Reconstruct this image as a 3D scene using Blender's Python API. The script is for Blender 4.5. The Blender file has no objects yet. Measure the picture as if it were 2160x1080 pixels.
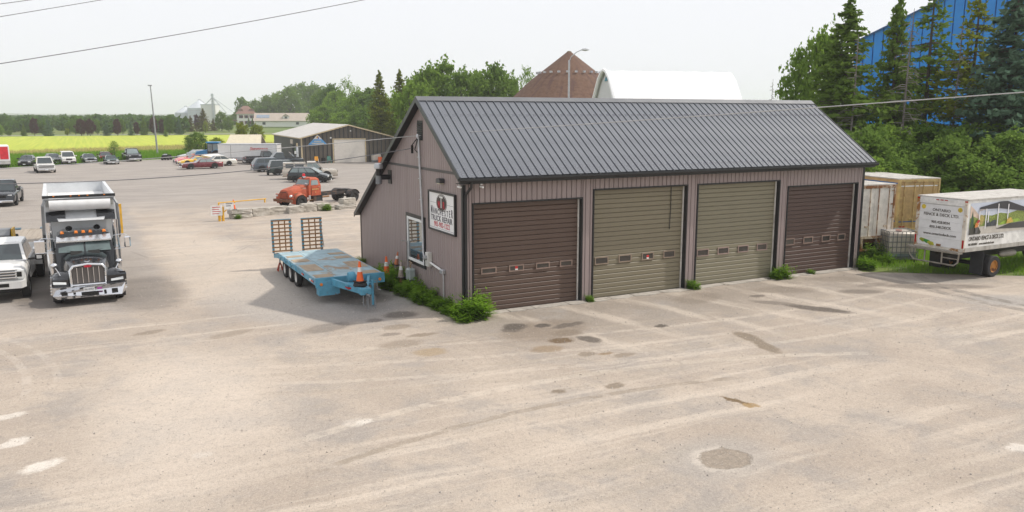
import bpy, bmesh, math, random
import numpy as np
from mathutils import Vector, Matrix
random.seed(7); rng = np.random.default_rng(7)
R = math.radians; PI = math.pi
sc = bpy.context.scene; COL = sc.collection
# ---------------------------------------------------------------- camera, sky, sun, exposure
cd = bpy.data.cameras.new('camera'); co = bpy.data.objects.new('camera', cd); COL.objects.link(co)
cd.sensor_width = 36.0; cd.lens = 1714.7 / 2160 * 36; cd.clip_start = .1; cd.clip_end = 20000
co.location = (-11.206, -25.21, 6.9); co.rotation_euler = (PI / 2 - .17215, 0, -.47854)
sc.camera = co
SUN_EL, SUN_AZ = 50.0, 105.0        # azimuth clockwise from +Y; light travels mostly towards -X
wd = bpy.data.worlds.new('World'); sc.world = wd; wd.use_nodes = True
wn = wd.node_tree.nodes; wl = wd.node_tree.links; wn.clear()
wo = wn.new('ShaderNodeOutputWorld'); wb = wn.new('ShaderNodeBackground'); wb.inputs[1].default_value = .1
sky = wn.new('ShaderNodeTexSky'); sky.sky_type = 'NISHITA'; sky.sun_disc = False
sky.sun_elevation = R(SUN_EL); sky.sun_rotation = R(SUN_AZ); sky.dust_density = 6; sky.air_density = 1.0; sky.ozone_density = 1.0; sky.altitude = 250
wm = wn.new('ShaderNodeMix'); wm.data_type = 'RGBA'; wm.inputs[0].default_value = .93
wm.inputs[7].default_value = (8.25, 8.32, 8.68, 1)       # smoke-white overcast veil over the clear sky
wl.new(sky.outputs[0], wm.inputs[6]); wl.new(wm.outputs[2], wb.inputs[0]); wl.new(wb.outputs[0], wo.inputs[0])
sd = bpy.data.lights.new('sun', 'SUN'); so = bpy.data.objects.new('sun', sd); COL.objects.link(so)
sd.energy = 2.8; sd.angle = R(1.5); sd.color = (1, .93, .83)
so.location = (40, -20, 60)
_sd = Vector((math.sin(R(SUN_AZ)) * math.cos(R(SUN_EL)), math.cos(R(SUN_AZ)) * math.cos(R(SUN_EL)), math.sin(R(SUN_EL))))
so.rotation_euler = (-_sd).to_track_quat('-Z', 'Y').to_euler()
vs = sc.view_settings; vs.view_transform = 'Standard'; vs.look = 'None'; vs.exposure = 0.28; vs.gamma = 1; vs.use_curve_mapping = False
sc.render.engine = 'CYCLES'; cy = sc.cycles
cy.use_denoising = True; cy.use_adaptive_sampling = True; cy.adaptive_threshold = .015; cy.max_bounces = 5; cy.diffuse_bounces = 3; cy.glossy_bounces = 3; cy.transmission_bounces = 4; cy.volume_bounces = 1; cy.transparent_max_bounces = 8
# ---------------------------------------------------------------- materials
MATS = {}
class NT:
    def __init__(s, name):
        s.m = bpy.data.materials.new(name); s.m.use_nodes = True; s.n = s.m.node_tree.nodes; s.l = s.m.node_tree.links; s.n.clear()
        s.out = s.n.new('ShaderNodeOutputMaterial')
    def put(s, sock, v):
        if v is None: return
        if isinstance(v, bpy.types.NodeSocket): s.l.new(v, sock)
        elif isinstance(v, (tuple, list)):
            sock.default_value = tuple(v) + (1,) if (len(v) == 3 and sock.type == 'RGBA') else tuple(v)
        else: sock.default_value = v
    def math(s, op, a, b=None, c=None, clamp=False):
        n = s.n.new('ShaderNodeMath'); n.operation = op; n.use_clamp = clamp
        for i, v in enumerate((a, b, c)): s.put(n.inputs[i], v)
        return n.outputs[0]
    def mix(s, f, a, b, mode='MIX'):
        n = s.n.new('ShaderNodeMix'); n.data_type = 'RGBA'; n.blend_type = mode; n.clamp_factor = True
        s.put(n.inputs[0], f); s.put(n.inputs[6], a); s.put(n.inputs[7], b); return n.outputs[2]
    def coord(s, which='Object'):
        return s.n.new('ShaderNodeTexCoord').outputs[which]
    def map(s, v, loc=(0, 0, 0), rot=(0, 0, 0), scale=(1, 1, 1)):
        n = s.n.new('ShaderNodeMapping'); s.put(n.inputs[0], v); n.inputs[1].default_value = loc; n.inputs[2].default_value = rot; n.inputs[3].default_value = scale
        return n.outputs[0]
    def noise(s, v, scale, detail=3, rough=.55, dist=0, color=False):
        n = s.n.new('ShaderNodeTexNoise'); s.put(n.inputs['Vector'], v); n.inputs['Scale'].default_value = scale; n.inputs['Detail'].default_value = detail
        n.inputs['Roughness'].default_value = rough; n.inputs['Distortion'].default_value = dist; return n.outputs[1 if color else 0]
    def voro(s, v, scale, feat='F1'):
        n = s.n.new('ShaderNodeTexVoronoi'); n.feature = feat; s.put(n.inputs['Vector'], v); n.inputs['Scale'].default_value = scale; return n.outputs[0]
    def ramp(s, f, lo, hi, smooth=True):
        n = s.n.new('ShaderNodeMapRange'); n.interpolation_type = 'SMOOTHSTEP' if smooth else 'LINEAR'
        s.put(n.inputs[0], f); n.inputs[1].default_value = lo; n.inputs[2].default_value = hi; return n.outputs[0]
    def bump(s, h, strength=.3, dist=.02):
        n = s.n.new('ShaderNodeBump'); s.put(n.inputs['Height'], h); n.inputs['Strength'].default_value = strength; n.inputs['Distance'].default_value = dist; return n.outputs[0]
    def pbr(s, col, rough=.6, metal=0, normal=None, spec=None, coat=0, alpha=None, trans=0):
        n = s.n.new('ShaderNodeBsdfPrincipled'); s.put(n.inputs['Base Color'], col); s.put(n.inputs['Roughness'], rough); s.put(n.inputs['Metallic'], metal)
        if normal is not None: s.l.new(normal, n.inputs['Normal'])
        if spec is not None: n.inputs['Specular IOR Level'].default_value = spec
        if coat: n.inputs['Coat Weight'].default_value = coat; n.inputs['Coat Roughness'].default_value = .05
        if trans: n.inputs['Transmission Weight'].default_value = trans
        s.l.new(n.outputs[0], s.out.inputs[0]); return s.m
def mul(c, k): return tuple(min(1, x * k) for x in c)
def mat(name, col, rough=.55, metal=0, var=.18, scale=2.5, bump=0, coat=0, dirt=0, dirtcol=(.16, .13, .10), spec=None):
    if name in MATS: return MATS[name]
    t = NT(name); v = t.coord()
    f = t.ramp(t.noise(v, scale, 5, .6), .3, .7)
    c = t.mix(f, mul(col, 1 - var), mul(col, 1 + var))
    if dirt:
        d = t.ramp(t.noise(t.map(v, scale=(2.2, 2.2, .5)), 1.7, 6, .65), .62 - dirt * .3, .9 - dirt * .15)
        c = t.mix(d, c, dirtcol)
    c = t.mix(t.math('MULTIPLY', t.n.new('ShaderNodeObjectInfo').outputs['Random'], .22), c, mul(col, .72))
    r = t.math('ADD', t.math('MULTIPLY', f, .12), rough - .06)
    nm = t.bump(t.noise(v, scale * 12, 3), .25, bump) if bump else None
    MATS[name] = t.pbr(c, r, metal, nm, spec, coat); return MATS[name]
def rustmat(name, col, amount=.5, rough=.65, rust=(.20, .075, .025), rust2=(.09, .04, .02), scale=1.6, metal=0):
    if name in MATS: return MATS[name]
    t = NT(name); v = t.coord()
    n1 = t.noise(v, scale, 7, .68, .4); f = t.ramp(n1, .68 - amount * .38, .74 - amount * .3)
    rc = t.mix(t.noise(v, scale * 7, 4), rust, rust2)
    c = t.mix(t.ramp(t.noise(v, 3, 3), .3, .7), mul(col, .82), mul(col, 1.12))
    c = t.mix(f, c, rc)
    nm = t.bump(t.math('ADD', t.noise(v, 20, 4), f), .3, .004)
    MATS[name] = t.pbr(c, t.math('ADD', t.math('MULTIPLY', f, .25), rough), metal, nm); return MATS[name]
def streakmat(name, col, dark, sc3=(6, 6, .35), lo=.45, hi=.75, rough=.6, bump=0):
    if name in MATS: return MATS[name]
    t = NT(name); v = t.coord()
    f = t.ramp(t.noise(t.map(v, scale=sc3), 1.0, 5, .6), lo, hi)
    g = t.ramp(t.noise(v, .7, 4), .3, .75)
    c = t.mix(t.math('MULTIPLY', f, g), col, dark); c = t.mix(t.math('MULTIPLY', t.n.new('ShaderNodeObjectInfo').outputs['Random'], .3), c, mul(col, .78))
    nm = t.bump(t.noise(v, 30, 3), .2, bump) if bump else None
    MATS[name] = t.pbr(c, rough, 0, nm); return MATS[name]
def leafmat(name, a, b, trans=.42, rand=.25, ns=1.1):
    if name in MATS: return MATS[name]
    t = NT(name); v = t.coord()
    f = t.ramp(t.noise(v, ns, 3), .3, .7); f2 = t.ramp(t.noise(v, 7, 2), .3, .7)
    oi = t.n.new('ShaderNodeObjectInfo').outputs['Random']
    c = t.mix(f, a, b); c = t.mix(t.math('MULTIPLY', f2, .5), c, mul(b, 1.35))
    c = t.mix(t.math('MULTIPLY', oi, rand), c, mul(a, .75))
    d = t.n.new('ShaderNodeBsdfDiffuse'); tr = t.n.new('ShaderNodeBsdfTranslucent'); mx = t.n.new('ShaderNodeMixShader')
    t.l.new(c, d.inputs[0]); t.put(tr.inputs[0], t.mix(.5, c, mul(b, 1.7))); mx.inputs[0].default_value = trans
    t.l.new(d.outputs[0], mx.inputs[1]); t.l.new(tr.outputs[0], mx.inputs[2]); t.l.new(mx.outputs[0], t.out.inputs[0])
    MATS[name] = t.m; return t.m
# ---------------------------------------------------------------- mesh helpers
class MB:
    def __init__(s): s.v = []; s.f = []
    def add(s, vs, fs):
        o = len(s.v); s.v += [tuple(p) for p in vs]; s.f += [tuple(i + o for i in f) for f in fs]; return s
    def box(s, x0, x1, y0, y1, z0, z1, ch=0):
        if ch <= 0:
            return s.add([(x, y, z) for x in (x0, x1) for y in (y0, y1) for z in (z0, z1)],
                         [(0, 1, 3, 2), (4, 6, 7, 5), (0, 4, 5, 1), (2, 3, 7, 6), (0, 2, 6, 4), (1, 5, 7, 3)])
        b = bmesh.new(); bmesh.ops.create_cube(b, size=1)
        for q in b.verts: q.co = Vector(((x0 + x1) / 2 + q.co.x * (x1 - x0), (y0 + y1) / 2 + q.co.y * (y1 - y0), (z0 + z1) / 2 + q.co.z * (z1 - z0)))
        bmesh.ops.bevel(b, geom=b.edges[:], offset=ch, segments=1, affect='EDGES')
        b.verts.index_update(); s.add([q.co for q in b.verts], [[q.index for q in f.verts] for f in b.faces]); b.free(); return s
    def prism(s, pts, axis, a, b, pts2=None):
        # polygon pts in the two other axes (cyclic order), extruded along axis from a to b
        def P(p, t):
            return {0: (t, p[0], p[1]), 1: (p[0], t, p[1]), 2: (p[0], p[1], t)}[axis]
        n = len(pts); q = pts2 or pts
        s.add([P(p, a) for p in pts] + [P(p, b) for p in q],
              [tuple(range(n))[::-1], tuple(range(n, 2 * n))] + [(i, (i + 1) % n, n + (i + 1) % n, n + i) for i in range(n)]); return s
    def cyl(s, p0, p1, r0, r1=None, n=10, cap=True):
        p0 = Vector(p0); p1 = Vector(p1); r1 = r0 if r1 is None else r1
        d = (p1 - p0).normalized(); a = d.orthogonal().normalized(); b = d.cross(a)
        vs = [p0 + (a * math.cos(2 * PI * i / n) + b * math.sin(2 * PI * i / n)) * r0 for i in range(n)] + \
             [p1 + (a * math.cos(2 * PI * i / n) + b * math.sin(2 * PI * i / n)) * r1 for i in range(n)]
        fs = [(i, (i + 1) % n, n + (i + 1) % n, n + i) for i in range(n)]
        if cap: fs += [tuple(range(n))[::-1], tuple(range(n, 2 * n))]
        return s.add(vs, fs)
    def tube(s, pts, r, n=6):
        pts = [Vector(p) for p in pts]; rr = r if isinstance(r, (list, tuple)) else [r] * len(pts)
        vs = []; prev = None
        for i, p in enumerate(pts):
            d = (pts[min(i + 1, len(pts) - 1)] - pts[max(i - 1, 0)]).normalized()
            a = d.orthogonal().normalized() if prev is None else (prev - d * prev.dot(d)).normalized()
            prev = a; b = d.cross(a)
            vs += [p + (a * math.cos(2 * PI * k / n) + b * math.sin(2 * PI * k / n)) * rr[i] for k in range(n)]
        fs = []
        for i in range(len(pts) - 1):
            fs += [(i * n + k, i * n + (k + 1) % n, (i + 1) * n + (k + 1) % n, (i + 1) * n + k) for k in range(n)]
        fs += [tuple(range(n))[::-1], tuple(range((len(pts) - 1) * n, len(pts) * n))]
        return s.add(vs, fs)
    def lathe(s, prof, c=(0, 0, 0), axis=2, n=16):
        c = Vector(c); vs = []; m = len(prof)
        for i in range(n):
            a = 2 * PI * i / n
            for r, h in prof:
                x, y = r * math.cos(a), r * math.sin(a)
                vs.append(c + Vector({2: (x, y, h), 1: (x, h, y), 0: (h, x, y)}[axis]))
        fs = [(i * m + j, ((i + 1) % n) * m + j, ((i + 1) % n) * m + j + 1, i * m + j + 1) for i in range(n) for j in range(m - 1)]
        return s.add(vs, fs)
    def loft(s, rings, cap=True):
        n = len(rings[0]); o = []
        for r in rings: o += [tuple(p) for p in r]
        fs = [(i * n + k, i * n + (k + 1) % n, (i + 1) * n + (k + 1) % n, (i + 1) * n + k) for i in range(len(rings) - 1) for k in range(n)]
        if cap: fs += [tuple(range(n))[::-1], tuple(range((len(rings) - 1) * n, len(rings) * n))]
        return s.add(o, fs)
    def quad(s, a, b, c, d): return s.add([a, b, c, d], [(0, 1, 2, 3)])
    def slab(s, pts, t):
        # thin solid from a planar quad/polygon, thickness t along its normal
        P = [Vector(p) for p in pts]; nrm = (P[1] - P[0]).cross(P[2] - P[0]).normalized() * t; n = len(P)
        return s.add([p for p in P] + [p + nrm for p in P], [tuple(range(n))[::-1], tuple(range(n, 2 * n))] + [(i, (i + 1) % n, n + (i + 1) % n, n + i) for i in range(n)])
    def xf(s, M): s.v = [tuple(M @ Vector(p)) for p in s.v]; return s
    def mesh(s, name, m, smooth=None):
        me = bpy.data.meshes.new(name); me.from_pydata(s.v, [], s.f)
        b = bmesh.new(); b.from_mesh(me); bmesh.ops.recalc_face_normals(b, faces=b.faces[:]); b.to_mesh(me); b.free()
        if smooth:
            for p in me.polygons: p.use_smooth = True
            me.set_sharp_from_angle(angle=R(smooth))
        if m: me.materials.append(m)
        return me
    def build(s, name, m, parent=None, smooth=None, label=None):
        return link(name, s.mesh(name, m, smooth), parent, label)
def link(name, data, parent=None, label=None):
    o = bpy.data.objects.new(name, data); COL.objects.link(o); o.parent = parent
    if label: o['label'] = label
    return o
def tag(o, label, cat=None, group=None, kind=None):
    o['label'] = label
    if cat: o['category'] = cat
    if group: o['group'] = group
    if kind: o['kind'] = kind
    return o
def thing(name, label, cat, loc=(0, 0, 0), rz=0, group=None):
    o = bpy.data.objects.new(name, None); COL.objects.link(o); o.location = loc; o.rotation_euler = (0, 0, rz)
    return tag(o, label, cat, group)
def copy_tree(o, parent=None):
    c = o.copy(); COL.objects.link(c); c.parent = parent
    for ch in o.children: copy_tree(ch, c)
    return c
def np_mesh(name, V, nper, m, smooth=False):
    # V (k*nper,3): k separate polygons with nper corners each
    k = len(V) // nper; me = bpy.data.meshes.new(name); me.vertices.add(len(V)); me.vertices.foreach_set('co', np.ascontiguousarray(V, dtype=np.float32).ravel())
    me.loops.add(k * nper); me.loops.foreach_set('vertex_index', np.arange(k * nper, dtype=np.int32))
    me.polygons.add(k); me.polygons.foreach_set('loop_start', np.arange(0, k * nper, nper, dtype=np.int32))
    me.update(calc_edges=True); me.materials.append(m); return me
def text(name, s, size, m, parent, loc, rot, sx=1, off=0, shear=0, align='CENTER', ext=.003, sp=1.0):
    c = bpy.data.curves.new(name, 'FONT'); c.body = s; c.size = size; c.extrude = ext; c.offset = off; c.shear = shear; c.align_x = align; c.align_y = 'CENTER'; c.resolution_u = 3; c.space_character = sp
    c.materials.append(m); o = link(name, c, parent); o.location = loc; o.rotation_euler = rot; o.scale = (sx, 1, 1); return o
def struct(o): o['kind'] = 'structure'; return o
# ---------------------------------------------------------------- the ground
def sheet(name, pts, z, m):
    b = MB(); b.add([(x, y, z) for x, y in pts], [tuple(range(len(pts)))]); return struct(b.build(name, m))
t = NT('meadow'); v = t.coord()
c = t.mix(t.ramp(t.noise(v, .02, 4), .35, .65), (.10, .155, .025), (.17, .185, .045)); c = t.mix(t.ramp(t.noise(v, .6, 4), .4, .7), c, (.06, .11, .02))
meadow = t.pbr(c, .95)
o = sheet('ground', [(-9000, -3000), (9000, -3000), (9000, 9000), (-9000, 9000)], -.012, meadow)
t = NT('crop'); v = t.coord()
rows = t.noise(t.map(v, rot=(0, 0, R(12)), scale=(1.6, .02, 1)), 1, 3)
c = t.mix(t.ramp(rows, .3, .7), (.30, .37, .028), (.43, .46, .045)); c = t.mix(t.ramp(t.noise(t.map(v, scale=(.5, 1.6, 1)), .035, 4), .45, .7), c, (.36, .44, .035))
crop = t.pbr(c, .95)
sheet('crop_field', [(-220, 125), (-60, 128), (-30, 146), (14, 168), (60, 196), (70, 262), (-10, 283), (-220, 270)], .0, crop)
t = NT('dry_grass'); v = t.coord()
c = t.mix(t.ramp(t.noise(t.map(v, scale=(.5, 2, 1)), .3, 5), .35, .65), (.36, .33, .12), (.25, .28, .07))
dry = t.pbr(c, .95)
sheet('dry_grass_strip', [(-220, 117), (-60, 121), (-30, 131), (-5, 137), (12, 136), (30, 150), (40, 182), (14, 169), (-30, 147), (-60, 129), (-220, 126)], .004, dry)
t = NT('verge_grass'); v = t.coord()
c = t.mix(t.ramp(t.noise(v, .8, 5), .3, .7), (.075, .19, .012), (.14, .27, .02))
verge = t.pbr(c, .95)
sheet('grass_verge', [(-120, 90), (-45, 94), (-20, 101), (-4, 112), (6, 117), (14, 117), (16, 137), (-5, 138), (-30, 132), (-60, 121.5), (-120, 120)], .008, verge)

# ------------------------------------------------ the gravel yard: dusty asphalt with tracks, patches and stains
t = NT('yard_surface'); v = t.coord(); sx = t.n.new('ShaderNodeSeparateXYZ'); t.l.new(v, sx.inputs[0]); X, Y = sx.outputs[0], sx.outputs[1]
wn_ = t.noise(v, .55, 4, .6, 0, True)
vm = t.n.new('ShaderNodeVectorMath'); vm.operation = 'MULTIPLY_ADD'; t.l.new(wn_, vm.inputs[0]); vm.inputs[1].default_value = (1.5, 1.5, 0); t.l.new(v, vm.inputs[2]); vw = vm.outputs[0]
vm = t.n.new('ShaderNodeVectorMath'); vm.operation = 'MULTIPLY_ADD'; t.l.new(wn_, vm.inputs[0]); vm.inputs[1].default_value = (.45, .45, 0); t.l.new(v, vm.inputs[2]); vs_ = vm.outputs[0]
wn2 = t.noise(v, 3.1, 7, .78, 0, True)
vm = t.n.new('ShaderNodeVectorMath'); vm.operation = 'MULTIPLY_ADD'; t.l.new(wn2, vm.inputs[0]); vm.inputs[1].default_value = (.5, .5, 0); t.l.new(v, vm.inputs[2]); vf = vm.outputs[0]
def ell(x, y, rx, ry, rot=0, soft=.38, vv=None, wob=.25):
    vv = vv or vf
    m = t.map(vv, loc=(-(x + wob), -(y + wob), 0)); m = t.map(m, rot=(0, 0, -rot)); m = t.map(m, scale=(1 / rx, 1 / ry, 0))
    n = t.n.new('ShaderNodeVectorMath'); n.operation = 'LENGTH'; t.l.new(m, n.inputs[0])
    return t.math('SUBTRACT', 1, t.ramp(n.outputs['Value'], 1 - soft, 1 + soft * .35))
dust, tan_, grey, pale = (.455, .386, .320), (.362, .304, .252), (.292, .266, .244), (.550, .476, .400)
c = t.mix(t.ramp(t.noise(vw, .16, 5, .6), .36, .64), dust, tan_)
c = t.mix(t.math('MULTIPLY', t.ramp(t.noise(vw, .42, 6, .68), .44, .66), .75), c, grey)
for ang, s_, lo, col, k, msk in ((12, (.045, 1.5, 1), .50, pale, .62, .11), (-38, (.05, 1.3, 1), .53, (.33, .285, .235), .55, .14), (63, (.05, 1.4, 1), .53, pale, .5, .17), (28, (.06, 2.6, 1), .54, (.35, .305, .25), .5, .2), (-8, (.035, 3.2, 1), .55, pale, .5, .09)):
    st = t.ramp(t.noise(t.map(vs_, rot=(0, 0, R(-ang)), scale=s_), 1, 5, .62), lo, lo + .14)
    mk = t.ramp(t.noise(t.map(v, loc=(ang, ang * .7, 0)), msk, 2), .42, .6)
    c = t.mix(t.math('MULTIPLY', t.math('MULTIPLY', st, mk), k), c, col)
# parking strip of darker asphalt on the left and towards the far lot
left = t.math('MULTIPLY', t.ramp(t.math('ADD', X, t.math('MULTIPLY', t.noise(v, .3, 3), 2.2)), -7.2, -8.1), t.ramp(Y, 4.2, 9))
far = t.ramp(t.math('ADD', Y, t.math('MULTIPLY', t.noise(v, .12, 3), 16)), 38, 58)
asp = t.math('MAXIMUM', t.math('MULTIPLY', left, .8), t.math('MULTIPLY', far, .92))
gtex = t.mix(t.ramp(t.noise(t.map(v, scale=(.35, 1.2, 1)), .5, 5, .65), .35, .68), (.262, .240, .222), (.345, .312, .284))
c = t.mix(asp, c, gtex)
# greyer patch beside the gable end, pale worn lane in the middle, grey at the right verge
c = t.mix(t.math('MULTIPLY', ell(-3.3, 6.0, 4.6, 5.6, 0, .3, vw, .75), .85), c, (.285, .272, .262))
c = t.mix(t.math('MULTIPLY', ell(-6.2, 15, 2.6, 15, .06, .5, vw, .75), .5), c, pale)
c = t.mix(t.math('MULTIPLY', ell(-9.5, -5, 2.6, 6.5, -.15, .7, vw, .75), .5), c, (.60, .525, .45))
c = t.mix(t.math('MULTIPLY', ell(20.3, -3.2, 2.6, 1.0, -.6, .4), .8), c, (.275, .262, .25))
c = t.mix(t.math('MULTIPLY', ell(19.5, -7.6, 2.4, 1.2, -.5, .4), .75), c, (.30, .285, .27))
c = t.mix(t.math('MULTIPLY', ell(2.2, -1.6, 2.3, 1.5, 0, .5), .6), c, (.335, .315, .29))
c = t.mix(t.math('MULTIPLY', ell(7.2, -2.6, 2.2, 1.3, .4, .5), .6), c, (.325, .30, .275))
# oily brown dirt tracked out in front of the doors
c = t.mix(t.math('MULTIPLY', t.math('MULTIPLY', t.math('MULTIPLY', t.ramp(Y, -7.5, -1.5), t.ramp(Y, 1.5, .5)), t.ramp(X, -2.5, .5)), t.ramp(t.noise(vw, .6, 5, .65), .25, .6)), c, (.285, .245, .205))
# tyre tracks: arcs with tread
def arc(cx, cy, rad, wd, x0, x1, y0, y1, col, k, tread=0):
    global c
    m = t.map(v, loc=(-cx, -cy, 0)); n = t.n.new('ShaderNodeVectorMath'); n.operation = 'LENGTH'; t.l.new(t.map(m, scale=(1, 1, 0)), n.inputs[0])
    d = t.math('ABSOLUTE', t.math('SUBTRACT', t.math('ADD', n.outputs['Value'], t.math('MULTIPLY', t.noise(v, 1.2, 3), .12)), rad))
    f = t.math('SUBTRACT', 1, t.ramp(d, wd * .6, wd))
    for s_, lo, hi in ((X, x0, x1), (Y, y0, y1)):
        f = t.math('MULTIPLY', f, t.math('MULTIPLY', t.ramp(s_, lo, lo + .8), t.ramp(s_, hi, hi - .8)))
    f = t.math('MULTIPLY', f, t.ramp(t.noise(v, 2.5, 4), .3, .6)); c = t.mix(t.math('MULTIPLY', f, k), c, col)
arc(-1, -30, 21, .14, -8, 4, -12, 2, (.27, .225, .175), .7)
arc(-1, -30, 22.6, .2, -8, 9, -16, 2, (.57, .50, .42), .5)
arc(-1, -30, 24.2, .2, -8, 14, -16, 2, (.36, .31, .26), .5)
arc(26, -7, 7.2, .3, 16, 23, -14, -2, (.20, .178, .155), .95)
arc(26, -7, 8.1, .3, 16, 23, -14, -2, (.20, .178, .155), .85)
arc(-24, -2, 11, .13, -18, -10, -3, 4, (.53, .47, .41), .35)
arc(-24, -2, 11.7, .13, -18, -10, -2, 5, (.53, .47, .41), .3)
for q in range(7): arc(10, 40, 44 + q * .75, .16, -8, 17, -13, -1.5, pale if q % 2 else (.365, .31, .25), .42)
# pale wheel lanes running out of the doors
for x_ in (1.2, 3.6, 6.2, 8.6, 11.1, 13.5, 16.0, 18.2):
    d = t.math('ABSOLUTE', t.math('SUBTRACT', t.math('ADD', X, t.math('ADD', t.math('MULTIPLY', Y, .28), t.math('MULTIPLY', t.noise(v, .5, 3), .7))), x_ + .35))
    f = t.math('MULTIPLY', t.math('SUBTRACT', 1, t.ramp(d, .15, .5)), t.math('MULTIPLY', t.ramp(Y, -9, -4.5), t.ramp(Y, .3, -.6)))
    c = t.mix(t.math('MULTIPLY', f, t.math('MULTIPLY', t.ramp(t.noise(t.map(v, scale=(1.5, .3, 1)), 1, 4), .3, .62), .6)), c, pale)
# cracks
ck = t.ramp(t.voro(vw, .22, 'DISTANCE_TO_EDGE'), .012, .0); ckm = t.ramp(t.noise(v, .09, 2), .5, .6)
c = t.mix(t.math('MULTIPLY', t.math('MULTIPLY', ck, ckm), .18), c, (.17, .15, .13))
c = t.mix(t.math('MULTIPLY', t.ramp(t.voro(v, .34, 'DISTANCE_TO_EDGE'), .006, .0), t.math('MULTIPLY', ell(-6.5, 17, 4, 9, 0, .5, vw, .75), .6)), c, (.2, .18, .16))
# oil stains, damp spots and chalky washed-out spots
oil, damp, chalk = (.085, .07, .058), (.215, .172, .128), (.62, .57, .51)
wet = None
for x, y, rx, ry, rot, col, k in (
    (11.7, -5.0, 1.15, .36, -1.02, oil, .78), (11.0, -3.6, .9, .3, -.9, oil, .45), (11.3, -2.4, .35, .22, 0, oil, .6), (6.78, -6.6, .30, .62, -.1, damp, 1), (6.5, -7.7, .26, .75, -.25, damp, 1), (2.38, -10.9, .42, .10, -1.25, (.15, .10, .05), .85), (2.5, -11.3, .22, .14, -.6, (.3, .2, .09), .8),
    (1.5, -3.0, 1.7, 1.1, .3, (.20, .155, .115), .55), (.85, -2.15, .45, .38, .2, oil, .8), (.55, -2.5, .3, .3, 0, oil, .6), (1.75, -2.45, .30, .22, 0, oil, .85), (2.5, -2.8, .7, .22, .2, oil, .65), (1.35, -4.3, .40, .30, 0, (.13, .085, .045), .85), (2.2, -4.6, .28, .45, .3, oil, .75), (2.0, -3.6, .5, .4, 0, (.19, .15, .11), .6), (.5, -4.9, .5, .35, 0, (.25, .18, .11), .65), (1.3, -5.9, .3, .2, 0, damp, .7), (1.8, -6.1, .25, .12, 0, (.24, .17, .1), .8), (9.0, -1.6, 1.2, .7, .3, (.2, .165, .13), .5), (13.0, -2.0, 1.4, .6, -.4, (.2, .165, .13), .5), (16.8, -1.6, 1.2, .6, -.5, (.21, .175, .14), .5),
    (-1.94, 1.1, .62, .48, 0, oil, .62), (-3.0, .75, .3, .25, 0, oil, .5), (-2.6, -.4, .5, .3, 0, damp, .6), (-3.2, -2.4, .7, .4, 0, damp, .5), (-2.3, 4.0, 1.1, .8, 0, oil, .45), (-4.7, .55, .9, .5, .3, oil, .4),
    (-3.1, -1.2, .35, .2, 0, oil, .45), (-2.2, -1.7, .5, .2, 0, damp, .7), (-2.7, -3.6, .5, .4, 0, (.33, .25, .16), .7), (5.2, -4.3, .25, .2, 0, oil, .8), (-1.1, -8.3, .2, .15, 0, damp, .9), (.4, -8.6, .3, .2, 0, damp, .8), (2.2, -6.5, .4, .18, 0, damp, .6),
    (-9.5, 9, 1.4, 3.5, 0, oil, .35), (-12.8, 9.5, 1.2, 2.0, 0, oil, .5), (15.5, -3.7, .9, .4, -.4, oil, .5), (19.0, -4.4, 2.2, .5, -.5, oil, .5), (17, -3.0, .8, .3, 0, oil, .4), (-9.9, 2.6, .5, .25, .3, damp, .6), (-7.6, 1.2, .8, .3, .4, damp, .4),
    (-12.5, -7.4, .40, .24, .5, chalk, .9), (-13.08, -5.78, .34, .20, .5, chalk, .8), (-13.3, -3.93, .36, .20, .4, chalk, .7), (-6.07, -8.03, .2, .13, .4, chalk, .75), (-6.3, -8.0, .3, .25, .4, chalk, .3), (5.66, -15.8, .3, .2, 0, chalk, .7), (-9.6, -8.3, .2, .16, 0, chalk, .3)):
    f = ell(x, y, rx * 1.12, ry * 1.12, rot); c = t.mix(t.math('MULTIPLY', f, min(1, k * 1.15)), c, col)
# the big damp pothole in the foreground with its gravel collar
c = t.mix(t.math('MULTIPLY', ell(-.19, -13.3, 1.45, 1.15, .2, .5), .55), c, (.345, .32, .295))
c = t.mix(t.math('MULTIPLY', ell(-.27, -13.36, .70, .62, .1, .3), .7), c, (.56, .50, .435))
pot = ell(-.19, -13.38, .60, .50, .1, .14); c = t.mix(t.math('MULTIPLY', pot, .95), c, t.mix(t.ramp(t.noise(v, 9, 4), .35, .65), (.295, .245, .195), (.235, .195, .155)))
g1 = t.noise(v, 26, 4, .7); g2 = t.voro(v, 34)
c = t.mix(t.math('MULTIPLY', t.ramp(g1, .50, .70), .44), c, mul(grey, .62)); c = t.mix(t.math('MULTIPLY', t.ramp(g1, .47, .30), .36), c, (.62, .555, .475))
c = t.mix(t.math('MULTIPLY', t.ramp(t.noise(v, 6, 5, .75), .5, .72), .38), c, mul(grey, .7))
h = t.math('ADD', t.math('MULTIPLY', g1, 1.0), t.math('ADD', t.math('MULTIPLY', g2, .4), t.math('MULTIPLY', t.noise(v, 2.2, 5), 2.5)))
h = t.math('SUBTRACT', h, t.math('MULTIPLY', pot, 2.0))
yard = t.pbr(c, t.math('SUBTRACT', .93, t.math('MULTIPLY', pot, .12)), 0, t.bump(h, .6, .022), .3)
sheet('yard', [(-120, -90), (60, -90), (60, -6.6), (24.6, -4.9), (22.4, -3.4), (20.4, -1.9), (19.0, -.9), (19.6, 1), (20, 14), (31, 60), (40, 84), (40, 130), (16.5, 131), (14, 117.5), (6, 117.6), (-4, 112.5), (-20, 101.5), (-45, 94.5), (-120, 90.5)], .014, yard)
t = NT('tar_road'); sheet('road', [(-900, 296), (-60, 293), (60, 285), (260, 250), (262, 255), (60, 291), (-60, 299), (-900, 302)], .004, t.pbr((.33, .32, .31), .9))
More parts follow.
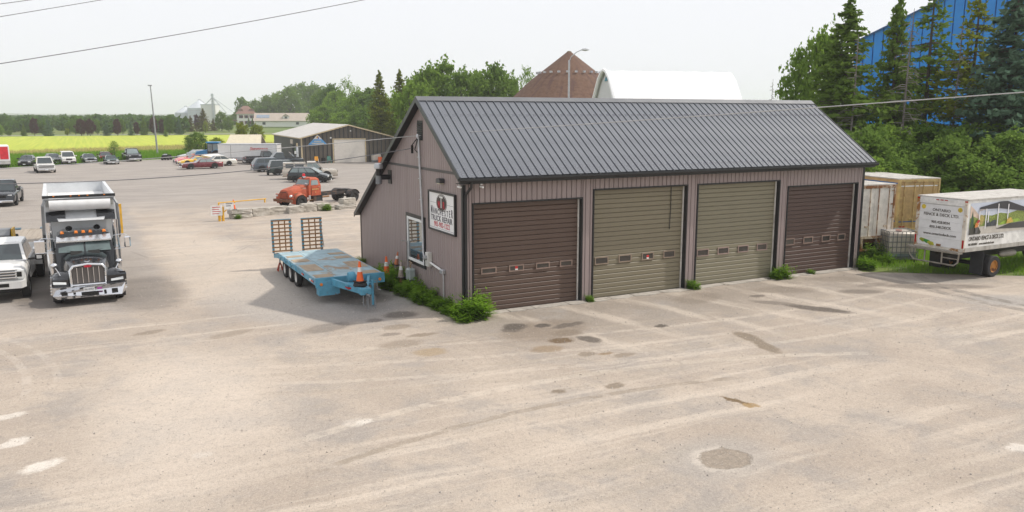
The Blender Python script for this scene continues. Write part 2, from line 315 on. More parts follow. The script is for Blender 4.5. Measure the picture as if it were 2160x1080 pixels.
# ---------------------------------------------------------------- far hills, one mesh each, real terrain ridges
def hill(name, cx, cyy, L, D, H, ang, seed, m):
    r2 = random.Random(seed); ph = [r2.uniform(0, 6) for _ in range(6)]; nx, ny = 60, 10; vs = []; fs = []
    for i in range(nx + 1):
        u = i / nx
        for j in range(ny + 1):
            w = j / ny; pr = math.sin(PI * w) ** 1.2
            hh = H * pr * math.sin(PI * u) ** .7 * (.62 + .2 * math.sin(5 * u + ph[0]) + .12 * math.sin(11 * u + ph[1]) + .06 * math.sin(27 * u + ph[2] + 3 * w))
            x, y = (u - .5) * L, (w - .5) * D
            vs.append((cx + x * math.cos(ang) - y * math.sin(ang), cyy + x * math.sin(ang) + y * math.cos(ang), hh - 1))
    for i in range(nx):
        for j in range(ny): fs.append((i * (ny + 1) + j, (i + 1) * (ny + 1) + j, (i + 1) * (ny + 1) + j + 1, i * (ny + 1) + j + 1))
    b = MB(); b.add(vs, fs); return struct(b.build(name, m, smooth=60))
t = NT('hill_woods'); v = t.coord(); hillm = t.pbr(t.mix(t.ramp(t.noise(v, .012, 5), .35, .65), (.03, .06, .02), (.07, .11, .03)), 1)
hill('hills', -500, 4700, 1700, 700, 36, .1, 3, hillm)
hill('hills', 900, 5600, 3400, 700, 26, .0, 4, hillm)
hill('hills', 2600, 5400, 3400, 700, 24, -.35, 6, hillm)
hill('hills', -1700, 5400, 3800, 900, 30, .3, 9, hillm)
hill('hills', 4700, 3900, 3400, 700, 24, -.7, 5, hillm)
# ---------------------------------------------------------------- the truck repair shop
MAUVE = (.295, .238, .230)
siding = streakmat('siding', MAUVE, (.24, .195, .185), (5, 5, .3), .5, .9, .5)
black = mat('black_trim', (.012, .013, .015), .4, 0, .2)
roofm = mat('roof_steel', (.128, .138, .160), .30, .1, .08, .6, 0, 0, 0, spec=.75)
ridgem = mat('ridge_steel', (.16, .165, .175), .35, .3, .06, .8)
white = mat('white_paint', (.78, .78, .77), .5, 0, .04, 3)
dirtywhite = mat('dirty_white', (.66, .64, .60), .55, 0, .1, 3, 0, 0, .5)
concrete = mat('concrete', (.40, .37, .33), .9, 0, .18, 2, .004, 0, .5)
glassm = mat('dark_glass', (.018, .022, .024), .06, 0, .2, 2, 0, 0, 0, spec=.8)
galv = mat('galvanised', (.50, .51, .53), .38, .55, .12, 6)
chrome = mat('chrome', (.72, .73, .75), .12, .95, .04, 5)
rubber = mat('rubber', (.022, .022, .023), .85, 0, .25, 6)
steelgrey = mat('steel_grey', (.20, .21, .22), .5, .3, .15, 4)
L, WD, HE = 19.68, 11.86, 4.78; RY, RZ = 3.57, 7.52; OX, OE = .28, .36; BE = 11.9
fs = (RZ - 4.82) / (RY + OE); bs = (RZ - 2.47) / (11.74 - RY)
def roofz(y): return RZ - fs * (RY - y) if y < RY else RZ - bs * (y - RY)
shop = thing('repair_shop', 'mauve-grey metal-sided truck repair garage with dark steel gable roof and four overhead doors', 'garage building')
DOORS = [(.376, 4.745, 3.87, 0), (5.287, 9.617, 4.15, 1), (10.2, 14.55, 4.15, 2), (15.09, 19.3, 3.87, 3)]
# core walls (dark sheathing behind the siding)
b = MB(); xs = [0.03] + [q for d in DOORS for q in d[:2]] + [L - .03]
for i in range(0, 10, 2): b.box(xs[i], xs[i + 1], .03, .4, -.05, 4.6)
for d in DOORS: b.box(d[0], d[1], .03, .4, d[2], 4.6)
b.box(.03, L - .03, .42, WD - .03, -.05, 2.3)
b.prism([(.42, 2.3), (WD - .03, 2.3), (RY, RZ - .2), (.42, 4.7)], 0, .03, L - .03)
b.build('wall', mat('sheathing', (.03, .027, .026), .9), shop)
# siding boards on the front, cut round the doors
def frontboards():
    cuts = sorted(set([i * .205 for i in range(97)] + [L] + [q for d in DOORS for q in (d[0] - .05, d[1] + .05)]))
    for a, c in zip(cuts, cuts[1:]):
        if c - a < .02 or c > L + .01: continue
        z0 = 0
        for d in DOORS:
            if a >= d[0] - .051 and c <= d[1] + .051: z0 = d[2] + .05
        m = MB().prism([(a + .008, .03), (a + .008, .004), (a + .022, -.014), (c - .022, -.014), (c - .008, .004), (c - .008, .03)], 2, z0, roofz(-.02) - .12)
        m.build('siding_board', siding, shop)
frontboards()
WIN = (3.62, 5.44, 1.18, 2.92)
def gableboards():
    cuts = sorted(set([i * .205 for i in range(58)] + [WD, WIN[0], WIN[1]]))
    for a, c in zip(cuts, cuts[1:]):
        if c - a < .03: continue
        segs = [(0, None)] if not (a >= WIN[0] - .01 and c <= WIN[1] + .01) else [(0, WIN[2]), (WIN[3], None)]
        for lo, hi in segs:
            pr = [(.03, a + .008), (.004, a + .008), (-.014, a + .022), (-.014, c - .022), (.004, c - .008), (.03, c - .008)]
            top = [hi if hi else roofz(y) - .1 for x, y in pr]
            MB().add([(x, y, lo) for x, y in pr] + [(x, y, z) for (x, y), z in zip(pr, top)],
                     [(0, 1, 2, 3, 4, 5), (6, 7, 8, 9, 10, 11)] + [(i, (i + 1) % 6, 6 + (i + 1) % 6, 6 + i) for i in range(6)]).build('siding_board', siding, shop)
gableboards()
b = MB().box(L + .002, L + .03, 0, WD, 0, 2.4); b.prism([(0, 2.4), (WD, 2.4), (RY, RZ - .12), (0, 4.7)], 0, L + .002, L + .03); b.build('end_wall_cladding', siding, shop)
MB().box(0, L, WD, WD + .03, 0, 2.35).build('back_wall_cladding', siding, shop)
# corner posts, trim line, foundation
b = MB(); b.box(-.03, .085, -.03, .002, 0, 4.55); b.box(-.032, -.016, -.028, .10, 0, 4.55); b.build('corner_trim', black, shop)
MB().box(L - .09, L + .035, -.03, .002, 0, 4.7).build('corner_trim', black, shop)
MB().box(-.03, -.016, WD - .1, WD + .03, 0, 2.35).build('corner_trim', black, shop)
MB().box(-.036, -.015, .1, 7.72, 4.86, 4.95).build('belt_trim', mat('grey_trim', (.07, .066, .066), .5), shop)
b = MB()
for i in range(0, 10, 2): b.box(xs[i] - (.02 if i else .1), xs[i + 1] + .02, -.07, .42, -.05, .03)
b.build('footing', concrete, shop)
# roof: individual steel panels with raised ribs on the front slope
RL = L + 2 * OX; n = 66; w = RL / n
sl = math.hypot(RY + OE, RZ - 4.82); ang = math.atan2(RZ - 4.82, RY + OE)
pm_ = MB()
pr = [(0, 0), (.010, .040), (.030, .040), (.046, .004), (w * .5 - .02, .004), (w * .5, .009), (w * .5 + .02, .004), (w - .015, .004), (w - .015, -.02), (0, -.02)]  # panel stops short, leaving a gap for the rib's shaded line
pm_.prism(pr, 1, 0, sl)
pme = pm_.mesh('roof_panel', roofm)
for i in range(n):
    o = link('roof_panel', pme, shop); o.location = (-OX + i * w, -OE, 4.82); o.rotation_euler = (ang, 0, 0)
MB().slab([(-OX, -OE, 4.79), (L + OX, -OE, 4.79), (L + OX, RY, RZ - .03), (-OX, RY, RZ - .03)], -.02).build('rib_shade_slab', black, shop)  # added black slab; the panel gaps show it as the ribs' shaded lines
bl = math.hypot(11.95 - RY, roofz(11.95) - RZ); ba = math.atan2(roofz(11.95) - RZ, 11.95 - RY)
b = MB()
for i in range(n): b.prism([(x - OX + i * w, z) for x, z in pr], 1, 0, bl)
b.xf(Matrix.Translation((0, RY, RZ)) @ Matrix.Rotation(ba, 4, 'X')); b.build('rear_roof', roofm, shop)
b = MB(); b.slab([(-OX - .02, RY - .22, roofz(RY - .22) + .036), (L + OX + .02, RY - .22, roofz(RY - .22) + .036), (L + OX + .02, RY, RZ + .045), (-OX - .02, RY, RZ + .045)], .012)
b.slab([(-OX - .02, RY, RZ + .045), (L + OX + .02, RY, RZ + .045), (L + OX + .02, RY + .22, roofz(RY + .22) + .036), (-OX - .02, RY + .22, roofz(RY + .22) + .036)], .012); b.build('ridge_cap', ridgem, shop)
# rake trims (fascia + soffit), both gables
def rake(x0, x1, ya, yb, off):
    za, zb = roofz(ya), roofz(yb)
    return MB().add([(x, y, z + d) for x in (x0, x1) for (y, z, d) in ((ya, za, off), (ya, za, off - .2), (yb, zb, off - .2), (yb, zb, off))],
                    [(0, 1, 2, 3), (4, 7, 6, 5), (0, 4, 5, 1), (1, 5, 6, 2), (2, 6, 7, 3), (3, 7, 4, 0)])
edge = mat('rake_trim', (.045, .05, .056), .35, .2, .1)
for x0, x1 in ((-OX - .03, -OX), (L + OX, L + OX + .03)):
    rake(x0, x1, -OE - .02, RY, .035).build('rake_trim', edge, shop); rake(x0, x1, RY, 11.97, .035).build('rake_trim', edge, shop)
for x0, x1 in ((-OX, -.016), (L + .032, L + OX)):
    for ya, yb in ((-OE, RY), (RY, 11.93)):
        za, zb = roofz(ya) - .1, roofz(yb) - .1
        MB().add([(x, y, z) for x in (x0, x1) for (y, z) in ((ya, za), (yb, zb), (yb, zb - .02), (ya, za - .02))], [(0, 1, 2, 3), (4, 7, 6, 5), (0, 4, 5, 1), (1, 5, 6, 2), (2, 6, 7, 3), (3, 7, 4, 0)]).build('soffit', black, shop)
MB().box(-OX + .01, L + OX - .01, -OE + .02, -.016, 4.60, 4.625).build('soffit', black, shop)
MB().box(-OX + .01, L + OX - .01, -OE, -OE + .02, 4.60, 4.79).build('fascia', black, shop)
# gutter, half open, with hangers, and downspout
b = MB(); b.prism([(-OE - .012, 4.80), (-OE - .012, 4.70), (-OE - .05, 4.665), (-OE - .11, 4.675), (-OE - .135, 4.73), (-OE - .13, 4.80), (-OE - .118, 4.80), (-OE - .122, 4.735), (-OE - .10, 4.69), (-OE - .05, 4.68), (-OE - .024, 4.71), (-OE - .024, 4.80)], 0, -OX - .06, L + OX + .06)
g = b.build('gutter', black, shop)
for i in range(24):
    x = .2 + i * .84; MB().box(x, x + .03, -OE - .125, -OE - .015, 4.802, 4.809).build('hanger', steelgrey, g)
MB().tube([(.12, -OE - .07, 4.67), (.12, -OE - .06, 4.5), (.07, -.1, 4.24), (.06, -.075, 4.05), (.06, -.075, .15), (.04, -.3, .06)], .05, 8).build('downspout', black, shop, 40)
# window in the gable wall
wy0, wy1, wz0, wz1 = WIN; wnd = MB().box(-.012, .02, wy0, wy1, wz0, wz1).build('window', mat('window_reveal', (.03, .03, .03), .6), shop)
b = MB()
for a in ((wy0 - .13, wy1 + .13, wz0 - .13, wz0), (wy0 - .13, wy1 + .13, wz1, wz1 + .13), (wy0 - .13, wy0, wz0, wz1), (wy1, wy1 + .13, wz0, wz1)): b.box(-.05, -.015, *a)
b.build('outer_trim', black, wnd)
b = MB()
for a in ((wy0, wy1, wz0, wz0 + .1), (wy0, wy1, wz1 - .1, wz1), (wy0, wy0 + .1, wz0 + .1, wz1 - .1), (wy1 - .1, wy1, wz0 + .1, wz1 - .1)): b.box(-.06, -.012, *a)
b.build('sash', white, wnd)
t = NT('mirror_glass'); gm = t.pbr((.30, .34, .36), .03, .85); MB().box(-.03, -.02, wy0 + .1, wy1 - .1, wz0 + .1, wz1 - .1).build('pane', gm, wnd)
# louvre vent under the peak
vent = MB().box(-.03, -.015, 3.62, 4.16, 5.95, 6.68).build('gable_vent', black, shop)
for i in range(8):
    z = 6.0 + i * .082; MB().slab([(-.032, 3.66, z), (-.032, 4.12, z), (-.075, 4.12, z - .03), (-.075, 3.66, z - .03)], .012).build('louvre', edge, vent)
# overhead doors
DM = [streakmat('door_brown', (.102, .065, .049), (.120, .080, .063), (1.2, 1, 5), .4, .7, .42, .001),
      streakmat('door_khaki', (.212, .186, .124), (.155, .126, .094), (.6, 1, .9), .4, .7, .45, .001),
      streakmat('door_olive', (.228, .208, .142), (.185, .166, .116), (.6, 1, .9), .4, .75, .45, .001),
      streakmat('door_dark_brown', (.090, .056, .046), (.110, .073, .062), (1.2, 1, 5), .4, .7, .42, .001)]
FR = [mat('sash_tan', (.24, .17, .14), .5), mat('sash_tan2', (.26, .20, .15), .5), mat('sash_pink', (.30, .22, .19), .5), mat('sash_tan', (.24, .17, .14), .5)]
redm = mat('red_paint', (.55, .03, .03), .5); stickm = mat('sticker_white', (.75, .75, .73), .5)
for k, (x0, x1, h, i) in enumerate(DOORS):
    dl = ('brown', 'khaki with a hanging pull rope', 'olive khaki', 'dark brown')[i]
    d = bpy.data.objects.new('garage_door', None); COL.objects.link(d); d.parent = shop; d['label'] = '%s overhead door of ribbed slats with a row of four small windows' % dl
    xa, xb, r = x0 + .03, x1 - .03, .17
    nsl = round((h - .02) / .178); sh = (h - .03) / nsl
    WZ = [(1.36, 1.60), (1.30, 1.60), (1.22, 1.52), (1.32, 1.62)][i]
    me = None
    for q in range(nsl):
        z = .015 + q * sh
        if me is None:
            me = MB().prism([(r + .05, .004), (r + .016, .004), (r, .022), (r, sh - .024), (r + .016, sh - .006), (r + .05, sh - .006)], 0, xa, xb).mesh('slat', DM[i])
        o = link('slat', me, d); o.location = (0, 0, z)
    for q in range(4):
        fx = [(.075, .215), (.33, .47), (.585, .72), (.82, .945)][q] if i == 0 else [(.035, .18), (.29, .43), (.545, .68), (.79, .925)][q] if i in (1, 2) else [(.03, .16), (.29, .43), (.56, .69), (.80, .92)][q]
        wa, wb = xa + (xb - xa) * fx[0], xa + (xb - xa) * fx[1]; f = .045
        m = MB()
        for a in ((wa, wb, WZ[0], WZ[0] + f), (wa, wb, WZ[1] - f, WZ[1]), (wa, wa + f, WZ[0] + f, WZ[1] - f), (wb - f, wb, WZ[0] + f, WZ[1] - f)): m.box(a[0], a[1], r - .03, r - .002, a[2], a[3])
        m.build('window_frame', FR[i], d); MB().box(wa + f, wb - f, r - .014, r - .003, WZ[0] + f, WZ[1] - f).build('window_pane', mat('door_pane', (.05, .045, .04), .12, 0, .2, 2, spec=.6), d)
        if (i, q) in ((0, 1), (1, 2)):
            m = (wa + wb) / 2; MB().box(m - .05, m + .06, r - .017, r - .0145, WZ[0] + f + .055, WZ[0] + f + .15).build('sticker', redm, d); MB().box(m - .05, m + .06, r - .017, r - .0145, WZ[0] + f + .004, WZ[0] + f + .053).build('sticker', stickm, d)
    MB().box(xb - .035, xb + .01, r - .05, r - .004, .02, h - .02).build('weather_strip', dirtywhite, d)
    b = MB(); b.box(x1 - .003, x1 + .05, -.04, r + .06, 0, h + .05); b.box(x0 - .05, x0 + .003, -.04, r + .06, 0, h + .05); b.box(x0 + .004, x1 - .004, -.04, r + .06, h - .002, h + .05); b.build('door_trim', black, d)
    MB().box(xa, xb, r - .03, r + .05, .0, .016).build('bottom_seal', rubber, d)
    if i == 1: MB().tube([(xb - .62, r - .03, h - .03), (xb - .62, r - .035, 3.2), (xb - .66, r - .04, 2.45)], .016, 6).build('pull_rope', black, d)
# concrete apron slabs broken along the door sills
for k, (x0, x1, h, i) in enumerate(DOORS):
    r2 = random.Random(k); x = x0 - .1
    while x < x1 - .2:
        w_ = r2.uniform(.7, 1.5); e = min(x1 + .1, x + w_)
        MB().prism([(x + .01, .1), (x + .02, -.22 - r2.uniform(0, .14)), (x + (e - x) * .5, -.3 - r2.uniform(0, .15)), (e - .02, -.22 - r2.uniform(0, .14)), (e - .01, .1)], 2, 0, .028 + r2.uniform(0, .012)).build('apron_slab', concrete, shop); x = e
# service mast, conduit and electric meter
cond = MB().tube([(-.09, 3.9, 6.05), (-.09, 3.62, 3.0), (-.09, 3.60, 1.75), (-.09, 3.52, 1.58), (-.09, 3.3, 1.50), (-.09, 3.12, 1.5)], .042, 8)
mast = thing('service_mast', 'grey electrical service mast and conduit running down the gable wall to its meter', 'conduit')
cond.build('riser', galv, mast, 40); MB().lathe([(.0, .09), (.05, .08), (.07, .03), (.07, -.04), (.0, -.05)], (-.1, 3.9, 6.1), 2, 10).build('weatherhead', galv, mast, 40)
MB().box(-.2, -.016, 2.86, 3.14, 1.26, 1.80, .02).build('meter_box', mat('box_grey', (.60, .59, .55), .5, 0, .08), mast)
MB().lathe([(0, -.13), (.08, -.12), (.095, -.05), (.095, 0)], (-.2, 3.0, 1.6), 0, 12).build('meter', mat('meter_glass', (.35, .36, .37), .15), mast, 40)
MB().tube([(-.09, 2.86, 1.42), (-.09, 2.3, 1.36), (-.09, 1.72, 1.3)], .04, 8).build('conduit', white, mast, 40)
MB().box(-.16, -.016, 1.56, 1.84, 1.2, 1.36, .02).build('junction_box', galv, mast); MB().tube([(-.07, 1.68, 1.2), (-.07, 1.66, .02)], .028, 8).build('conduit', galv, mast, 40)
for z in (2.2, 2.9, 3.7, 4.5, 5.3): MB().box(-.14, -.016, 3.58 + (z - 2.2) * .09, 3.66 + (z - 2.2) * .09, z, z + .03).build('strap', galv, mast)
# exhaust pipe, lamp, gas meter, cameras
ex = thing('exhaust_pipe', 'black elbow exhaust pipe with a grey cap on the gable wall under the low eave', 'pipe')
MB().box(-.05, -.016, 7.25, 7.65, 4.05, 4.62).build('wall_plate', black, ex); MB().tube([(-.04, 7.45, 4.33), (-.40, 7.45, 4.33), (-.48, 7.45, 4.36), (-.52, 7.45, 4.44), (-.52, 7.45, 4.72)], .11, 10).build('elbow', black, ex, 50)
MB().cyl((-.52, 7.45, 4.05), (-.52, 7.45, 4.4), .13, None, 10).build('tee', steelgrey, ex, 50); MB().lathe([(.0, .14), (.16, .12), (.19, .02), (.19, -.08), (.13, -.1)], (-.52, 7.45, 4.78), 2, 12).build('cap', galv, ex, 40)
lm_ = thing('wall_lamp', 'small dark downlight fixed above the white repair sign', 'wall lamp')
MB().prism([(1.55, 4.5), (1.55, 4.62), (1.6, 4.66), (1.84, 4.66), (1.9, 4.62), (1.9, 4.5)], 0, -.22, -.016).build('housing', mat('lamp_bronze', (.05, .05, .055), .4), lm_); MB().box(-.2, -.04, 1.6, 1.85, 4.47, 4.498).build('lens', mat('lamp_lens', (.6, .55, .4), .3), lm_)
l2 = thing('flood_lamp', 'small grey floodlight under the rear slope of the gable roof', 'wall lamp')
MB().box(-.06, -.016, 7.5, 7.62, 5.0, 5.08).build('bracket', black, l2); MB().lathe([(0, .1), (.06, .09), (.11, -.06), (0, -.04)], (-.2, 7.56, 5.02), 2, 10).build('lamp_head', steelgrey, l2, 40)
gmx = thing('gas_meter', 'grey gas meter with riser pipe beside the window', 'meter')
MB().box(-.42, -.12, 4.35, 4.75, .45, .95, .06).build('meter_body', mat('gas_grey', (.30, .34, .33), .5), gmx); MB().tube([(-.27, 4.55, .95), (-.27, 4.55, 1.1), (-.2, 4.55, 1.13), (-.15, 5.0, 1.13), (-.06, 5.1, 1.13)], .025, 6).build('pipe', mat('gas_pipe', (.25, .17, .10), .6), gmx, 40)
MB().tube([(-.08, 5.35, .1), (-.08, 5.35, 1.9), (-.35, 5.36, 1.94)], .02, 6).build('vent_pipe', galv, gmx, 40); MB().tube([(-.27, 4.55, .45), (-.27, 4.55, -.02)], .025, 6).build('riser', galv, gmx)
for y, lab in ((-.02, 'small white security camera under the gutter corner on the gable side'), (-.3, 'small white security camera under the front gutter above the first door')):
    cx_ = -.15 if y > -.1 else .55
    s_ = thing('security_camera', lab, 'camera', (cx_, y, 4.5)); MB().cyl((0, .0, .06), (0, 0, .1), .04, None, 8).build('mount', white, s_); MB().cyl((-.02, .06, 0), (.02, -.1, -.02), .035, None, 8).build('body', white, s_, 40)
# ---------------------------------------------------------------- the sign on the gable wall
sg = thing('repair_sign', 'white truck repair sign in a black frame with oval red and black emblem', 'sign', (-.018, 1.75, 3.44))
SW, SH = 2.36, 1.34
MB().box(-.05, 0, -SW / 2, SW / 2, -SH / 2, SH / 2).build('panel', mat('sign_white', (.80, .80, .80), .4, 0, .02), sg)
b = MB(); f = .06
for a in ((-SW / 2 - f, SW / 2 + f, SH / 2, SH / 2 + f), (-SW / 2 - f, SW / 2 + f, -SH / 2 - f, -SH / 2), (-SW / 2 - f, -SW / 2, -SH / 2, SH / 2), (SW / 2, SW / 2 + f, -SH / 2, SH / 2)): b.box(-.09, .0, *a)
b.build('frame', black, sg)
navy = mat('sign_navy', (.03, .028, .05), .5, 0, 0); red = mat('sign_red', (.50, .02, .035), .5, 0, 0); em = mat('emblem_brown', (.045, .03, .028), .5, 0, 0)
def disc(rx, ry, x, z, m, name):
    # ellipse on the panel, facing -X
    pts = [(rx * math.cos(a), z + ry * math.sin(a)) for a in np.linspace(0, 2 * PI, 33)[:-1]]
    return MB().prism(pts, 0, -x, -x + .003).build(name, m, sg)
RT = (PI / 2, 0, -PI / 2)
disc(.50, .315, .053, .33, em, 'emblem_ring'); disc(.475, .292, .0565, .33, stickm, 'emblem_ring'); disc(.455, .275, .06, .33, em, 'emblem')
text('lettering', 'T', .60, stickm, sg, (-.069, 0, .34), RT, .85, .006); text('lettering', 'M', .36, red, sg, (-.065, .23, .25), RT, .7, .008); text('lettering', 'R', .36, red, sg, (-.065, -.22, .25), RT, .8, .008)
for i, ch in enumerate('MANCHESTER'):
    u = (i - 4.5) / 4.5; text('lettering', ch, .26 + .15 * u * u, navy, sg, (-.054, -u * .94, -.035 + .05 * u * u), RT, (.20 if ch == 'M' else .225) / (.26 + .15 * u * u), .003)
text('lettering', 'TRUCK', .29, navy, sg, (-.054, .55, -.265), RT, .98, .002, sp=1.04); text('lettering', 'REPAIR', .29, navy, sg, (-.054, -.5, -.265), RT, .98, .002, sp=1.04); text('lettering', '905-982-1222', .26, red, sg, (-.054, 0, -.48), RT, .88, .003, sp=1.14)
MB().box(-.0535, -.051, .55, 1.12, .30, .308).build('rule_line', navy, sg); MB().box(-.0535, -.051, -1.12, -.55, .30, .308).build('rule_line', navy, sg); MB().box(-.0535, -.051, -1.12, 1.12, -.62, -.612).build('rule_line', navy, sg)
# ---------------------------------------------------------------- vehicles: shared builders (local +X is forward)
rimm = mat('alloy', (.55, .56, .57), .3, .7, .06, 6); hubdark = mat('hub_dark', (.03, .03, .03), .6)
lampc = mat('headlamp', (.72, .74, .74), .1, .2, .05); tail = mat('tail_lamp', (.42, .012, .012), .2, 0, .1); amber = mat('amber_lamp', (.80, .22, .02), .3, 0, .05)
carglass = mat('car_glass', (.035, .048, .052), .05, 0, .15, 1.5, spec=.9); litglass = mat('pale_glass', (.20, .25, .25), .06, 0, .2, 1.2, spec=.9)
plate = mat('plate', (.72, .74, .76), .5); archm = mat('arch_black', (.012, .012, .012), .9)
WHEELS = {}
def wheel(parent, x, y, r, w, side, rim=rimm, spokes=True, name='wheel'):
    # side +1 outer face towards +Y
    key = (r, w, rim.name)
    if key not in WHEELS:
        ty = MB().lathe([(r * .58, -w / 2), (r * .93, -w / 2), (r, -w * .36), (r, w * .36), (r * .93, w / 2), (r * .60, w / 2), (r * .57, w * .3), (r * .57, -w * .3), (r * .58, -w / 2)], (0, 0, 0), 1, 22).mesh('tyre', rubber, 40)
        rm = MB().lathe([(0, w * .26), (r * .13, w * .28), (r * .16, w * .18), (r * .44, w * .12), (r * .5, w * .36), (r * .60, w * .42), (r * .60, w * .3), (r * .5, -w * .1), (0, -w * .1)], (0, 0, 0), 1, 22).mesh('rim', rim, 40)
        sp = MB()
        for k in range(5):
            a = 2 * PI * k / 5 + .3; c_, s_ = math.cos(a), math.sin(a); px, pz = -s_, c_
            q = [(r * .12 * c_ + px * r * .07, r * .12 * s_ + pz * r * .07), (r * .5 * c_ + px * r * .05, r * .5 * s_ + pz * r * .05), (r * .5 * c_ - px * r * .05, r * .5 * s_ - pz * r * .05), (r * .12 * c_ - px * r * .07, r * .12 * s_ - pz * r * .07)]
            sp.add([(x_, w * .33, z_) for x_, z_ in q] + [(x_, w * .2, z_) for x_, z_ in q], [(0, 1, 2, 3), (4, 7, 6, 5), (0, 4, 5, 1), (1, 5, 6, 2), (2, 6, 7, 3), (3, 7, 4, 0)])
        WHEELS[key] = (ty, rm, sp.mesh('spoke', rim) if spokes else None)
    ty, rm, sp = WHEELS[key]
    e = bpy.data.objects.new(name, None); COL.objects.link(e); e.parent = parent; e.location = (x, y, r); e.rotation_euler = (0, 0, 0 if side > 0 else PI)
    link('tyre', ty, e); link('rim', rm, e)
    if sp: link('spokes', sp, e)
    return e
def ring(x, w, zb, zt, crown=.04, sh=.92):
    return [(x, -w * .86, zb), (x, -w * .98, zb + .12), (x, -w, zb + (zt - zb) * .55), (x, -w * .97, zt - .09), (x, -w * sh, zt - .02), (x, -w * .55, zt + crown * .7), (x, 0, zt + crown),
            (x, w * .55, zt + crown * .7), (x, w * sh, zt - .02), (x, w * .97, zt - .09), (x, w, zb + (zt - zb) * .55), (x, w * .98, zb + .12), (x, w * .86, zb)]
def cabin(parent, pts, zbelt, zroof, wb, wt, paint, glass, npill=2, roofm_=None, roof_glass=False):
    # pts: (rear base x, rear roof x, front roof x, front base x)
    a, b_, c_, d_ = pts
    base = [(a, -wb, zbelt), (d_, -wb, zbelt), (d_, wb, zbelt), (a, wb, zbelt)]; top = [(b_, -wt, zroof), (c_, -wt, zroof), (c_, wt, zroof), (b_, wt, zroof)]
    m = MB(); m.add(base + top + [(b_ + .05, -wt * .8, zroof + .035), (c_ - .05, -wt * .8, zroof + .035), (c_ - .05, wt * .8, zroof + .035), (b_ + .05, wt * .8, zroof + .035)],
          [(0, 1, 5, 4), (1, 2, 6, 5), (2, 3, 7, 6), (3, 0, 4, 7), (4, 5, 9, 8), (5, 6, 10, 9), (6, 7, 11, 10), (7, 4, 8, 11), (8, 9, 10, 11), (0, 3, 2, 1)])
    m.build('cabin', roofm_ or paint, parent, 25)
    def pane(p, q, r_, s_, u0, u1, v0, v1, name, off=.006):
        p, q, r_, s_ = map(Vector, (p, q, r_, s_))
        def at(u, v): return (p * (1 - u) + q * u) * (1 - v) + (s_ * (1 - u) + r_ * u) * v
        nrm = (q - p).cross(s_ - p).normalized() * off
        MB().slab([at(u0, v0) + nrm, at(u1, v0) + nrm, at(u1, v1) + nrm, at(u0, v1) + nrm], .004).build(name, glass, parent)
    pane(base[1], base[2], top[2], top[1], .06, .94, .06, .92, 'windshield'); pane(base[3], base[0], top[0], top[3], .06, .94, .12, .9, 'rear_window')
    for s_ in (0, 1):
        B0, B1, T1, T0 = (base[0], base[1], top[1], top[0]) if s_ == 0 else (base[2], base[3], top[3], top[2])
        us = [(.05 + i * .9 / npill + .012, .05 + (i + 1) * .9 / npill - .012) for i in range(npill)]
        for u0, u1 in us: pane(B0, B1, T1, T0, u0, u1, .1, .88, 'side_window')
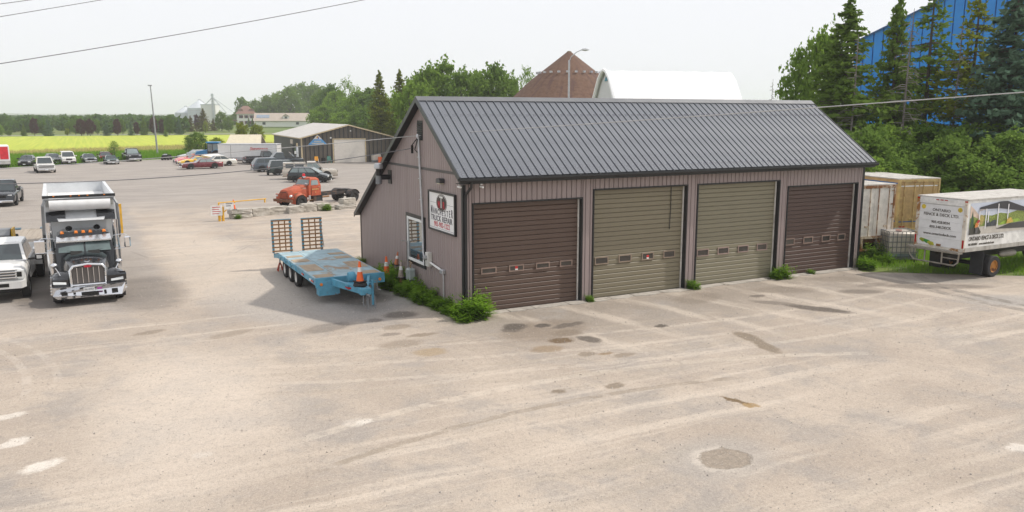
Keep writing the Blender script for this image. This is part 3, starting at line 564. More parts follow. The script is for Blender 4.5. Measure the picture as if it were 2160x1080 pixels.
def car(name, label, cat, loc, rz, paint, L_=4.6, W_=1.8, H_=1.45, style='sedan', group=None, rim=rimm, glass=None, r=.32, roof_paint=None, extra=None):
    t_ = thing(name, label, cat, loc, rz, group); w = W_ / 2; h = L_ / 2; g = .19 if style not in ('pickup', 'suv', 'van') else .30; glass = glass or carglass
    S = {'sedan': [(-1, .80, .9), (-.93, .90, .95), (-.55, .93, 1), (0, .92, 1), (.38, .93, 1), (.7, .80, .97), (.93, .70, .9), (1, .55, .78)],
         'coupe': [(-1, .72, .9), (-.93, .82, .96), (-.55, .86, 1), (0, .84, 1), (.25, .84, 1), (.7, .78, .97), (.95, .68, .92), (1, .58, .86)],
         'vette': [(-1, .66, .84), (-.93, .76, .94), (-.6, .86, 1), (-.2, .76, .93), (.1, .78, .94), (.5, .80, 1), (.85, .62, .92), (1, .40, .7)],
         'hatch': [(-1, .80, .9), (-.95, .95, .96), (-.5, .98, 1), (.3, .98, 1), (.5, .93, .99), (.8, .78, .95), (.95, .66, .88), (1, .5, .76)],
         'suv': [(-1, .95, .93), (-.96, 1.06, .97), (-.5, 1.08, 1), (.3, 1.06, 1), (.5, 1.04, 1), (.85, .98, .97), (.97, .88, .92), (1, .7, .85)],
         'pickup': [(-1, 1.0, .98), (-.97, 1.06, 1), (-.3, 1.07, 1), (.2, 1.07, 1), (.45, 1.06, 1), (.9, 1.02, .98), (.98, .92, .95), (1, .75, .9)]}[style]
    k = H_ / {'sedan': 1.45, 'coupe': 1.32, 'vette': 1.2, 'hatch': 1.5, 'suv': 1.75, 'pickup': 1.85}[style]
    m = MB(); m.loft([ring(u * h, w * ww, g, z * k, .02 if style == 'pickup' else .04) for u, z, ww in S]); m.build('body', paint, t_, 35)
    C = {'sedan': ((-.78, -.45, .08, .42), .90, .90, .70, 2), 'coupe': ((-.72, -.35, .02, .30), .82, .88, .66, 2), 'vette': ((-.55, -.32, -.05, .22), .76, .80, .58, 1),
         'hatch': ((-.98, -.78, .12, .55), .95, .90, .72, 3), 'suv': ((-.98, -.86, .16, .48), 1.04, .93, .78, 3), 'pickup': ((-.16, -.10, .22, .46), 1.05, .93, .76, 2)}[style]
    cabin(t_, [q * h for q in C[0]], C[1] * k, H_ - .035, w * C[2], w * C[3], paint, glass, C[4], roof_paint)
    wx = {'sedan': (-.58, .60), 'coupe': (-.58, .58), 'vette': (-.56, .58), 'hatch': (-.60, .62), 'suv': (-.58, .62), 'pickup': (-.58, .60)}[style]
    for u in wx:
        for s_ in (-1, 1):
            y = s_ * (w - .10)
            a = [(u * h + (r * 1.2) * math.cos(q), r * 1.02 + (r * 1.2) * math.sin(q)) for q in np.linspace(-.35, PI + .35, 15)]
            MB().prism(a, 1, s_ * (w * .9), s_ * (w + .006)).build('wheel_well_shade', archm, t_)  # dark half-disc stands in for the shaded wheel-well cutout
            wheel(t_, u * h, s_ * (w - .085), r, .21, s_, rim)
    zf = .62 * k if style in ('sedan', 'coupe', 'hatch') else (.46 if style == 'vette' else .80 * k)
    for s_ in (-1, 1):
        MB().box(h * .955, h * .955 + .10, s_ * w * .66 - .15, s_ * w * .66 + .15, zf - .06, zf + .09, .02).build('headlight', lampc, t_)
        MB().box(-h - .02, -h + .12, s_ * w * .76 - .1, s_ * w * .76 + .1, zf + .02, zf + .22, .02).build('taillight', tail, t_)
        xm = C[0][3] * h - .25; zm = C[1] * k + .06
        MB().box(xm - .08, xm + .06, s_ * (w * .95), s_ * (w + .19), zm - .02, zm + .13, .03).build('mirror', paint if style != 'pickup' else archm, t_)
    MB().box(h - .06, h + .09, -w * .86, w * .86, g + .03, g + .2, .04).build('bumper', chrome if style in ('pickup', 'coupe') else archm, t_); MB().box(-h - .09, -h + .06, -w * .86, w * .86, g + .05, g + .22, .04).build('bumper', chrome if style in ('pickup', 'coupe') else paint, t_)
    if style != 'vette': MB().box(h - .03, h + .035, -w * .42, w * .42, zf - .14, zf + .06, .015).build('grille', archm, t_)
    MB().box(h + .092, h + .10, -.15, .15, g + .05, g + .17).build('licence_plate', plate, t_)
    if style == 'pickup':
        MB().box(-h * .94, -h * .2, -w * .86, w * .86, 1.075 * k + .02, 1.09 * k + .035).build('bed_cover', archm, t_)
    return t_
P = lambda n, c, ro=.25: mat('paint_' + n, c, ro, .15, .06, 2, 0, .5)
FARCARS = 'cars parked along the grass at the far left of the lot'
def face(dx, dy): return math.atan2(dy, dx)
fc = face(-.12, -1)
car('sedan', 'dark grey sedan mostly hidden behind the white pickup at the grass edge', 'car', (-18.6, 105.0, .014), fc, P('dark', (.025, .027, .032)), 4.6, 1.78, 1.4, 'sedan', FARCARS)
car('sedan', 'grey sedan just right of and behind the white pickup', 'car', (-15.6, 108.8, .014), face(.25, -1), P('grey1', (.10, .11, .11)), 4.5, 1.78, 1.4, 'sedan', FARCARS)
car('suv', 'white sport utility vehicle with roof rails parked facing out at the far left', 'car', (-13.75, 106.4, .014), face(.1, -1), P('white1', (.66, .65, .62)), 4.6, 1.85, 1.78, 'suv', FARCARS, r=.36)
car('coupe', 'dark grey low coupe right of the white sport utility vehicle', 'car', (-11.1, 109.6, .014), face(.12, -1), P('slate', (.055, .07, .075)), 4.7, 1.85, 1.25, 'coupe', FARCARS)
car('sedan', 'maroon sedan seen behind the green sports car', 'car', (-8.9, 112.3, .014), face(-.05, 1), P('maroon1', (.09, .018, .02)), 4.6, 1.78, 1.42, 'sedan', FARCARS)
car('sports_car', 'small dark green sports car parked in front of the maroon sedan', 'car', (-8.3, 104.0, .014), face(.1, -1), P('green1', (.012, .05, .045)), 4.0, 1.68, 1.22, 'coupe', FARCARS, r=.3)
car('pickup_truck', 'black full-size pickup facing out at the right end of the far row', 'pickup', (-5.3, 111.2, .014), face(.12, -1), P('black1', (.012, .012, .014)), 5.6, 2.0, 1.9, 'pickup', FARCARS, r=.4, glass=litglass)
tp = car('pickup_truck', 'white older pickup standing alone facing the camera on the far lot', 'pickup', (-16.0, 89.4, .014), face(.12, -1), P('white2', (.68, .67, .64)), 5.4, 2.0, 1.85, 'pickup', None, r=.4)
MB().box(2.66, 2.76, -.8, .8, .66, .98).build('grille_surround', mat('grille_grey', (.2, .2, .2), .5), tp)
CL = 'classic cars parked by the tractor'
fl = face(-1, -.10)
car('hardtop_car', 'silver-white hardtop car at the back of the classic car row', 'car', (3.6, 109.6, .014), face(-1, -.3), P('silver', (.50, .52, .52)), 5.0, 1.85, 1.55, 'sedan', CL, glass=litglass)
car('classic_coupe', 'pale grey-green classic coupe behind the orange sports car', 'car', (2.9, 106.6, .014), face(-1, -.3), P('palegreen', (.36, .40, .36)), 4.9, 1.8, 1.4, 'coupe', CL, glass=litglass)
car('sports_car', 'orange low sports car in the classic car row', 'car', (2.3, 103.5, .014), face(-1, -.25), P('orange1', (.62, .10, .03)), 4.6, 1.8, 1.2, 'vette', CL)
car('sports_car', 'bright red low sports car between the orange and yellow ones', 'car', (2.0, 99.8, .014), face(-1, -.25), P('red1', (.60, .03, .04)), 4.6, 1.8, 1.2, 'vette', CL)
car('sports_car', 'yellow low sports car mostly behind the maroon classic', 'car', (2.0, 96.0, .014), face(-1, -.2), P('yellow1', (.75, .46, .02)), 4.5, 1.8, 1.2, 'vette', CL, glass=litglass)
car('classic_coupe', 'white two-door classic with small rear side window behind the maroon car', 'car', (4.2, 92.2, .014), face(-1, -.15), P('white3', (.66, .64, .58)), 5.3, 1.9, 1.42, 'coupe', CL)
car('classic_coupe', 'maroon classic two-door car with white-rimmed wheels nearest in its row', 'car', (1.75, 87.2, .014), face(-1, -.12), P('maroon2', (.15, .022, .03)), 5.1, 1.95, 1.32, 'coupe', CL, rim=mat('mag_white', (.6, .6, .6), .4, .2), glass=litglass, r=.35)
GR = 'vehicles parked in a slanted row before the dark metal shop'
car('pickup_truck', 'black pickup with its tailgate to the left beside the white enclosed trailer', 'pickup', (11.0, 93.6, .014), face(1, .05), P('black2', (.013, .013, .016)), 5.6, 2.0, 1.85, 'pickup', GR, r=.4)
car('pickup_truck', 'dark slate pickup facing left with red tail lamps to the right', 'pickup', (11.9, 87.4, .014), face(-1, -.02), P('slate2', (.030, .038, .046)), 5.8, 2.0, 1.9, 'pickup', GR, r=.4)
car('crossover', 'blue-grey crossover with silver wheels next to the slate pickup', 'car', (8.8, 77.4, .014), face(1, .05), P('bluegrey', (.075, .095, .115)), 4.7, 1.9, 1.72, 'hatch', GR, r=.37)
s_ = car('suv', 'small dark green off-roader with a spare wheel on its back door', 'car', (9.2, 71.0, .014), face(1, -.02), P('dkgreen', (.04, .06, .058)), 4.1, 1.75, 1.72, 'suv', GR, r=.36)
wheel(s_, -2.13, 0, .33, .2, 1, hubdark).rotation_euler = (0, 0, PI / 2); s_.children[-1].location.z = 1.0
s_ = car('pickup_truck', 'beige pickup with a windowed bed cap behind the black hatchback', 'pickup', (10.2, 63.9, .014), face(1, -.22), P('beige', (.52, .47, .40)), 5.8, 2.0, 1.9, 'pickup', GR, r=.4, glass=litglass)
bp = P('beige', (0, 0, 0)); MB().loft([[(x, -.9, 1.06), (x, -.82, 1.80), (x, .82, 1.80), (x, .9, 1.06)] for x in (-2.8, -.45)]).build('bed_cap', bp, s_)
for y in (-1, 1):
    for a, c_ in ((-2.55, -1.7), (-1.6, -.65)): MB().slab([(a, y * .885, 1.25), (c_, y * .885, 1.25), (c_, y * .845, 1.66), (a, y * .845, 1.66)], .008 * -y).build('cap_window', carglass, s_)
MB().slab([(-2.81, -.75, 1.2), (-2.81, .75, 1.2), (-2.81, .7, 1.7), (-2.81, -.7, 1.7)], -.01).build('cap_rear_window', carglass, s_)
car('hatchback', 'black five-door hatchback parked just behind the old orange truck', 'car', (9.1, 59.4, .014), face(1, -.62), P('black3', (.012, .016, .016)), 4.3, 1.76, 1.55, 'hatch', GR, glass=litglass)
car('pickup_truck', 'dark pickup cut off by the left picture edge behind the flatbed', 'pickup', (-17.2, 49.6, .014), face(-.05, -1), P('dark2', (.03, .034, .04)), 5.6, 2.0, 1.9, 'pickup', r=.42)
# ---------------------------------------------------------------- far-left cargo trailer with red panel
tr = thing('cargo_trailer', 'white cargo trailer with a red end panel at the far left edge', 'trailer', (-21.7, 102.6, .014), face(-.1, 1))
MB().box(-2.5, 2.5, -1.2, 1.2, .55, 2.9, .05).build('box', white, tr); MB().box(-2.53, -2.502, -1.05, -.1, 1.15, 2.75).build('panel', mat('red_panel', (.62, .02, .03), .5), tr); MB().box(-2.56, -2.5, -1.2, 1.2, .5, .95).build('rear_sill', mat('sill_grey', (.45, .45, .43), .6), tr)
for y in (-1, 1):
    for x in (-.5, .5): wheel(tr, x, y * 1.05, .34, .2, y)
MB().box(2.5, 4.0, -.06, .06, .5, .62).build('tongue', archm, tr)
# ---------------------------------------------------------------- black conventional dump truck
tk = thing('dump_truck', 'black conventional dump truck with chrome bumper, tall stacks and silver box, facing the camera', 'truck', (-11.55, 8.75, .014), face(.03, -1))
blk = mat('truck_black', (.016, .018, .022), .16, .2, .1, 2, 0, .6); frm = mat('frame_black', (.018, .018, .018), .6); alu = mat('aluminium', (.62, .63, .65), .28, .75, .08, 3)
# origin: middle of front axle on the ground; front bumper at x=+.95
b = MB(); pts = [(-1.05, .52), (-1.2, .62), (-1.2, .98), (-1.05, 1.0), (1.05, 1.0), (1.2, .98), (1.2, .62), (1.05, .52)]
b.loft([[(.62 if abs(y) > 1.1 else .80, y, z) for y, z in pts], [(.78 if abs(y) > 1.1 else 1.0, y, z) for y, z in pts]]); bu = b.build('bumper', chrome, tk)
for y in (-.82, .82): MB().box(.96, 1.012, y - .1, y + .1, .66, .79).build('tow_opening', archm, bu)
for y in (-.5, .5): MB().box(.96, 1.012, y - .04, y + .04, .67, .76).build('tow_hole', archm, bu)
MB().box(.96, 1.012, -.28, .28, .62, .74).build('step_opening', archm, bu); MB().box(1.0, 1.02, -.2, .16, .77, .93).build('licence_plate', plate, bu); MB().box(1.0, 1.02, .24, .40, .82, .9).build('badge_plate', mat('plate_violet', (.35, .05, .3), .5), bu)
text('plate_text', 'PA12754', .09, navy, bu, (1.023, -.02, .85), (PI / 2, 0, PI / 2), .9)
# hood: tapered loft with rounded top
def hring(x, w, zb, zt): return [(x, -w, zb), (x, -w * 1.02, zb + (zt - zb) * .6), (x, -w * .94, zt - .1), (x, -w * .7, zt - .01), (x, 0, zt + .04), (x, w * .7, zt - .01), (x, w * .94, zt - .1), (x, w * 1.02, zb + (zt - zb) * .6), (x, w, zb)]
MB().loft([hring(.66, .60, .95, 1.70), hring(.3, .64, .95, 1.80), (hring(-.6, .76, .95, 1.93)), hring(-1.15, .86, .95, 2.0)]).build('hood', blk, tk, 40)
for y in (-.3, .3): MB().loft([[(-1.12, y - .22, 1.95), (-1.12, y - .2, 2.06), (-1.12, y + .2, 2.06), (-1.12, y + .22, 1.95)], [(-.8, y - .2, 1.9), (-.8, y - .18, 1.97), (-.8, y + .18, 1.97), (-.8, y + .2, 1.9)]]).build('cowl_vent', archm, tk)
g_ = MB().prism([(-.50, .98), (-.52, 1.55), (-.44, 1.66), (.44, 1.66), (.52, 1.55), (.50, .98)], 0, .665, .70).build('grille', mat('grille_mesh', (.11, .10, .095), .5, .4, .2, 40), tk)
b = MB(); b.tube([(.70, -.56, .92), (.70, -.585, 1.56), (.69, -.48, 1.72), (.69, 0, 1.78), (.69, .48, 1.72), (.70, .585, 1.56), (.70, .56, .92), (.70, -.56, .92)], .055, 8); b.build('grille_surround', chrome, g_, 50)
for i in range(5): y = -.36 + i * .18; MB().box(.70, .72, y - .010, y + .010, 1.0, 1.66).build('grille_bar', chrome, g_)
MB().prism([(.13 * math.cos(a), 1.70 + .045 * math.sin(a)) for a in np.linspace(0, 2 * PI, 17)[:-1]], 0, .74, .765).build('badge', mat('badge_red', (.45, .01, .03), .3), g_)
MB().tube([(.62, -.09, 1.90), (.64, 0, 1.86), (.62, .09, 1.90)], .016, 6).build('hood_ornament', chrome, tk)
for s_ in (-1, 1):
    rg = []
    for a in np.linspace(-.25, PI * .93, 12):
        cx_, cz_ = .0 + .70 * math.cos(a), .58 + .74 * math.sin(a)
        rg.append([(cx_, s_ * .60, cz_ + .05), (cx_, s_ * .62, cz_ + .13), (cx_ * 1.0, s_ * .95, cz_ + .10), (cx_, s_ * 1.18, cz_ - .02), (cx_ * .96, s_ * 1.2, cz_ - .10), (cx_ * .9, s_ * .62, cz_ - .06)])
    MB().loft(rg).build('fender', blk, tk, 50)
    b = MB(); b.box(.34, .70, s_ * 1.2, s_ * .60, .86, 1.24, .06); b.build('fender', blk, tk)
    MB().add([(.66, s_ * .72, 1.0), (.66, s_ * .72, 1.09), (.62, s_ * 1.17, 1.16), (.62, s_ * 1.17, 1.04), (.76, s_ * .74, 1.0), (.73, s_ * .74, 1.08), (.70, s_ * 1.15, 1.14), (.72, s_ * 1.15, 1.03)],
             [(0, 1, 2, 3), (4, 7, 6, 5), (0, 4, 5, 1), (1, 5, 6, 2), (2, 6, 7, 3), (3, 7, 4, 0)]).build('headlight', lampc, tk)
    wheel(tk, 0, s_ * 1.03, .52, .28, s_, alu, False)
    for xx in (-5.4, -6.75, -8.1):
        wheel(tk, xx, s_ * 1.09, .52, .26, s_, alu, False); wheel(tk, xx, s_ * .80, .52, .26, s_, alu, False)
    MB().tube([(.35, s_ * .86, 1.15), (.33, s_ * .95, 1.45), (.22, s_ * 1.06, 1.66)], .02, 6).build('mirror_arm', chrome, tk); MB().lathe([(0, .09), (.07, .07), (.115, 0), (.1, -.03), (0, -.04)], (.22, s_ * 1.08, 1.72), 0, 12).build('fender_mirror', chrome, tk, 50)
    b = MB(); b.tube([(-1.25, s_ * .98, 2.62), (-1.1, s_ * 1.4, 2.7), (-1.1, s_ * 1.5, 2.62), (-1.1, s_ * 1.5, 2.1), (-1.25, s_ * 1.0, 2.0)], .018, 6); b.build('mirror_arm', chrome, tk); MB().box(-1.18, -1.02, s_ * 1.38, s_ * 1.62, 2.08, 2.58, .05).build('mirror', chrome, tk)
    st = MB().cyl((-2.05, s_ * 1.16, .9), (-2.05, s_ * 1.16, 3.25), .11, None, 12).build('exhaust_stack', chrome, tk, 40); MB().cyl((-2.04, s_ * 1.16, 1.2), (-2.04, s_ * 1.16, 2.4), .15, None, 12).build('heat_shield', chrome, st, 40)
    MB().cyl((-1.72, s_ * 1.12, 1.0), (-1.72, s_ * 1.12, 2.05), .19, None, 14).build('air_cleaner', chrome, tk, 40)
    b = MB(); b.box(-2.0, -1.15, s_ * .95, s_ * 1.22, .55, .95, .04); b.build('fuel_tank', alu, tk)
    for q in range(4): MB().box(.55, .72, s_ * 1.205, s_ * 1.26, .6 + q * .12, .65 + q * .12).build('marker_lamp', chrome, tk)
# cab
zc = [(-.98, 1.0), (-1.0, 2.0), (-.90, 2.72), (-.7, 2.86), (.7, 2.86), (.90, 2.72), (1.0, 2.0), (.98, 1.0)]
MB().loft([[(-2.55, y, z) for y, z in zc], [(-1.5 if z > 2.5 else -1.12, y, z) for y, z in zc]]).build('cab', blk, tk, 35)
def wsp(y, v): return (-1.105 - .37 * v, y * (1 - .06 * v), 2.02 + .58 * v)
for s_ in (-1, 1): MB().slab([wsp(s_ * .03, 0), wsp(s_ * .90, 0), wsp(s_ * .90, .97), wsp(s_ * .03, .97)], .012 * s_).build('windshield', mat('truck_glass', (.10, .14, .14), .05, 0, .25, 1.5, spec=.9), tk)
MB().slab([wsp(-.025, 0), wsp(.025, 0), wsp(.025, 1), wsp(-.025, 1)], .025).build('windshield_post', blk, tk)
for s_ in (-1, 1): MB().tube([(-1.09, s_ * .2, 2.03), (-1.14, s_ * .62, 2.08)], .012, 5).build('wiper', archm, tk)
MB().add([(-1.47, -.92, 2.60), (-1.47, .92, 2.60), (-1.22, .95, 2.44), (-1.22, -.95, 2.44), (-1.50, -.92, 2.70), (-1.50, .92, 2.70), (-1.22, .95, 2.50), (-1.22, -.95, 2.50)], [(0, 1, 2, 3), (4, 7, 6, 5), (0, 4, 5, 1), (1, 5, 6, 2), (2, 6, 7, 3), (3, 7, 4, 0)]).build('sun_visor', alu, tk)
for y in (-.72, -.25, 0, .25, .72): MB().loft([[(-1.5, y - .07, 2.80), (-1.5, y - .05, 2.90), (-1.5, y + .05, 2.90), (-1.5, y + .07, 2.80)], [(-1.40, y - .06, 2.80), (-1.41, y - .04, 2.87), (-1.41, y + .04, 2.87), (-1.40, y + .06, 2.80)]]).build('cab_lamp', amber, tk)
for y in (-.48, .48): MB().lathe([(.12, .24), (.10, .16), (.04, 0), (.03, -.4), (0, -.42)], (-1.62, y, 3.03), 0, 12).build('air_horn', chrome, tk, 40); MB().cyl((-1.75, y, 2.85), (-1.75, y, 3.0), .03).build('horn_bracket', chrome, tk)
for s_ in (-1, 1): MB().slab([(-2.35, s_ * 1.0, 2.05), (-1.3, s_ * 1.0, 2.05), (-1.5, s_ * .93, 2.6), (-2.35, s_ * .93, 2.6)], .01 * -s_).build('side_window', carglass, tk)
MB().box(-9.0, .55, -.45, .45, .62, .92).build('chassis', frm, tk)
# dump box: open steel box with cab shield, tarp roll and tarp arms
silver = mat('box_silver', (.66, .68, .70), .42, .3, .08, 2); bx0, bx1, bz0, bz1 = -10.9, -2.95, 1.25, 3.25
b = MB(); b.box(bx0, bx1, -1.24, -1.18, bz0, bz1); b.box(bx0, bx1, 1.18, 1.24, bz0, bz1); b.box(bx0, bx1, -1.18, 1.18, bz0, bz0 + .06); b.box(bx0, bx0 + .06, -1.18, 1.18, bz0 + .06, bz1); b.box(bx1 - .06, bx1, -1.18, 1.18, bz0 + .06, bz1)
bx = b.build('dump_box', silver, tk)
b = MB(); b.box(bx0 - .03, bx1 + .03, -1.30, -1.18, bz1, bz1 + .06); b.box(bx0 - .03, bx1 + .03, 1.18, 1.30, bz1, bz1 + .06); b.box(bx0 - .03, bx0 + .07, -1.18, 1.18, bz1, bz1 + .06); b.build('top_rail', silver, bx)
for s_ in (-1, 1):
    for q in range(9): MB().box(bx0 + .3 + q * .9, bx0 + .4 + q * .9, s_ * 1.24, s_ * 1.30, bz0, bz1).build('side_rib', silver, bx)
MB().box(bx0 + .05, bx1 - .3, -1.17, 1.17, 2.78, 2.80).build('tarp_cover', white, bx)
MB().box(bx1 + .01, bx1 + .1, -1.3, 1.3, 3.24, 3.35).build('header_beam', frm, bx)
MB().box(bx1 - .05, bx1 + .06, -1.2, 1.2, 2.9, 3.24).build('headboard', mat('headboard', (.45, .46, .45), .4, .3, .35, 2), bx)
for y in (-.9, -.3, 0, .3, .9): MB().box(bx1 + .1, bx1 + .12, y - .03, y + .03, 3.3, 3.34).build('marker', amber, bx)
MB().cyl((bx1 + .34, -1.08, 3.02), (bx1 + .34, 1.08, 3.0), .24, None, 14).build('tarp_roll', mat('tarp_white', (.72, .73, .74), .6, 0, .06), bx, 50)
MB().box(bx1 + .1, bx1 + .5, -1.22, 1.22, 3.20, 3.25).build('tarp_housing', steelgrey, bx)
for s_ in (-1, 1):
    MB().tube([(bx1 - .5, s_ * 1.36, 1.5), (bx1 + .45, s_ * 1.34, 1.9), (bx1 + .55, s_ * 1.30, 3.0), (bx1 + .42, s_ * 1.2, 3.2)], .06, 6).build('tarp_arm', steelgrey, bx)
    rg = []
    for a in np.linspace(0, PI / 2, 7):
        rg.append([(bx1 + .1 + .34 * math.cos(a), s_ * .55, 2.35 + .42 * math.sin(a)), (bx1 + .1, s_ * .55, 2.3), (bx1 + .1, s_ * 1.22, 2.3), (bx1 + .1 + .30 * math.cos(a), s_ * 1.22, 2.35 + .36 * math.sin(a))])
    MB().loft(rg).build('shoulder_fairing', blk, bx, 40)
MB().slab([(bx1 + .1, -.95, 2.72), (bx1 + .1, .95, 2.72), (bx1 + .55, .8, 2.36), (bx1 + .55, -.8, 2.36)], .02).build('cab_shield', silver, bx)
for ch in list(tk.children):      # low medium-duty proportions
    if ch.name.split('.')[0] in ('wheel', 'dump_box', 'chassis'): continue
    ch.scale.z = .88; ch.location.z -= .15 if ch.name.startswith('bumper') else .09
bx.location.z = .38
# ---------------------------------------------------------------- white dual-wheel pickup with a flatbed trailer behind
wp = thing('dually_pickup', 'white dual-rear-wheel pickup with black towing mirrors beside the black dump truck', 'pickup', (-14.62, 10.55, .014), face(-.03, -1))
wht = mat('pickup_white', (.74, .74, .73), .2, 0, .04, 2, 0, .5)
def prg(x, w, zb, zt, cr): return [(x, -w * .9, zb), (x, -w, zb + .15), (x, -w * 1.01, zt - .35), (x, -w * .97, zt - .13), (x, -w * .86, zt - .03), (x, -w * .6, zt), (x, -w * .45, zt + cr), (x, 0, zt + cr * 1.1), (x, w * .45, zt + cr), (x, w * .6, zt), (x, w * .86, zt - .03), (x, w * .97, zt - .13), (x, w * 1.01, zt - .35), (x, w, zb + .15), (x, w * .9, zb)]
MB().loft([prg(x, w_, .55, z, c_) for x, z, w_, c_ in ((-1.9, 1.42, 1.0, .0), (-.75, 1.44, 1.02, .02), (-.3, 1.43, 1.03, .06), (.3, 1.40, 1.03, .06), (.65, 1.35, 1.02, .04), (.80, 1.28, .99, .02), (.88, 1.12, .96, .0))]).build('body', wht, wp, 45)
cabin(wp, (-3.25, -3.12, -1.45, -.55), 1.42, 2.06, .97, .76, wht, carglass, 2)
MB().box(-3.4, -1.2, -1.02, 1.02, .55, 1.42, .04).build('doors', wht, wp)
MB().box(-3.0, -1.7, -.5, .5, 2.065, 2.08).build('sunroof', mat('sunroof', (.25, .27, .31), .1, 0, .05), wp)
MB().box(.86, .96, -.80, .80, .92, 1.30, .02).build('grille', mat('grille_grey2', (.12, .12, .12), .5), wp)
for z in (1.0, 1.11, 1.22): MB().box(.965, 1.0, -.75, .75, z - .025, z + .025, .01).build('grille_bar', chrome, wp)
MB().loft([[(.8, y, z) for y, z in ((-1.03, .58), (-1.03, .88), (1.03, .88), (1.03, .58))], [(1.12, y, z) for y, z in ((-.9, .58), (-.9, .85), (.9, .85), (.9, .58))]]).build('bumper', wht, wp)
MB().box(.9, 1.08, -.85, .85, .42, .575, .03).build('air_dam', archm, wp); MB().box(1.125, 1.135, -.5, .5, .66, .8).build('bumper_grille', archm, wp); MB().box(1.125, 1.14, -.16, .16, .60, .74).build('licence_plate', plate, wp)
for s_ in (-1, 1):
    MB().box(.80, .965, s_ * .68, s_ * 1.0, .93, 1.30, .03).build('headlight', lampc, wp); MB().box(.95, .975, s_ * .76, s_ * .92, 1.02, 1.22).build('headlight_bezel', archm, wp); MB().box(1.0, 1.10, s_ * .66, s_ * .84, .68, .80).build('fog_lamp', archm, wp)
    wheel(wp, 0, s_ * .93, .43, .28, s_, alu, True); wheel(wp, -4.3, s_ * 1.1, .43, .26, s_, alu, True); wheel(wp, -4.3, s_ * .8, .43, .26, s_, alu, False)
    MB().prism([(.52 * math.cos(q), .45 + .52 * math.sin(q)) for q in np.linspace(-.2, PI + .2, 15)], 1, s_ * .9, s_ * 1.035).build('wheel_well_shade', archm, wp)  # dark disc in place of the shaded front wheel well
    b = MB(); b.tube([(-.85, s_ * 1.0, 1.42), (-.85, s_ * 1.34, 1.44)], .04, 6); b.build('mirror_arm', archm, wp); MB().box(-.93, -.79, s_ * 1.24, s_ * 1.52, 1.36, 1.74, .03).build('mirror', archm, wp); MB().box(-.786, -.775, s_ * 1.3, s_ * 1.48, 1.42, 1.56).build('mirror_lamp', lampc, wp)
    b = MB(); b.loft([[(-4.95, s_ * 1.0, 1.0), (-4.95, s_ * 1.25, .95), (-4.95, s_ * 1.25, .7), (-4.95, s_ * 1.0, .7)], [(-4.6, s_ * 1.0, 1.42), (-4.6, s_ * 1.26, 1.18), (-4.6, s_ * 1.26, .95), (-4.6, s_ * 1.0, .95)], [(-3.9, s_ * 1.0, 1.42), (-3.9, s_ * 1.26, 1.18), (-3.9, s_ * 1.26, .95), (-3.9, s_ * 1.0, .95)], [(-3.6, s_ * 1.0, 1.0), (-3.6, s_ * 1.25, .95), (-3.6, s_ * 1.25, .7), (-3.6, s_ * 1.0, .7)]]); b.build('dually_fender', wht, wp, 40)
b = MB(); b.box(-5.6, -3.45, -1.02, -.94, .8, 1.44); b.box(-5.6, -3.45, .94, 1.02, .8, 1.44); b.box(-5.6, -3.45, -.94, .94, .8, .86); b.box(-5.6, -5.52, -.94, .94, .86, 1.44); b.box(-3.5, -3.42, -.94, .94, .86, 1.44); b.build('bed', wht, wp)
MB().box(-5.4, .8, -.4, .4, .45, .6).build('chassis', frm, wp)
for ch in list(wp.children):
    if not ch.name.startswith('wheel'): ch.scale.z = .93
wood = streakmat('old_wood', (.36, .31, .255), (.23, .19, .15), (1, 9, 3), .4, .7, .85, .003)
ft = thing('flatbed_trailer', 'grey wood-decked flatbed trailer standing behind the white pickup', 'trailer', (-14.3, 20.6, .014), face(-.03, -1))
b = MB(); b.box(-4, 3.6, -1.22, -1.1, .72, .92); b.box(-4, 3.6, 1.1, 1.22, .72, .92); b.box(-4, -3.86, -1.1, 1.1, .72, .92); b.box(3.46, 3.6, -1.1, 1.1, .72, .92)
for q in range(6): b.box(-3.3 + q * 1.25, -3.2 + q * 1.25, -1.1, 1.1, .72, .88)
b.build('frame', mat('trailer_greygreen', (.10, .12, .11), .6), ft)
for q in range(8): MB().box(-3.86, 3.46, -1.09 + q * .273, -1.09 + q * .273 + .262, .885, .93).build('deck_plank', wood, ft)
for s_ in (-1, 1):
    for x in (-1.0, -.1): wheel(ft, x, s_ * 1.05, .38, .22, s_, hubdark, False)
    for x in (-3, -1.9, .8, 2.0, 3.0): MB().box(x - .03, x + .03, s_ * 1.22, s_ * 1.28, .74, .9).build('stake_pocket', steelgrey, ft)
    MB().box(-3.95, -3.6, s_ * .45, s_ * .95, .935, 1.0, .01).build('ramp_end', mat('ramp_blue', (.12, .2, .26), .6), ft)
b = MB(); b.tube([(3.6, -.5, .8), (5.0, 0, .75)], .06, 6); b.tube([(3.6, .5, .8), (5.0, 0, .75)], .06, 6); b.build('tongue', frm, ft)
mp = thing('mower_deck', 'grey machine with a yellow guard loaded on the flatbed behind the pickup cab', 'machine', (-15.1, 18.2, .944), face(-.03, -1))
MB().loft([[(x, -.55, z0), (x, -.5, z0 + h_), (x, .5, z0 + h_), (x, .55, z0)] for x, z0, h_ in ((-1.0, .25, .3), (-.4, .2, .6), (.3, .2, .62), (.7, .25, .35))]).build('hood', steelgrey, mp, 30); MB().box(-.4, .6, -.62, -.56, .3, .85).build('guard', mat('guard_yellow', (.70, .42, .02), .5), mp); MB().box(-.4, .6, .56, .62, .3, .85).build('guard', mat('guard_yellow', (0, 0, 0)), mp)
for x in (-.6, .45):
    for s_ in (-1, 1): wheel(mp, x, s_ * .6, .24, .2, s_, hubdark, False)
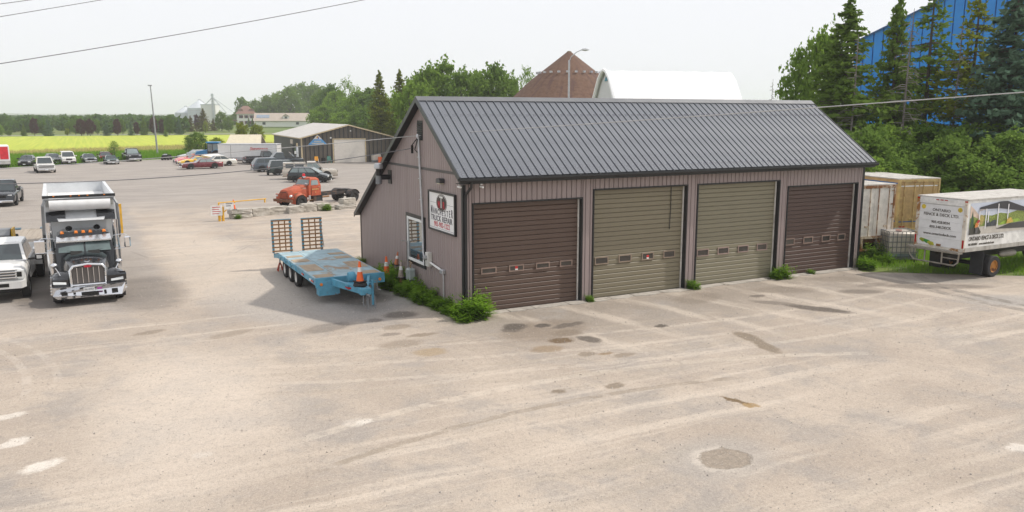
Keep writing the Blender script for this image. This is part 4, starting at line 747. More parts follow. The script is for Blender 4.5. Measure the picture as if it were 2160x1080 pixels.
# ---------------------------------------------------------------- blue equipment trailer (world axes; deck along Y)
bt = thing('equipment_trailer', 'light blue tandem equipment trailer with raised rusty ramps and worn wood deck inserts', 'trailer', (-2.82, 0, .014))
blue = rustmat('trailer_blue', (.085, .30, .43), .16, .5); bdeck = rustmat('deck_blue', (.31, .43, .48), .42, .7, (.36, .27, .19), (.30, .22, .15), .8); rustb = rustmat('ramp_rust', (.27, .14, .06), .75, .8, (.30, .16, .07), (.17, .08, .035))
hw = 1.32; y0, y1, zd = 4.2, 10.7, .92
b = MB()
b.box(-hw, -hw + .1, y0, y1, zd - .24, zd - .012); b.box(hw - .1, hw, y0, y1, zd - .24, zd - .012); b.box(-hw, hw, y0 - .1, y0 - .002, zd - .26, zd + .03)
for q in range(9): b.box(-hw + .1, hw - .1, y0 + .2 + q * .75, y0 + .28 + q * .75, zd - .2, zd - .05)
b.build('frame', blue, bt)
for a, c_ in ((-hw + .012, -.46), (.46, hw - .012)):
    MB().box(a, c_, y0 + .002, y1, zd - .012, zd).build('deck_plate', bdeck, bt)
MB().box(-.452, .452, y0 + .002, y1, zd - .012, zd + .006).build('deck_plate', bdeck, bt)
dwood = streakmat('deck_wood', (.42, .33, .235), (.27, .20, .14), (5, 1, 3), .35, .7, .85, .003)
for s_ in (-1, 1):
    for ya, yb, n_ in ((4.35, 4.95, 3), (5.75, 7.2, 5), (8.05, 8.6, 2), (9.15, 9.6, 2)):
        for q in range(n_):
            wq = (yb - ya) / n_; xa, xb = (-1.22, -.56) if s_ < 0 else (.56, 1.22)
            MB().box(xa, xb, ya + q * wq + .006, ya + (q + 1) * wq - .006, zd + .001, zd + .012).build('deck_plank', dwood, bt)
# beaver tail
for a, c_ in ((-hw, -.5), (-.49, .49), (.5, hw)): MB().slab([(a, 10.7, zd), (c_, 10.7, zd), (c_, 11.55, zd - .17), (a, 11.55, zd - .17)], -.03).build('beaver_tail', bdeck if abs(a) > .49 else mat('grate_teal', (.03, .11, .12), .7), bt)
for s_ in (-1, 1): MB().prism([(10.7, zd - .015), (10.7, zd - .24), (11.55, zd - .34), (11.55, zd - .18)], 0, s_ * (hw - .1), s_ * hw).build('tail_rail', blue, bt)
rl = MB().box(-hw, hw, 11.56, 11.64, zd - .36, zd - .17).build('rear_beam', blue, bt)
for x in (-1.1, -.95, .95, 1.1): MB().cyl((x, 11.64, zd - .27), (x, 11.67, zd - .27), .05, None, 10).build('lamp', tail, rl)
# ramps standing up
for x0, x1 in ((-1.36, -.50), (-.03, .88)):
    rp = bpy.data.objects.new('ramp', None); COL.objects.link(rp); rp.parent = bt; rp.location = (x0, 11.6, zd - .15); rp.rotation_euler = (R(-3), 0, 0); W_ = x1 - x0; Hh = 1.5
    for x in (-.01, W_ - .08): MB().box(x, x + .09, -.03, .05, 0, Hh).build('side_rail', blue, rp)
    for x in (W_ * .36, W_ * .66): MB().box(x, x + .045, .0, .045, .05, Hh).build('stringer', rustb, rp)
    for q in range(9): z = .08 + q * (Hh - .14) / 8; MB().box(-.02, W_ + .02, -.075, -.032, z - .03, z + .03).build('rung', rustb, rp)
    MB().box(.07, W_ - .07, -.02, .03, Hh - .07, Hh).build('top_bar', blue, rp)
MB().tube([(.9, 11.4, zd), (.86, 11.5, zd + .6), (.78, 11.55, zd + 1.2)], .018, 5).build('ramp_chain', steelgrey, bt)
# A-frame tongue
for s_ in (-1, 1):
    MB().add([(s_ * .75, y0 - .1, zd - .27), (s_ * .65, y0 - .1, zd - .27), (s_ * .02, 2.3, zd - .33), (s_ * .12, 2.3, zd - .33), (s_ * .75, y0 - .1, zd - .02), (s_ * .65, y0 - .1, zd - .02), (s_ * .02, 2.3, zd - .12), (s_ * .12, 2.3, zd - .12)],
             [(0, 1, 2, 3), (4, 7, 6, 5), (0, 4, 5, 1), (1, 5, 6, 2), (2, 6, 7, 3), (3, 7, 4, 0)]).build('tongue_rail', blue, bt)
MB().box(-.2, .2, 2.16, 2.42, zd - .34, zd - .10, .02).build('coupler', blue, bt); MB().tube([(0, 2.16, zd - .3), (0, 1.98, zd - .3), (.06, 1.9, zd - .3), (0, 1.84, zd - .3)], .035, 6).build('pintle_ring', steelgrey, bt)
MB().box(-.45, .45, 3.0, 3.5, zd - .16, zd - .09).build('tongue_plate', blue, bt)
MB().lathe([(0, -.12), (.17, -.12), (.19, -.08), (.19, .08), (.17, .12), (0, .12)], (-.1, 3.62, zd + .08), 0, 14).build('winch', blue, bt, 40)
MB().tube([(.55, 2.9, zd), (.62, 2.85, zd + .02), (.62, 2.85, zd - .3), (.75, 2.82, zd - .34)], .02, 6).build('crank', steelgrey, bt); MB().cyl((.45, 2.85, .05), (.45, 2.85, zd + .05), .045).build('jack_leg', blue, bt); MB().box(.35, .55, 2.75, 2.95, 0, .03).build('jack_foot', steelgrey, bt)
for s_ in (-1, 1):
    MB().box(s_ * .45, s_ * hw, y0 - .14, y0 - .101, zd - .33, zd - .10).build('end_panel', blue, bt); MB().cyl((s_ * 1.12, y0 - .14, zd - .2), (s_ * 1.12, y0 - .175, zd - .2), .055, None, 10).build('marker_lamp', amber, bt)
    MB().box(s_ * hw, s_ * (hw + .03), 4.4, 4.7, zd - .17, zd - .1).build('reflector', tail, bt); MB().box(s_ * hw, s_ * (hw + .03), 4.72, 4.95, zd - .17, zd - .1).build('reflector', white, bt); MB().box(s_ * hw, s_ * (hw + .03), 5.9, 6.2, zd - .17, zd - .1).build('reflector', tail, bt)
MB().box(-.45, -.25, 2.9, 3.3, zd - .23, zd - .17).build('reflector', tail, bt); MB().box(-hw + .1, -.45, 4.0, 4.4, .3, .66).build('tool_box', blue, bt)
for k in range(3): MB().tube([(-.1 + k * .12, 2.2, .6), (-.16 + k * .14, 2.05, .25), (-.02 + k * .14, 1.95, .12), (.04 + k * .12, 2.1, .55)], .016, 5).build('safety_chain', steelgrey, bt)
ww = mat('wheel_white', (.66, .65, .62), .5, 0, .1)
for s_ in (-1, 1):
    for y in (7.6, 8.65, 9.7):
        e = wheel(bt, s_ * 1.17, y, .37, .22, 1, ww, False); e.rotation_euler = (0, 0, -PI / 2 * s_)
    for y in (7.6, 8.65, 9.7): MB().tube([(s_ * hw, y - .5, zd - .22), (s_ * hw, y - .35, zd - .08), (s_ * hw, y, zd - .03), (s_ * hw, y + .35, zd - .08), (s_ * hw, y + .5, zd - .22)], .035, 5).build('fender_lip', blue, bt)
for y in (7.6, 8.65, 9.7): MB().cyl((-1.1, y, .37), (1.1, y, .37), .05).build('axle', frm, bt)
jk = thing('jack_stand', 'small red jack stand under the left rear corner of the blue trailer', 'jack stand', (-3.95, 11.3, .014))
for a in range(4): MB().tube([(.16 * math.cos(a * PI / 2 + .8), .16 * math.sin(a * PI / 2 + .8), 0), (.03 * math.cos(a * PI / 2 + .8), .03 * math.sin(a * PI / 2 + .8), .36)], .03, 4).build('leg', mat('jack_red', (.45, .06, .03), .5), jk)
MB().cyl((0, 0, .3), (0, 0, .56), .03).build('post', steelgrey, jk)
# ---------------------------------------------------------------- traffic cones
orange = mat('cone_orange', (.80, .13, .02), .5, 0, .08, 4); coneold = mat('cone_faded', (.55, .16, .06), .7, 0, .3, 6, 0, 0, .8); band = mat('cone_band', (.72, .72, .70), .5, 0, .08)
def cone(name, label, loc, H_=.72, mo=orange, tilt=(0, 0), base=True, group='orange traffic cones'):
    c_ = thing(name, label, 'traffic cone', loc, 0, group); c_.rotation_euler = (tilt[0], tilt[1], .4); r0, r1 = H_ * .19, H_ * .045
    rr = lambda z: r0 + (r1 - r0) * z / H_
    for za, zb, m_, nm in ((.03, H_ * .50, mo, 'cone_body'), (H_ * .50, H_ * .72, band, 'reflective_band'), (H_ * .72, H_, mo, 'cone_tip')):
        MB().cyl((0, 0, za), (0, 0, zb), rr(za), rr(zb), 14).build(nm, m_, c_, 50)
    if base: MB().box(-H_ * .25, H_ * .25, -H_ * .25, H_ * .25, 0, .035, .01).build('base', rubber, c_)
    return c_
cone('traffic_cone', 'bright orange cone standing on the tongue of the blue trailer', (-2.86, 2.75, .98), .74)
ty = thing('spare_tyre', 'worn black tyre lying on the trailer tongue under an orange cone', 'tyre', (-2.86, 2.75, .86)); MB().lathe([(.12, -.05), (.22, -.06), (.26, 0), (.22, .10), (.12, .09), (.12, -.05)], (0, 0, 0), 2, 16).build('tread', rubber, ty, 50)
cone('traffic_cone', 'bright orange cone in the weeds next to the trailer corner', (-.72, 6.15, .42), .78)
cone('traffic_cone', 'dirty cone with white band tilted on a wooden post by the gable wall', (-.32, 6.1, .82), .55, coneold, (R(6), R(6)))
cone('traffic_cone', 'stacked faded grey and orange cones leaning by the gas meter', (-.52, 5.0, .50), .66, mat('cone_grey', (.33, .27, .23), .7, 0, .3, 6, 0, 0, .6), (0, R(2)))
cone('traffic_cone', 'squat faded orange cone at the bottom of the stack near the gas meter', (-.52, 5.0, .30), .42, coneold)
cone('traffic_cone', 'orange cone on the first stone block beside the yellow gate', (-2.75, 31.75, .62), .66)
for nm, lab, x, y, h_ in (('wooden_post', 'short weathered wooden post holding up a tilted cone by the wall', -.32, 6.1, .84), ('wooden_post', 'low stump under the bright orange cone in the weeds', -.72, 6.15, .43), ('wooden_post', 'low stump under the stacked faded cones', -.52, 5.0, .31)):
    p_ = thing(nm, lab, 'post', (x, y, 0)); MB().cyl((0, .04, -.1), (0, 0, h_), .085, .075, 9).build('stump', wood, p_)
# ---------------------------------------------------------------- stone blocks
t = NT('limestone'); v = t.coord('Object'); oi = t.n.new('ShaderNodeObjectInfo').outputs['Random']
c = t.mix(t.ramp(t.noise(v, 2.2, 6, .65), .3, .7), (.31, .295, .265), (.50, .47, .43)); c = t.mix(t.math('MULTIPLY', t.ramp(t.noise(v, 5, 5), .55, .75), .6), c, (.17, .155, .135)); c = t.mix(t.math('MULTIPLY', oi, .35), c, (.44, .39, .31))
stonem = t.pbr(c, .9, 0, t.bump(t.noise(v, 9, 5), .6, .03))
def stone(label, x, y, rz, l, d, h_, z=0, seed=0):
    b = bmesh.new(); bmesh.ops.create_cube(b, size=1); bmesh.ops.subdivide_edges(b, edges=b.edges[:], cuts=3, use_grid_fill=True); r2 = random.Random(seed)
    for q in b.verts:
        e = sum(abs(abs(k) - .5) < .01 for k in q.co); k = .94 if e >= 3 else .975 if e == 2 else 1
        q.co = Vector((q.co.x * l * k + r2.uniform(-.03, .03), q.co.y * d * k + r2.uniform(-.03, .03), (q.co.z * k + .5) * h_ + r2.uniform(-.02, .02)))
    me = bpy.data.meshes.new('stone_block'); b.to_mesh(me); b.free(); me.materials.append(stonem)
    o = link('stone_block', me); o.location = (x, y, z); o.rotation_euler = (0, 0, rz); return tag(o, label, 'stone block', 'rough stone blocks lining the gate')
sa = .3
for i, a in enumerate([('lower stone block at the gate end of the row', -2.3, 31.9, sa, 1.42, .7, .28, 0), ('upper stone block carrying the small orange cone', -2.35, 31.95, sa, 1.5, .7, .34, .29), ('tall pale stone block, second in the row from the gate', -1.0, 32.45, sa + .05, 1.34, .7, .58, 0),
                       ('long stone block in front of the orange truck bumper', .30, 33.0, sa, 1.5, .7, .54, 0), ('stone block in front of the orange truck front wheel', 1.55, 33.05, sa - .05, 1.16, .7, .50, .0), ('squared pale stone block below the orange cab', 2.62, 33.35, sa - .1, 1.08, .7, .60, 0),
                       ('stone block with weeds growing at its foot', 3.72, 33.8, sa, 1.06, .7, .50, 0), ('smallest stone at the gap in the row', 4.42, 33.75, sa, .40, .4, .30, 0), ('lower grey stone block nearest the shop roof', 5.5, 33.9, sa, 1.55, .7, .34, 0), ('upper grey stone block nearest the shop roof', 5.75, 34.2, sa, 1.15, .7, .42, .35)]):
    stone(*a, seed=i)
# ---------------------------------------------------------------- yellow barrier gates
ylw = mat('gate_yellow', (.72, .40, .03), .5, 0, .12, 4, 0, 0, .25)
gt = thing('barrier_gate', 'yellow swing barrier with two white notice boards beside the stone blocks', 'gate', (-3.75, 30.6, .014))
for x in (-.1, .12): MB().cyl((x, 0, 0), (x, 0, .85 if x < 0 else .95), .09, None, 10).build('post', ylw, gt, 40)
MB().tube([(-.1, 0, .6), (-.1, 0, 1.22)], .05, 8).build('hinge_tube', ylw, gt); MB().tube([(-.15, 0, 1.2), (3.0, .35, 1.3)], .034, 8).build('arm', ylw, gt); MB().tube([(.15, 0, .55), (.95, .1, 1.2)], .035, 8).build('brace', ylw, gt); MB().tube([(2.9, .33, 1.28), (2.9, .33, 1.05)], .05, 8).build('latch', ylw, gt)
for x, z, w_, h_, l1, l2 in ((-.28, .72, .72, .66, ('PRIVATE', 'NO ENTRY'), 'sign_red'), (.52, .98, .58, .44, ('No Parking', 'Trucks'), 'sign_navy')):
    n_ = MB().box(x - w_ / 2, x + w_ / 2, -.14, -.115, z - h_ / 2, z + h_ / 2).build('notice_board', stickm, gt)
    for k in range(4 if w_ > .6 else 2): MB().box(x - w_ * .36, x + w_ * .36 - (k % 2) * .1, -.1425, -.1405, z + h_ * .3 - k * .14, z + h_ * .3 - k * .14 + .045).build('print_line', MATS[l2], n_)
g2_ = thing('gate_post', 'yellow steel gate frame standing behind the black dump truck', 'gate post', (-10.0, 27.4, .014))
for x in (-.28, .25): MB().box(x - .06, x + .06, -.06, .06, 0, 1.75 if x > 0 else 1.1).build('post', ylw, g2_)
MB().box(-.22, .19, -.04, .04, 1.60, 1.72).build('cross_bar', ylw, g2_); MB().box(-.22, .19, -.04, .04, .5, .6).build('cross_bar', ylw, g2_)
# ---------------------------------------------------------------- old orange truck
ot = thing('vintage_truck', 'rusty orange vintage cab-and-chassis truck with red roof beacon behind the stone blocks', 'truck', (2.25, 36.6, .014), face(-.87, -.49)); ot.scale = (1, 1, .93)
org = rustmat('old_orange', (.43, .085, .035), .42, .6, (.26, .075, .03), (.13, .055, .03), 1.3); dk = mat('chassis_dark', (.03, .032, .035), .7, .1, .3, 3, 0, 0, .6, (.16, .08, .04))
def orr(x, w, zb, zt, k=.8): return [(x, -w, zb), (x, -w, zb + (zt - zb) * .6), (x, -w * k, zt - .06), (x, -w * .4, zt), (x, w * .4, zt), (x, w * k, zt - .06), (x, w, zb + (zt - zb) * .6), (x, w, zb)]
MB().loft([orr(.86, .46, .75, 1.30), orr(.80, .5, .75, 1.46), orr(.5, .54, .75, 1.56), orr(-.4, .66, .8, 1.72), orr(-.85, .74, .8, 1.78)]).build('hood', org, ot, 45)
gr_ = MB().prism([(-.40, .78), (-.43, 1.22), (-.3, 1.32), (.3, 1.32), (.43, 1.22), (.40, .78)], 0, .86, .90).build('grille', mat('grille_rust', (.07, .025, .02), .8), ot)
for q in range(5): MB().box(.90, .93, -.4, .4, .82 + q * .095, .87 + q * .095).build('grille_bar', org, gr_)
MB().box(.86, 1.02, -1.0, 1.0, .52, .74, .02).build('bumper', rustmat('bumper_rust', (.18, .09, .06), .6), ot)
for s_ in (-1, 1):
    rg = []
    for a in np.linspace(-.2, PI * 1.0, 12):
        cx_, cz_ = .05 + .60 * math.cos(a), .50 + .60 * math.sin(a); rg.append([(cx_, s_ * .5, cz_ + .14), (cx_, s_ * .75, cz_ + .16), (cx_, s_ * .98, cz_ + .08), (cx_, s_ * 1.03, cz_ - .03), (cx_ * .96, s_ * .95, cz_ - .04), (cx_ * .96, s_ * .5, cz_)])
    MB().loft(rg).build('fender', org, ot, 50); MB().box(.25, .84, s_ * .46, s_ * .80, .74, 1.10, .05).build('fender', org, ot)
    MB().lathe([(0, .1), (.08, .09), (.11, .02), (.1, -.1), (0, -.1)], (.80, s_ * .72, 1.0), 0, 12).build('headlight', lampc, ot, 40); MB().box(.68, .76, s_ * .84, s_ * .96, 1.02, 1.12).build('turn_lamp', tail, ot)
    wheel(ot, 0, s_ * .92, .50, .24, s_, hubdark, False)
    for y in (.95, .68): wheel(ot, -5.5, s_ * y, .50, .24, s_, hubdark, False)
    MB().box(-1.25, -.6, s_ * .98, s_ * .72, .55, .60).build('running_board', rustb, ot); MB().box(-.9, -.75, s_ * .98, s_ * .9, .6, .95).build('step_bracket', galv, ot)
    MB().box(-2.05, -1.15, s_ * .98, s_ * .6, .42, .86, .04).build('tank', dk, ot)
    rg = [[(-5.5 + .6 * math.cos(a), s_ * .55, .5 + .6 * math.sin(a)), (-5.5 + .6 * math.cos(a), s_ * 1.08, .5 + .6 * math.sin(a)), (-5.5 + .57 * math.cos(a), s_ * 1.08, .5 + .57 * math.sin(a)), (-5.5 + .57 * math.cos(a), s_ * .55, .5 + .57 * math.sin(a))] for a in np.linspace(.3, PI - .3, 10)]
    MB().loft(rg).build('rear_fender', dk, ot)
MB().loft([[(x, -w, .88), (x, -w, 1.72), (x, w, 1.72), (x, w, .88)] for x, w in ((-2.12, .80), (-2.05, .88), (-.85, .84))]).build('cab', org, ot, 35)
cc = [(-2.1, -.82, 1.70), (-.98, -.80, 1.70), (-1.2, -.66, 2.22), (-2.0, -.70, 2.22)]
MB().add([(x, y * s, z) for s in (1, -1) for x, y, z in cc] + [(-1.3, -.5, 2.33), (-1.92, -.5, 2.33), (-1.3, .5, 2.33), (-1.92, .5, 2.33)],
         [(0, 1, 2, 3), (4, 7, 6, 5), (0, 3, 7, 4), (1, 5, 6, 2), (2, 8, 9, 3), (6, 7, 11, 10), (2, 6, 10, 8), (3, 9, 11, 7), (8, 10, 11, 9), (0, 4, 5, 1)]).build('cab_roof', org, ot, 40)
MB().slab([(-.975, .70, 1.74), (-.975, -.70, 1.74), (-1.17, -.6, 2.17), (-1.17, .6, 2.17)], -.012).build('windshield', litglass, ot)
for s_ in (-1, 1): MB().slab([(-1.85, s_ * .826, 1.74), (-1.12, s_ * .815, 1.74), (-1.27, s_ * .71, 2.12), (-1.85, s_ * .73, 2.12)], .012 * -s_).build('side_window', litglass, ot); MB().box(-1.9, -1.78, s_ * .88, s_ * .905, 1.55, 1.59).build('door_handle', chrome, ot); MB().box(-1.12, -1.09, s_ * .84, s_ * .865, .95, 1.7).build('door_seam', mat('seam_dark', (.1, .03, .015), .8), ot)
gold = mat('door_gold', (.70, .50, .20), .6)
text('door_lettering', 'MANCHESTER', .14, gold, ot, (-1.5, .885, 1.40), (PI / 2, 0, PI), .75, .003); text('door_lettering', '5', .16, gold, ot, (-1.5, .885, 1.16), (PI / 2, 0, PI), .9, .003)
text('hood_badge', 'GMC', .10, chrome, ot, (-.55, .745, 1.52), (PI / 2, 0, PI), 1.3, .003)
MB().lathe([(.13, 0), (.13, .1), (.09, .11), (.09, .2), (0, .21)], (-1.28, -.1, 2.33), 2, 12).build('beacon_base', galv, ot, 40); MB().lathe([(.11, 0), (.11, .14), (.08, .2), (0, .22)], (-1.28, -.1, 2.44), 2, 12).build('beacon', mat('beacon_red', (.7, .01, .02), .2), ot, 40)
MB().lathe([(.1, .25), (.07, .12), (.04, -.1), (0, -.1)], (-1.05, .25, 2.36), 0, 10).build('siren_horn', chrome, ot, 40); MB().lathe([(.13, .2), (.11, .1), (.0, -.02)], (-1.0, .62, 1.85), 0, 10).build('spot_lamp', chrome, ot, 40)
for s_ in (-1, 1): MB().box(-6.3, -.8, s_ * .36, s_ * .46, .74, .98).build('frame_rail', dk, ot)
for x in (-2.6, -3.5, -4.5, -6.2): MB().box(x - .05, x + .05, -.36, .36, .76, .94).build('cross_member', rustb, ot)
MB().cyl((-5.5, -.8, .5), (-5.5, .8, .5), .08).build('axle', frm, ot); MB().cyl((-3.2, .52, .66), (-2.2, .52, .66), .07).build('muffler', rustb, ot, 40); MB().lathe([(.15, 0), (.45, .02), (.5, .1), (.15, .1)], (-5.4, 0, .98), 2, 16).build('fifth_wheel', dk, ot)
# ---------------------------------------------------------------- box truck at the right (rear towards -X)
bk = thing('box_truck', 'white box truck with fence company lettering and patio picture on its side', 'truck', (0, 0, .014))
bx0, byn, byf, zb_, zt_ = 20.95, -4.2, -1.88, 1.22, 3.42; bwhite = rustmat('box_white', (.74, .74, .72), .04, .4)
MB().box(bx0 + .02, bx0 + 6.6, byn, byf, zb_ + .18, zt_ - .05).build('cargo_box', bwhite, bk)
MB().slab([(bx0, byn - .03, zt_ - .05), (bx0 + 6.6, byn - .03, zt_ - .05), (bx0 + 6.6, byf + .03, zt_ - .05), (bx0, byf + .03, zt_ - .05)], .06).build('roof', mat('roof_grey', (.50, .48, .45), .7, 0, .12, 2, 0, 0, .5), bk)
rustw = rustmat('rust_white', (.66, .62, .54), .42, .6, (.40, .20, .05), (.22, .09, .03))
for y in (byn, byf - .14): MB().box(bx0 - .05, bx0 + .018, y, y + .14, zb_, zt_ - .052).build('rear_post', rustw, bk)
MB().box(bx0 - .05, bx0 + .018, byn + .14, byf - .14, zt_ - .30, zt_ - .052).build('rear_header', bwhite, bk); MB().box(bx0 - .06, bx0 + .018, byn + .14, byf - .14, zb_, zb_ + .1).build('rear_sill', rustw, bk)
for q in range(5): MB().box(bx0 - .02, bx0 + .012, byn + .145, byf - .145, zb_ + .105 + q * .356, zb_ + .105 + q * .356 + .35).build('door_section', mat('roll_door', (.76, .77, .78), .45, 0, .05, 3), bk)
ym = (byn + byf) / 2; RR = (PI / 2, 0, -PI / 2); ink = mat('ink_brown', (.055, .045, .03), .6, 0, 0)
for s, size, z, sx_ in (('ONTARIO', .16, 2.86, 1.15), ('FENCE & DECK LTD.', .165, 2.66, 1.1), ('905.428.0034', .15, 2.34, 1.05), ('800.348.DECK', .15, 2.13, 1.1), ('www.ontariodeck.com', .15, 1.83, 1.1)):
    text('lettering', s, size, ink, bk, (bx0 - .024, ym, z), RR, sx_, .003)
for y in (byf - .32, byn + .32): MB().prism([(y + .10 * math.cos(a), 2.96 + .10 * math.sin(a)) for a in np.linspace(0, 2 * PI, 17)[:-1]], 0, bx0 - .028, bx0 - .021).build('round_decal', mat('decal_yellow', (.55, .42, .04), .5, 0, .3, 8), bk)
for k, (dy, dz) in enumerate(((0, 0), (-.2, -.04), (-.38, -.1))): MB().prism([(byf - .22 + dy, 1.52 + dz), (byf - .30 + dy, 1.60 + dz), (byf - .52 + dy, 1.56 + dz), (byf - .58 + dy, 1.44 + dz), (byf - .38 + dy, 1.42 + dz)], 0, bx0 - .028 - k * .002, bx0 - .021).build('leaf_decal', mat('decal_green%d' % k, [(.30, .36, .03), (.05, .30, .05), (.38, .38, .03)][k], .5, 0, .2, 5), bk)
for y in (byn + .06, byf - .06): MB().box(bx0 - .056, bx0 - .051, y - .04, y + .04, zb_ + .15, zb_ + .5).build('reflector', tail, bk); MB().box(bx0 - .056, bx0 - .051, y - .06, y + .06, zt_ - .12, zt_ - .07).build('marker_lamp', tail, bk)
for y in (-.2, 0, .2): MB().box(bx0 - .056, bx0 - .051, ym + y - .07, ym + y + .07, zt_ - .13, zt_ - .09).build('marker_lamp', tail, bk)
MB().box(bx0 - .05, bx0 - .021, ym - .1, ym + .1, zb_ + .11, zb_ + .2).build('latch', rustb, bk)
MB().box(bx0 + .02, bx0 + 6.6, byn - .02, byn + .03, zb_, zb_ + .178).build('side_rail', mat('rail_alu', (.46, .45, .42), .5, .3, .15, 4, 0, 0, .5), bk)
# picture panel on the side facing -Y : a printed patio scene made of flat printed shapes
yp = byn - .004; px0, px1, pz0, pz1 = bx0 + .16, bx0 + 4.6, 1.94, 3.26
pic = MB().box(px0, px1, yp - .004, yp, pz0, pz1).build('picture_panel', mat('print_sky', (.55, .60, .70), .4, 0, .08, 1), bk)
def pr_(name, pts, col, k, var=.2, s=6): MB().prism([(px0 + u * (px1 - px0), pz0 + w_ * (pz1 - pz0)) for u, w_ in pts], 1, yp - .0045 - k * .0025, yp - .0035 - k * .0025 + .0008).build(name, mat('print_' + name + str(k), col, .45, 0, var, s), pic)
pr_('house', [(0, .5), (0, .93), (.06, .80), (.13, .62), (.13, .45)], (.60, .47, .38), 1)
pr_('hedge', [(.0, .18), (0, .52), (.05, .58), (.12, .50), (.22, .60), (.33, .56), (.46, .63), (.58, .58), (.72, .66), (.9, .60), (1, .64), (1, .3)], (.20, .26, .05), 2, .5, 14)
pr_('spruce', [(.005, .2), (.02, .55), (.035, .74), (.055, .5), (.07, .2)], (.04, .09, .05), 3, .4, 16)
pr_('tree', [(.13, .3), (.12, .5), (.16, .62), (.21, .58), (.22, .42), (.18, .28)], (.38, .32, .10), 4, .4, 16)
pr_('patio', [(0, 0), (0, .16), (.15, .24), (.45, .26), (1, .30), (1, 0)], (.52, .49, .44), 5, .1)
pr_('planter', [(0, 0), (0, .2), (.14, .22), (.18, .06), (.16, 0)], (.05, .05, .04), 6, .4, 20)
pr_('lawn', [(.42, .22), (.5, .34), (.75, .40), (.8, .3)], (.27, .42, .05), 7)
pr_('mat', [(.40, .12), (.62, .26), (1, .3), (1, .05)], (.06, .06, .06), 8)
pr_('chairs', [(.24, .22), (.24, .40), (.29, .42), (.30, .34), (.36, .42), (.40, .40), (.40, .22)], (.05, .06, .07), 9, .5, 20)
pr_('beam', [(.12, .73), (.14, .79), (.55, .99), (.55, .92)], (.42, .38, .36), 10); pr_('slats', [(.12, .80), (.14, .86), (.44, 1.0), (.55, 1.0), (.90, .70), (.85, .62), (.44, .78)], (.035, .035, .045), 11, .3, 20)
for k, (u, a, c_) in enumerate(((.125, .25, .73), (.225, .16, .80), (.26, .35, .72), (.405, .18, .93), (.56, .3, .9))): pr_('column', [(u, a), (u, c_), (u + .014, c_), (u + .014, a)], (.78, .78, .80), 12 + k, .02)
pr_('pot', [(.085, .04), (.08, .25), (.12, .25), (.115, .04)], (.10, .10, .10), 18); pr_('flowers', [(.07, .22), (.075, .36), (.10, .40), (.13, .34), (.12, .24)], (.60, .22, .06), 19, .4, 30); pr_('red_flowers', [(.095, .37), (.10, .45), (.13, .47), (.145, .42), (.12, .36)], (.40, .03, .04), 20, .3, 30); pr_('shrub', [(.55, .26), (.56, .42), (.62, .46), (.66, .30)], (.55, .38, .08), 21, .4, 20)
text('lettering', 'ONTARIO FENCE & DECK LTD.', .24, ink, bk, (px0 + .05, byn - .006, 1.75), (PI / 2, 0, 0), .72, .006, .2, 'LEFT'); text('lettering', '905.428.0034    www.ontariodeck.com', .13, ink, bk, (px0 + .05, byn - .006, 1.52), (PI / 2, 0, 0), .85, .003, .2, 'LEFT')
MB().box(bx0 + .06, bx0 + 6.5, ym - .4, ym + .4, .75, .98).build('chassis', frm, bk)
galr = mat('step_steel', (.33, .31, .27), .6, .3, .2, 5, 0, 0, .6)
MB().box(bx0 - .35, bx0 - .062, byn + .02, byf + .12, zb_ - .08, zb_ + .0).build('rear_step', galr, bk)
b = MB(); b.tube([(bx0 - .25, byf + .05, zb_ - .08), (bx0 - .25, byf + .02, .85), (bx0 - .25, byf - .2, .64), (bx0 - .25, byn + .25, .64), (bx0 - .25, byn + .08, .78), (bx0 - .25, byn + .05, zb_ - .08)], .035, 7)
for y in (ym + .45, ym - .35): b.tube([(bx0 - .25, y, .64), (bx0 - .25, y, zb_ - .08)], .035, 7)
b.tube([(bx0 - .25, ym - .35, .92), (bx0 - .25, byn + .06, .92)], .025, 6); b.build('under_guard', galr, bk, 50)
rimo = rustmat('rim_orange', (.45, .20, .04), .5)
for y in (byn + .05, byn + .33): e = wheel(bk, bx0 + 2.05, y, .46, .25, -1, rimo, False)
for y in (byf - .08, byf - .36): wheel(bk, bx0 + 2.05, y, .46, .25, 1, rimo, False)
for y in (byn - .08, byf - .5): MB().box(bx0 + 1.22, bx0 + 1.24, y, y + .58, .16, 1.15).build('mud_flap', mat('flap_black', (.03, .032, .036), .8, 0, .3, 3), bk)
MB().lathe([(.03, -.62), (.13, -.5), (.15, -.3), (.15, .4), (.1, .5)], (bx0 + 3.6, byn + .35, .86), 0, 12).build('muffler', mat('muffler', (.28, .26, .23), .6, .3, .2), bk, 40); MB().cyl((bx0 + 2.05, byn + .1, .46), (bx0 + 2.05, byf - .1, .46), .09).build('axle', frm, bk)
# cab beyond the right picture edge
MB().loft([ring(bx0 + x, 1.0, .6, z, .05) for x, z in ((6.75, 2.5), (7.6, 2.5), (8.0, 1.7), (9.0, 1.55), (9.2, 1.0))]).xf(Matrix.Translation((0, ym, 0))).build('cab', bwhite, bk, 40)
for y in (byn + .15, byf - .15): wheel(bk, bx0 + 8.4, y, .46, .25, -1 if y < ym else 1, rimo, False)
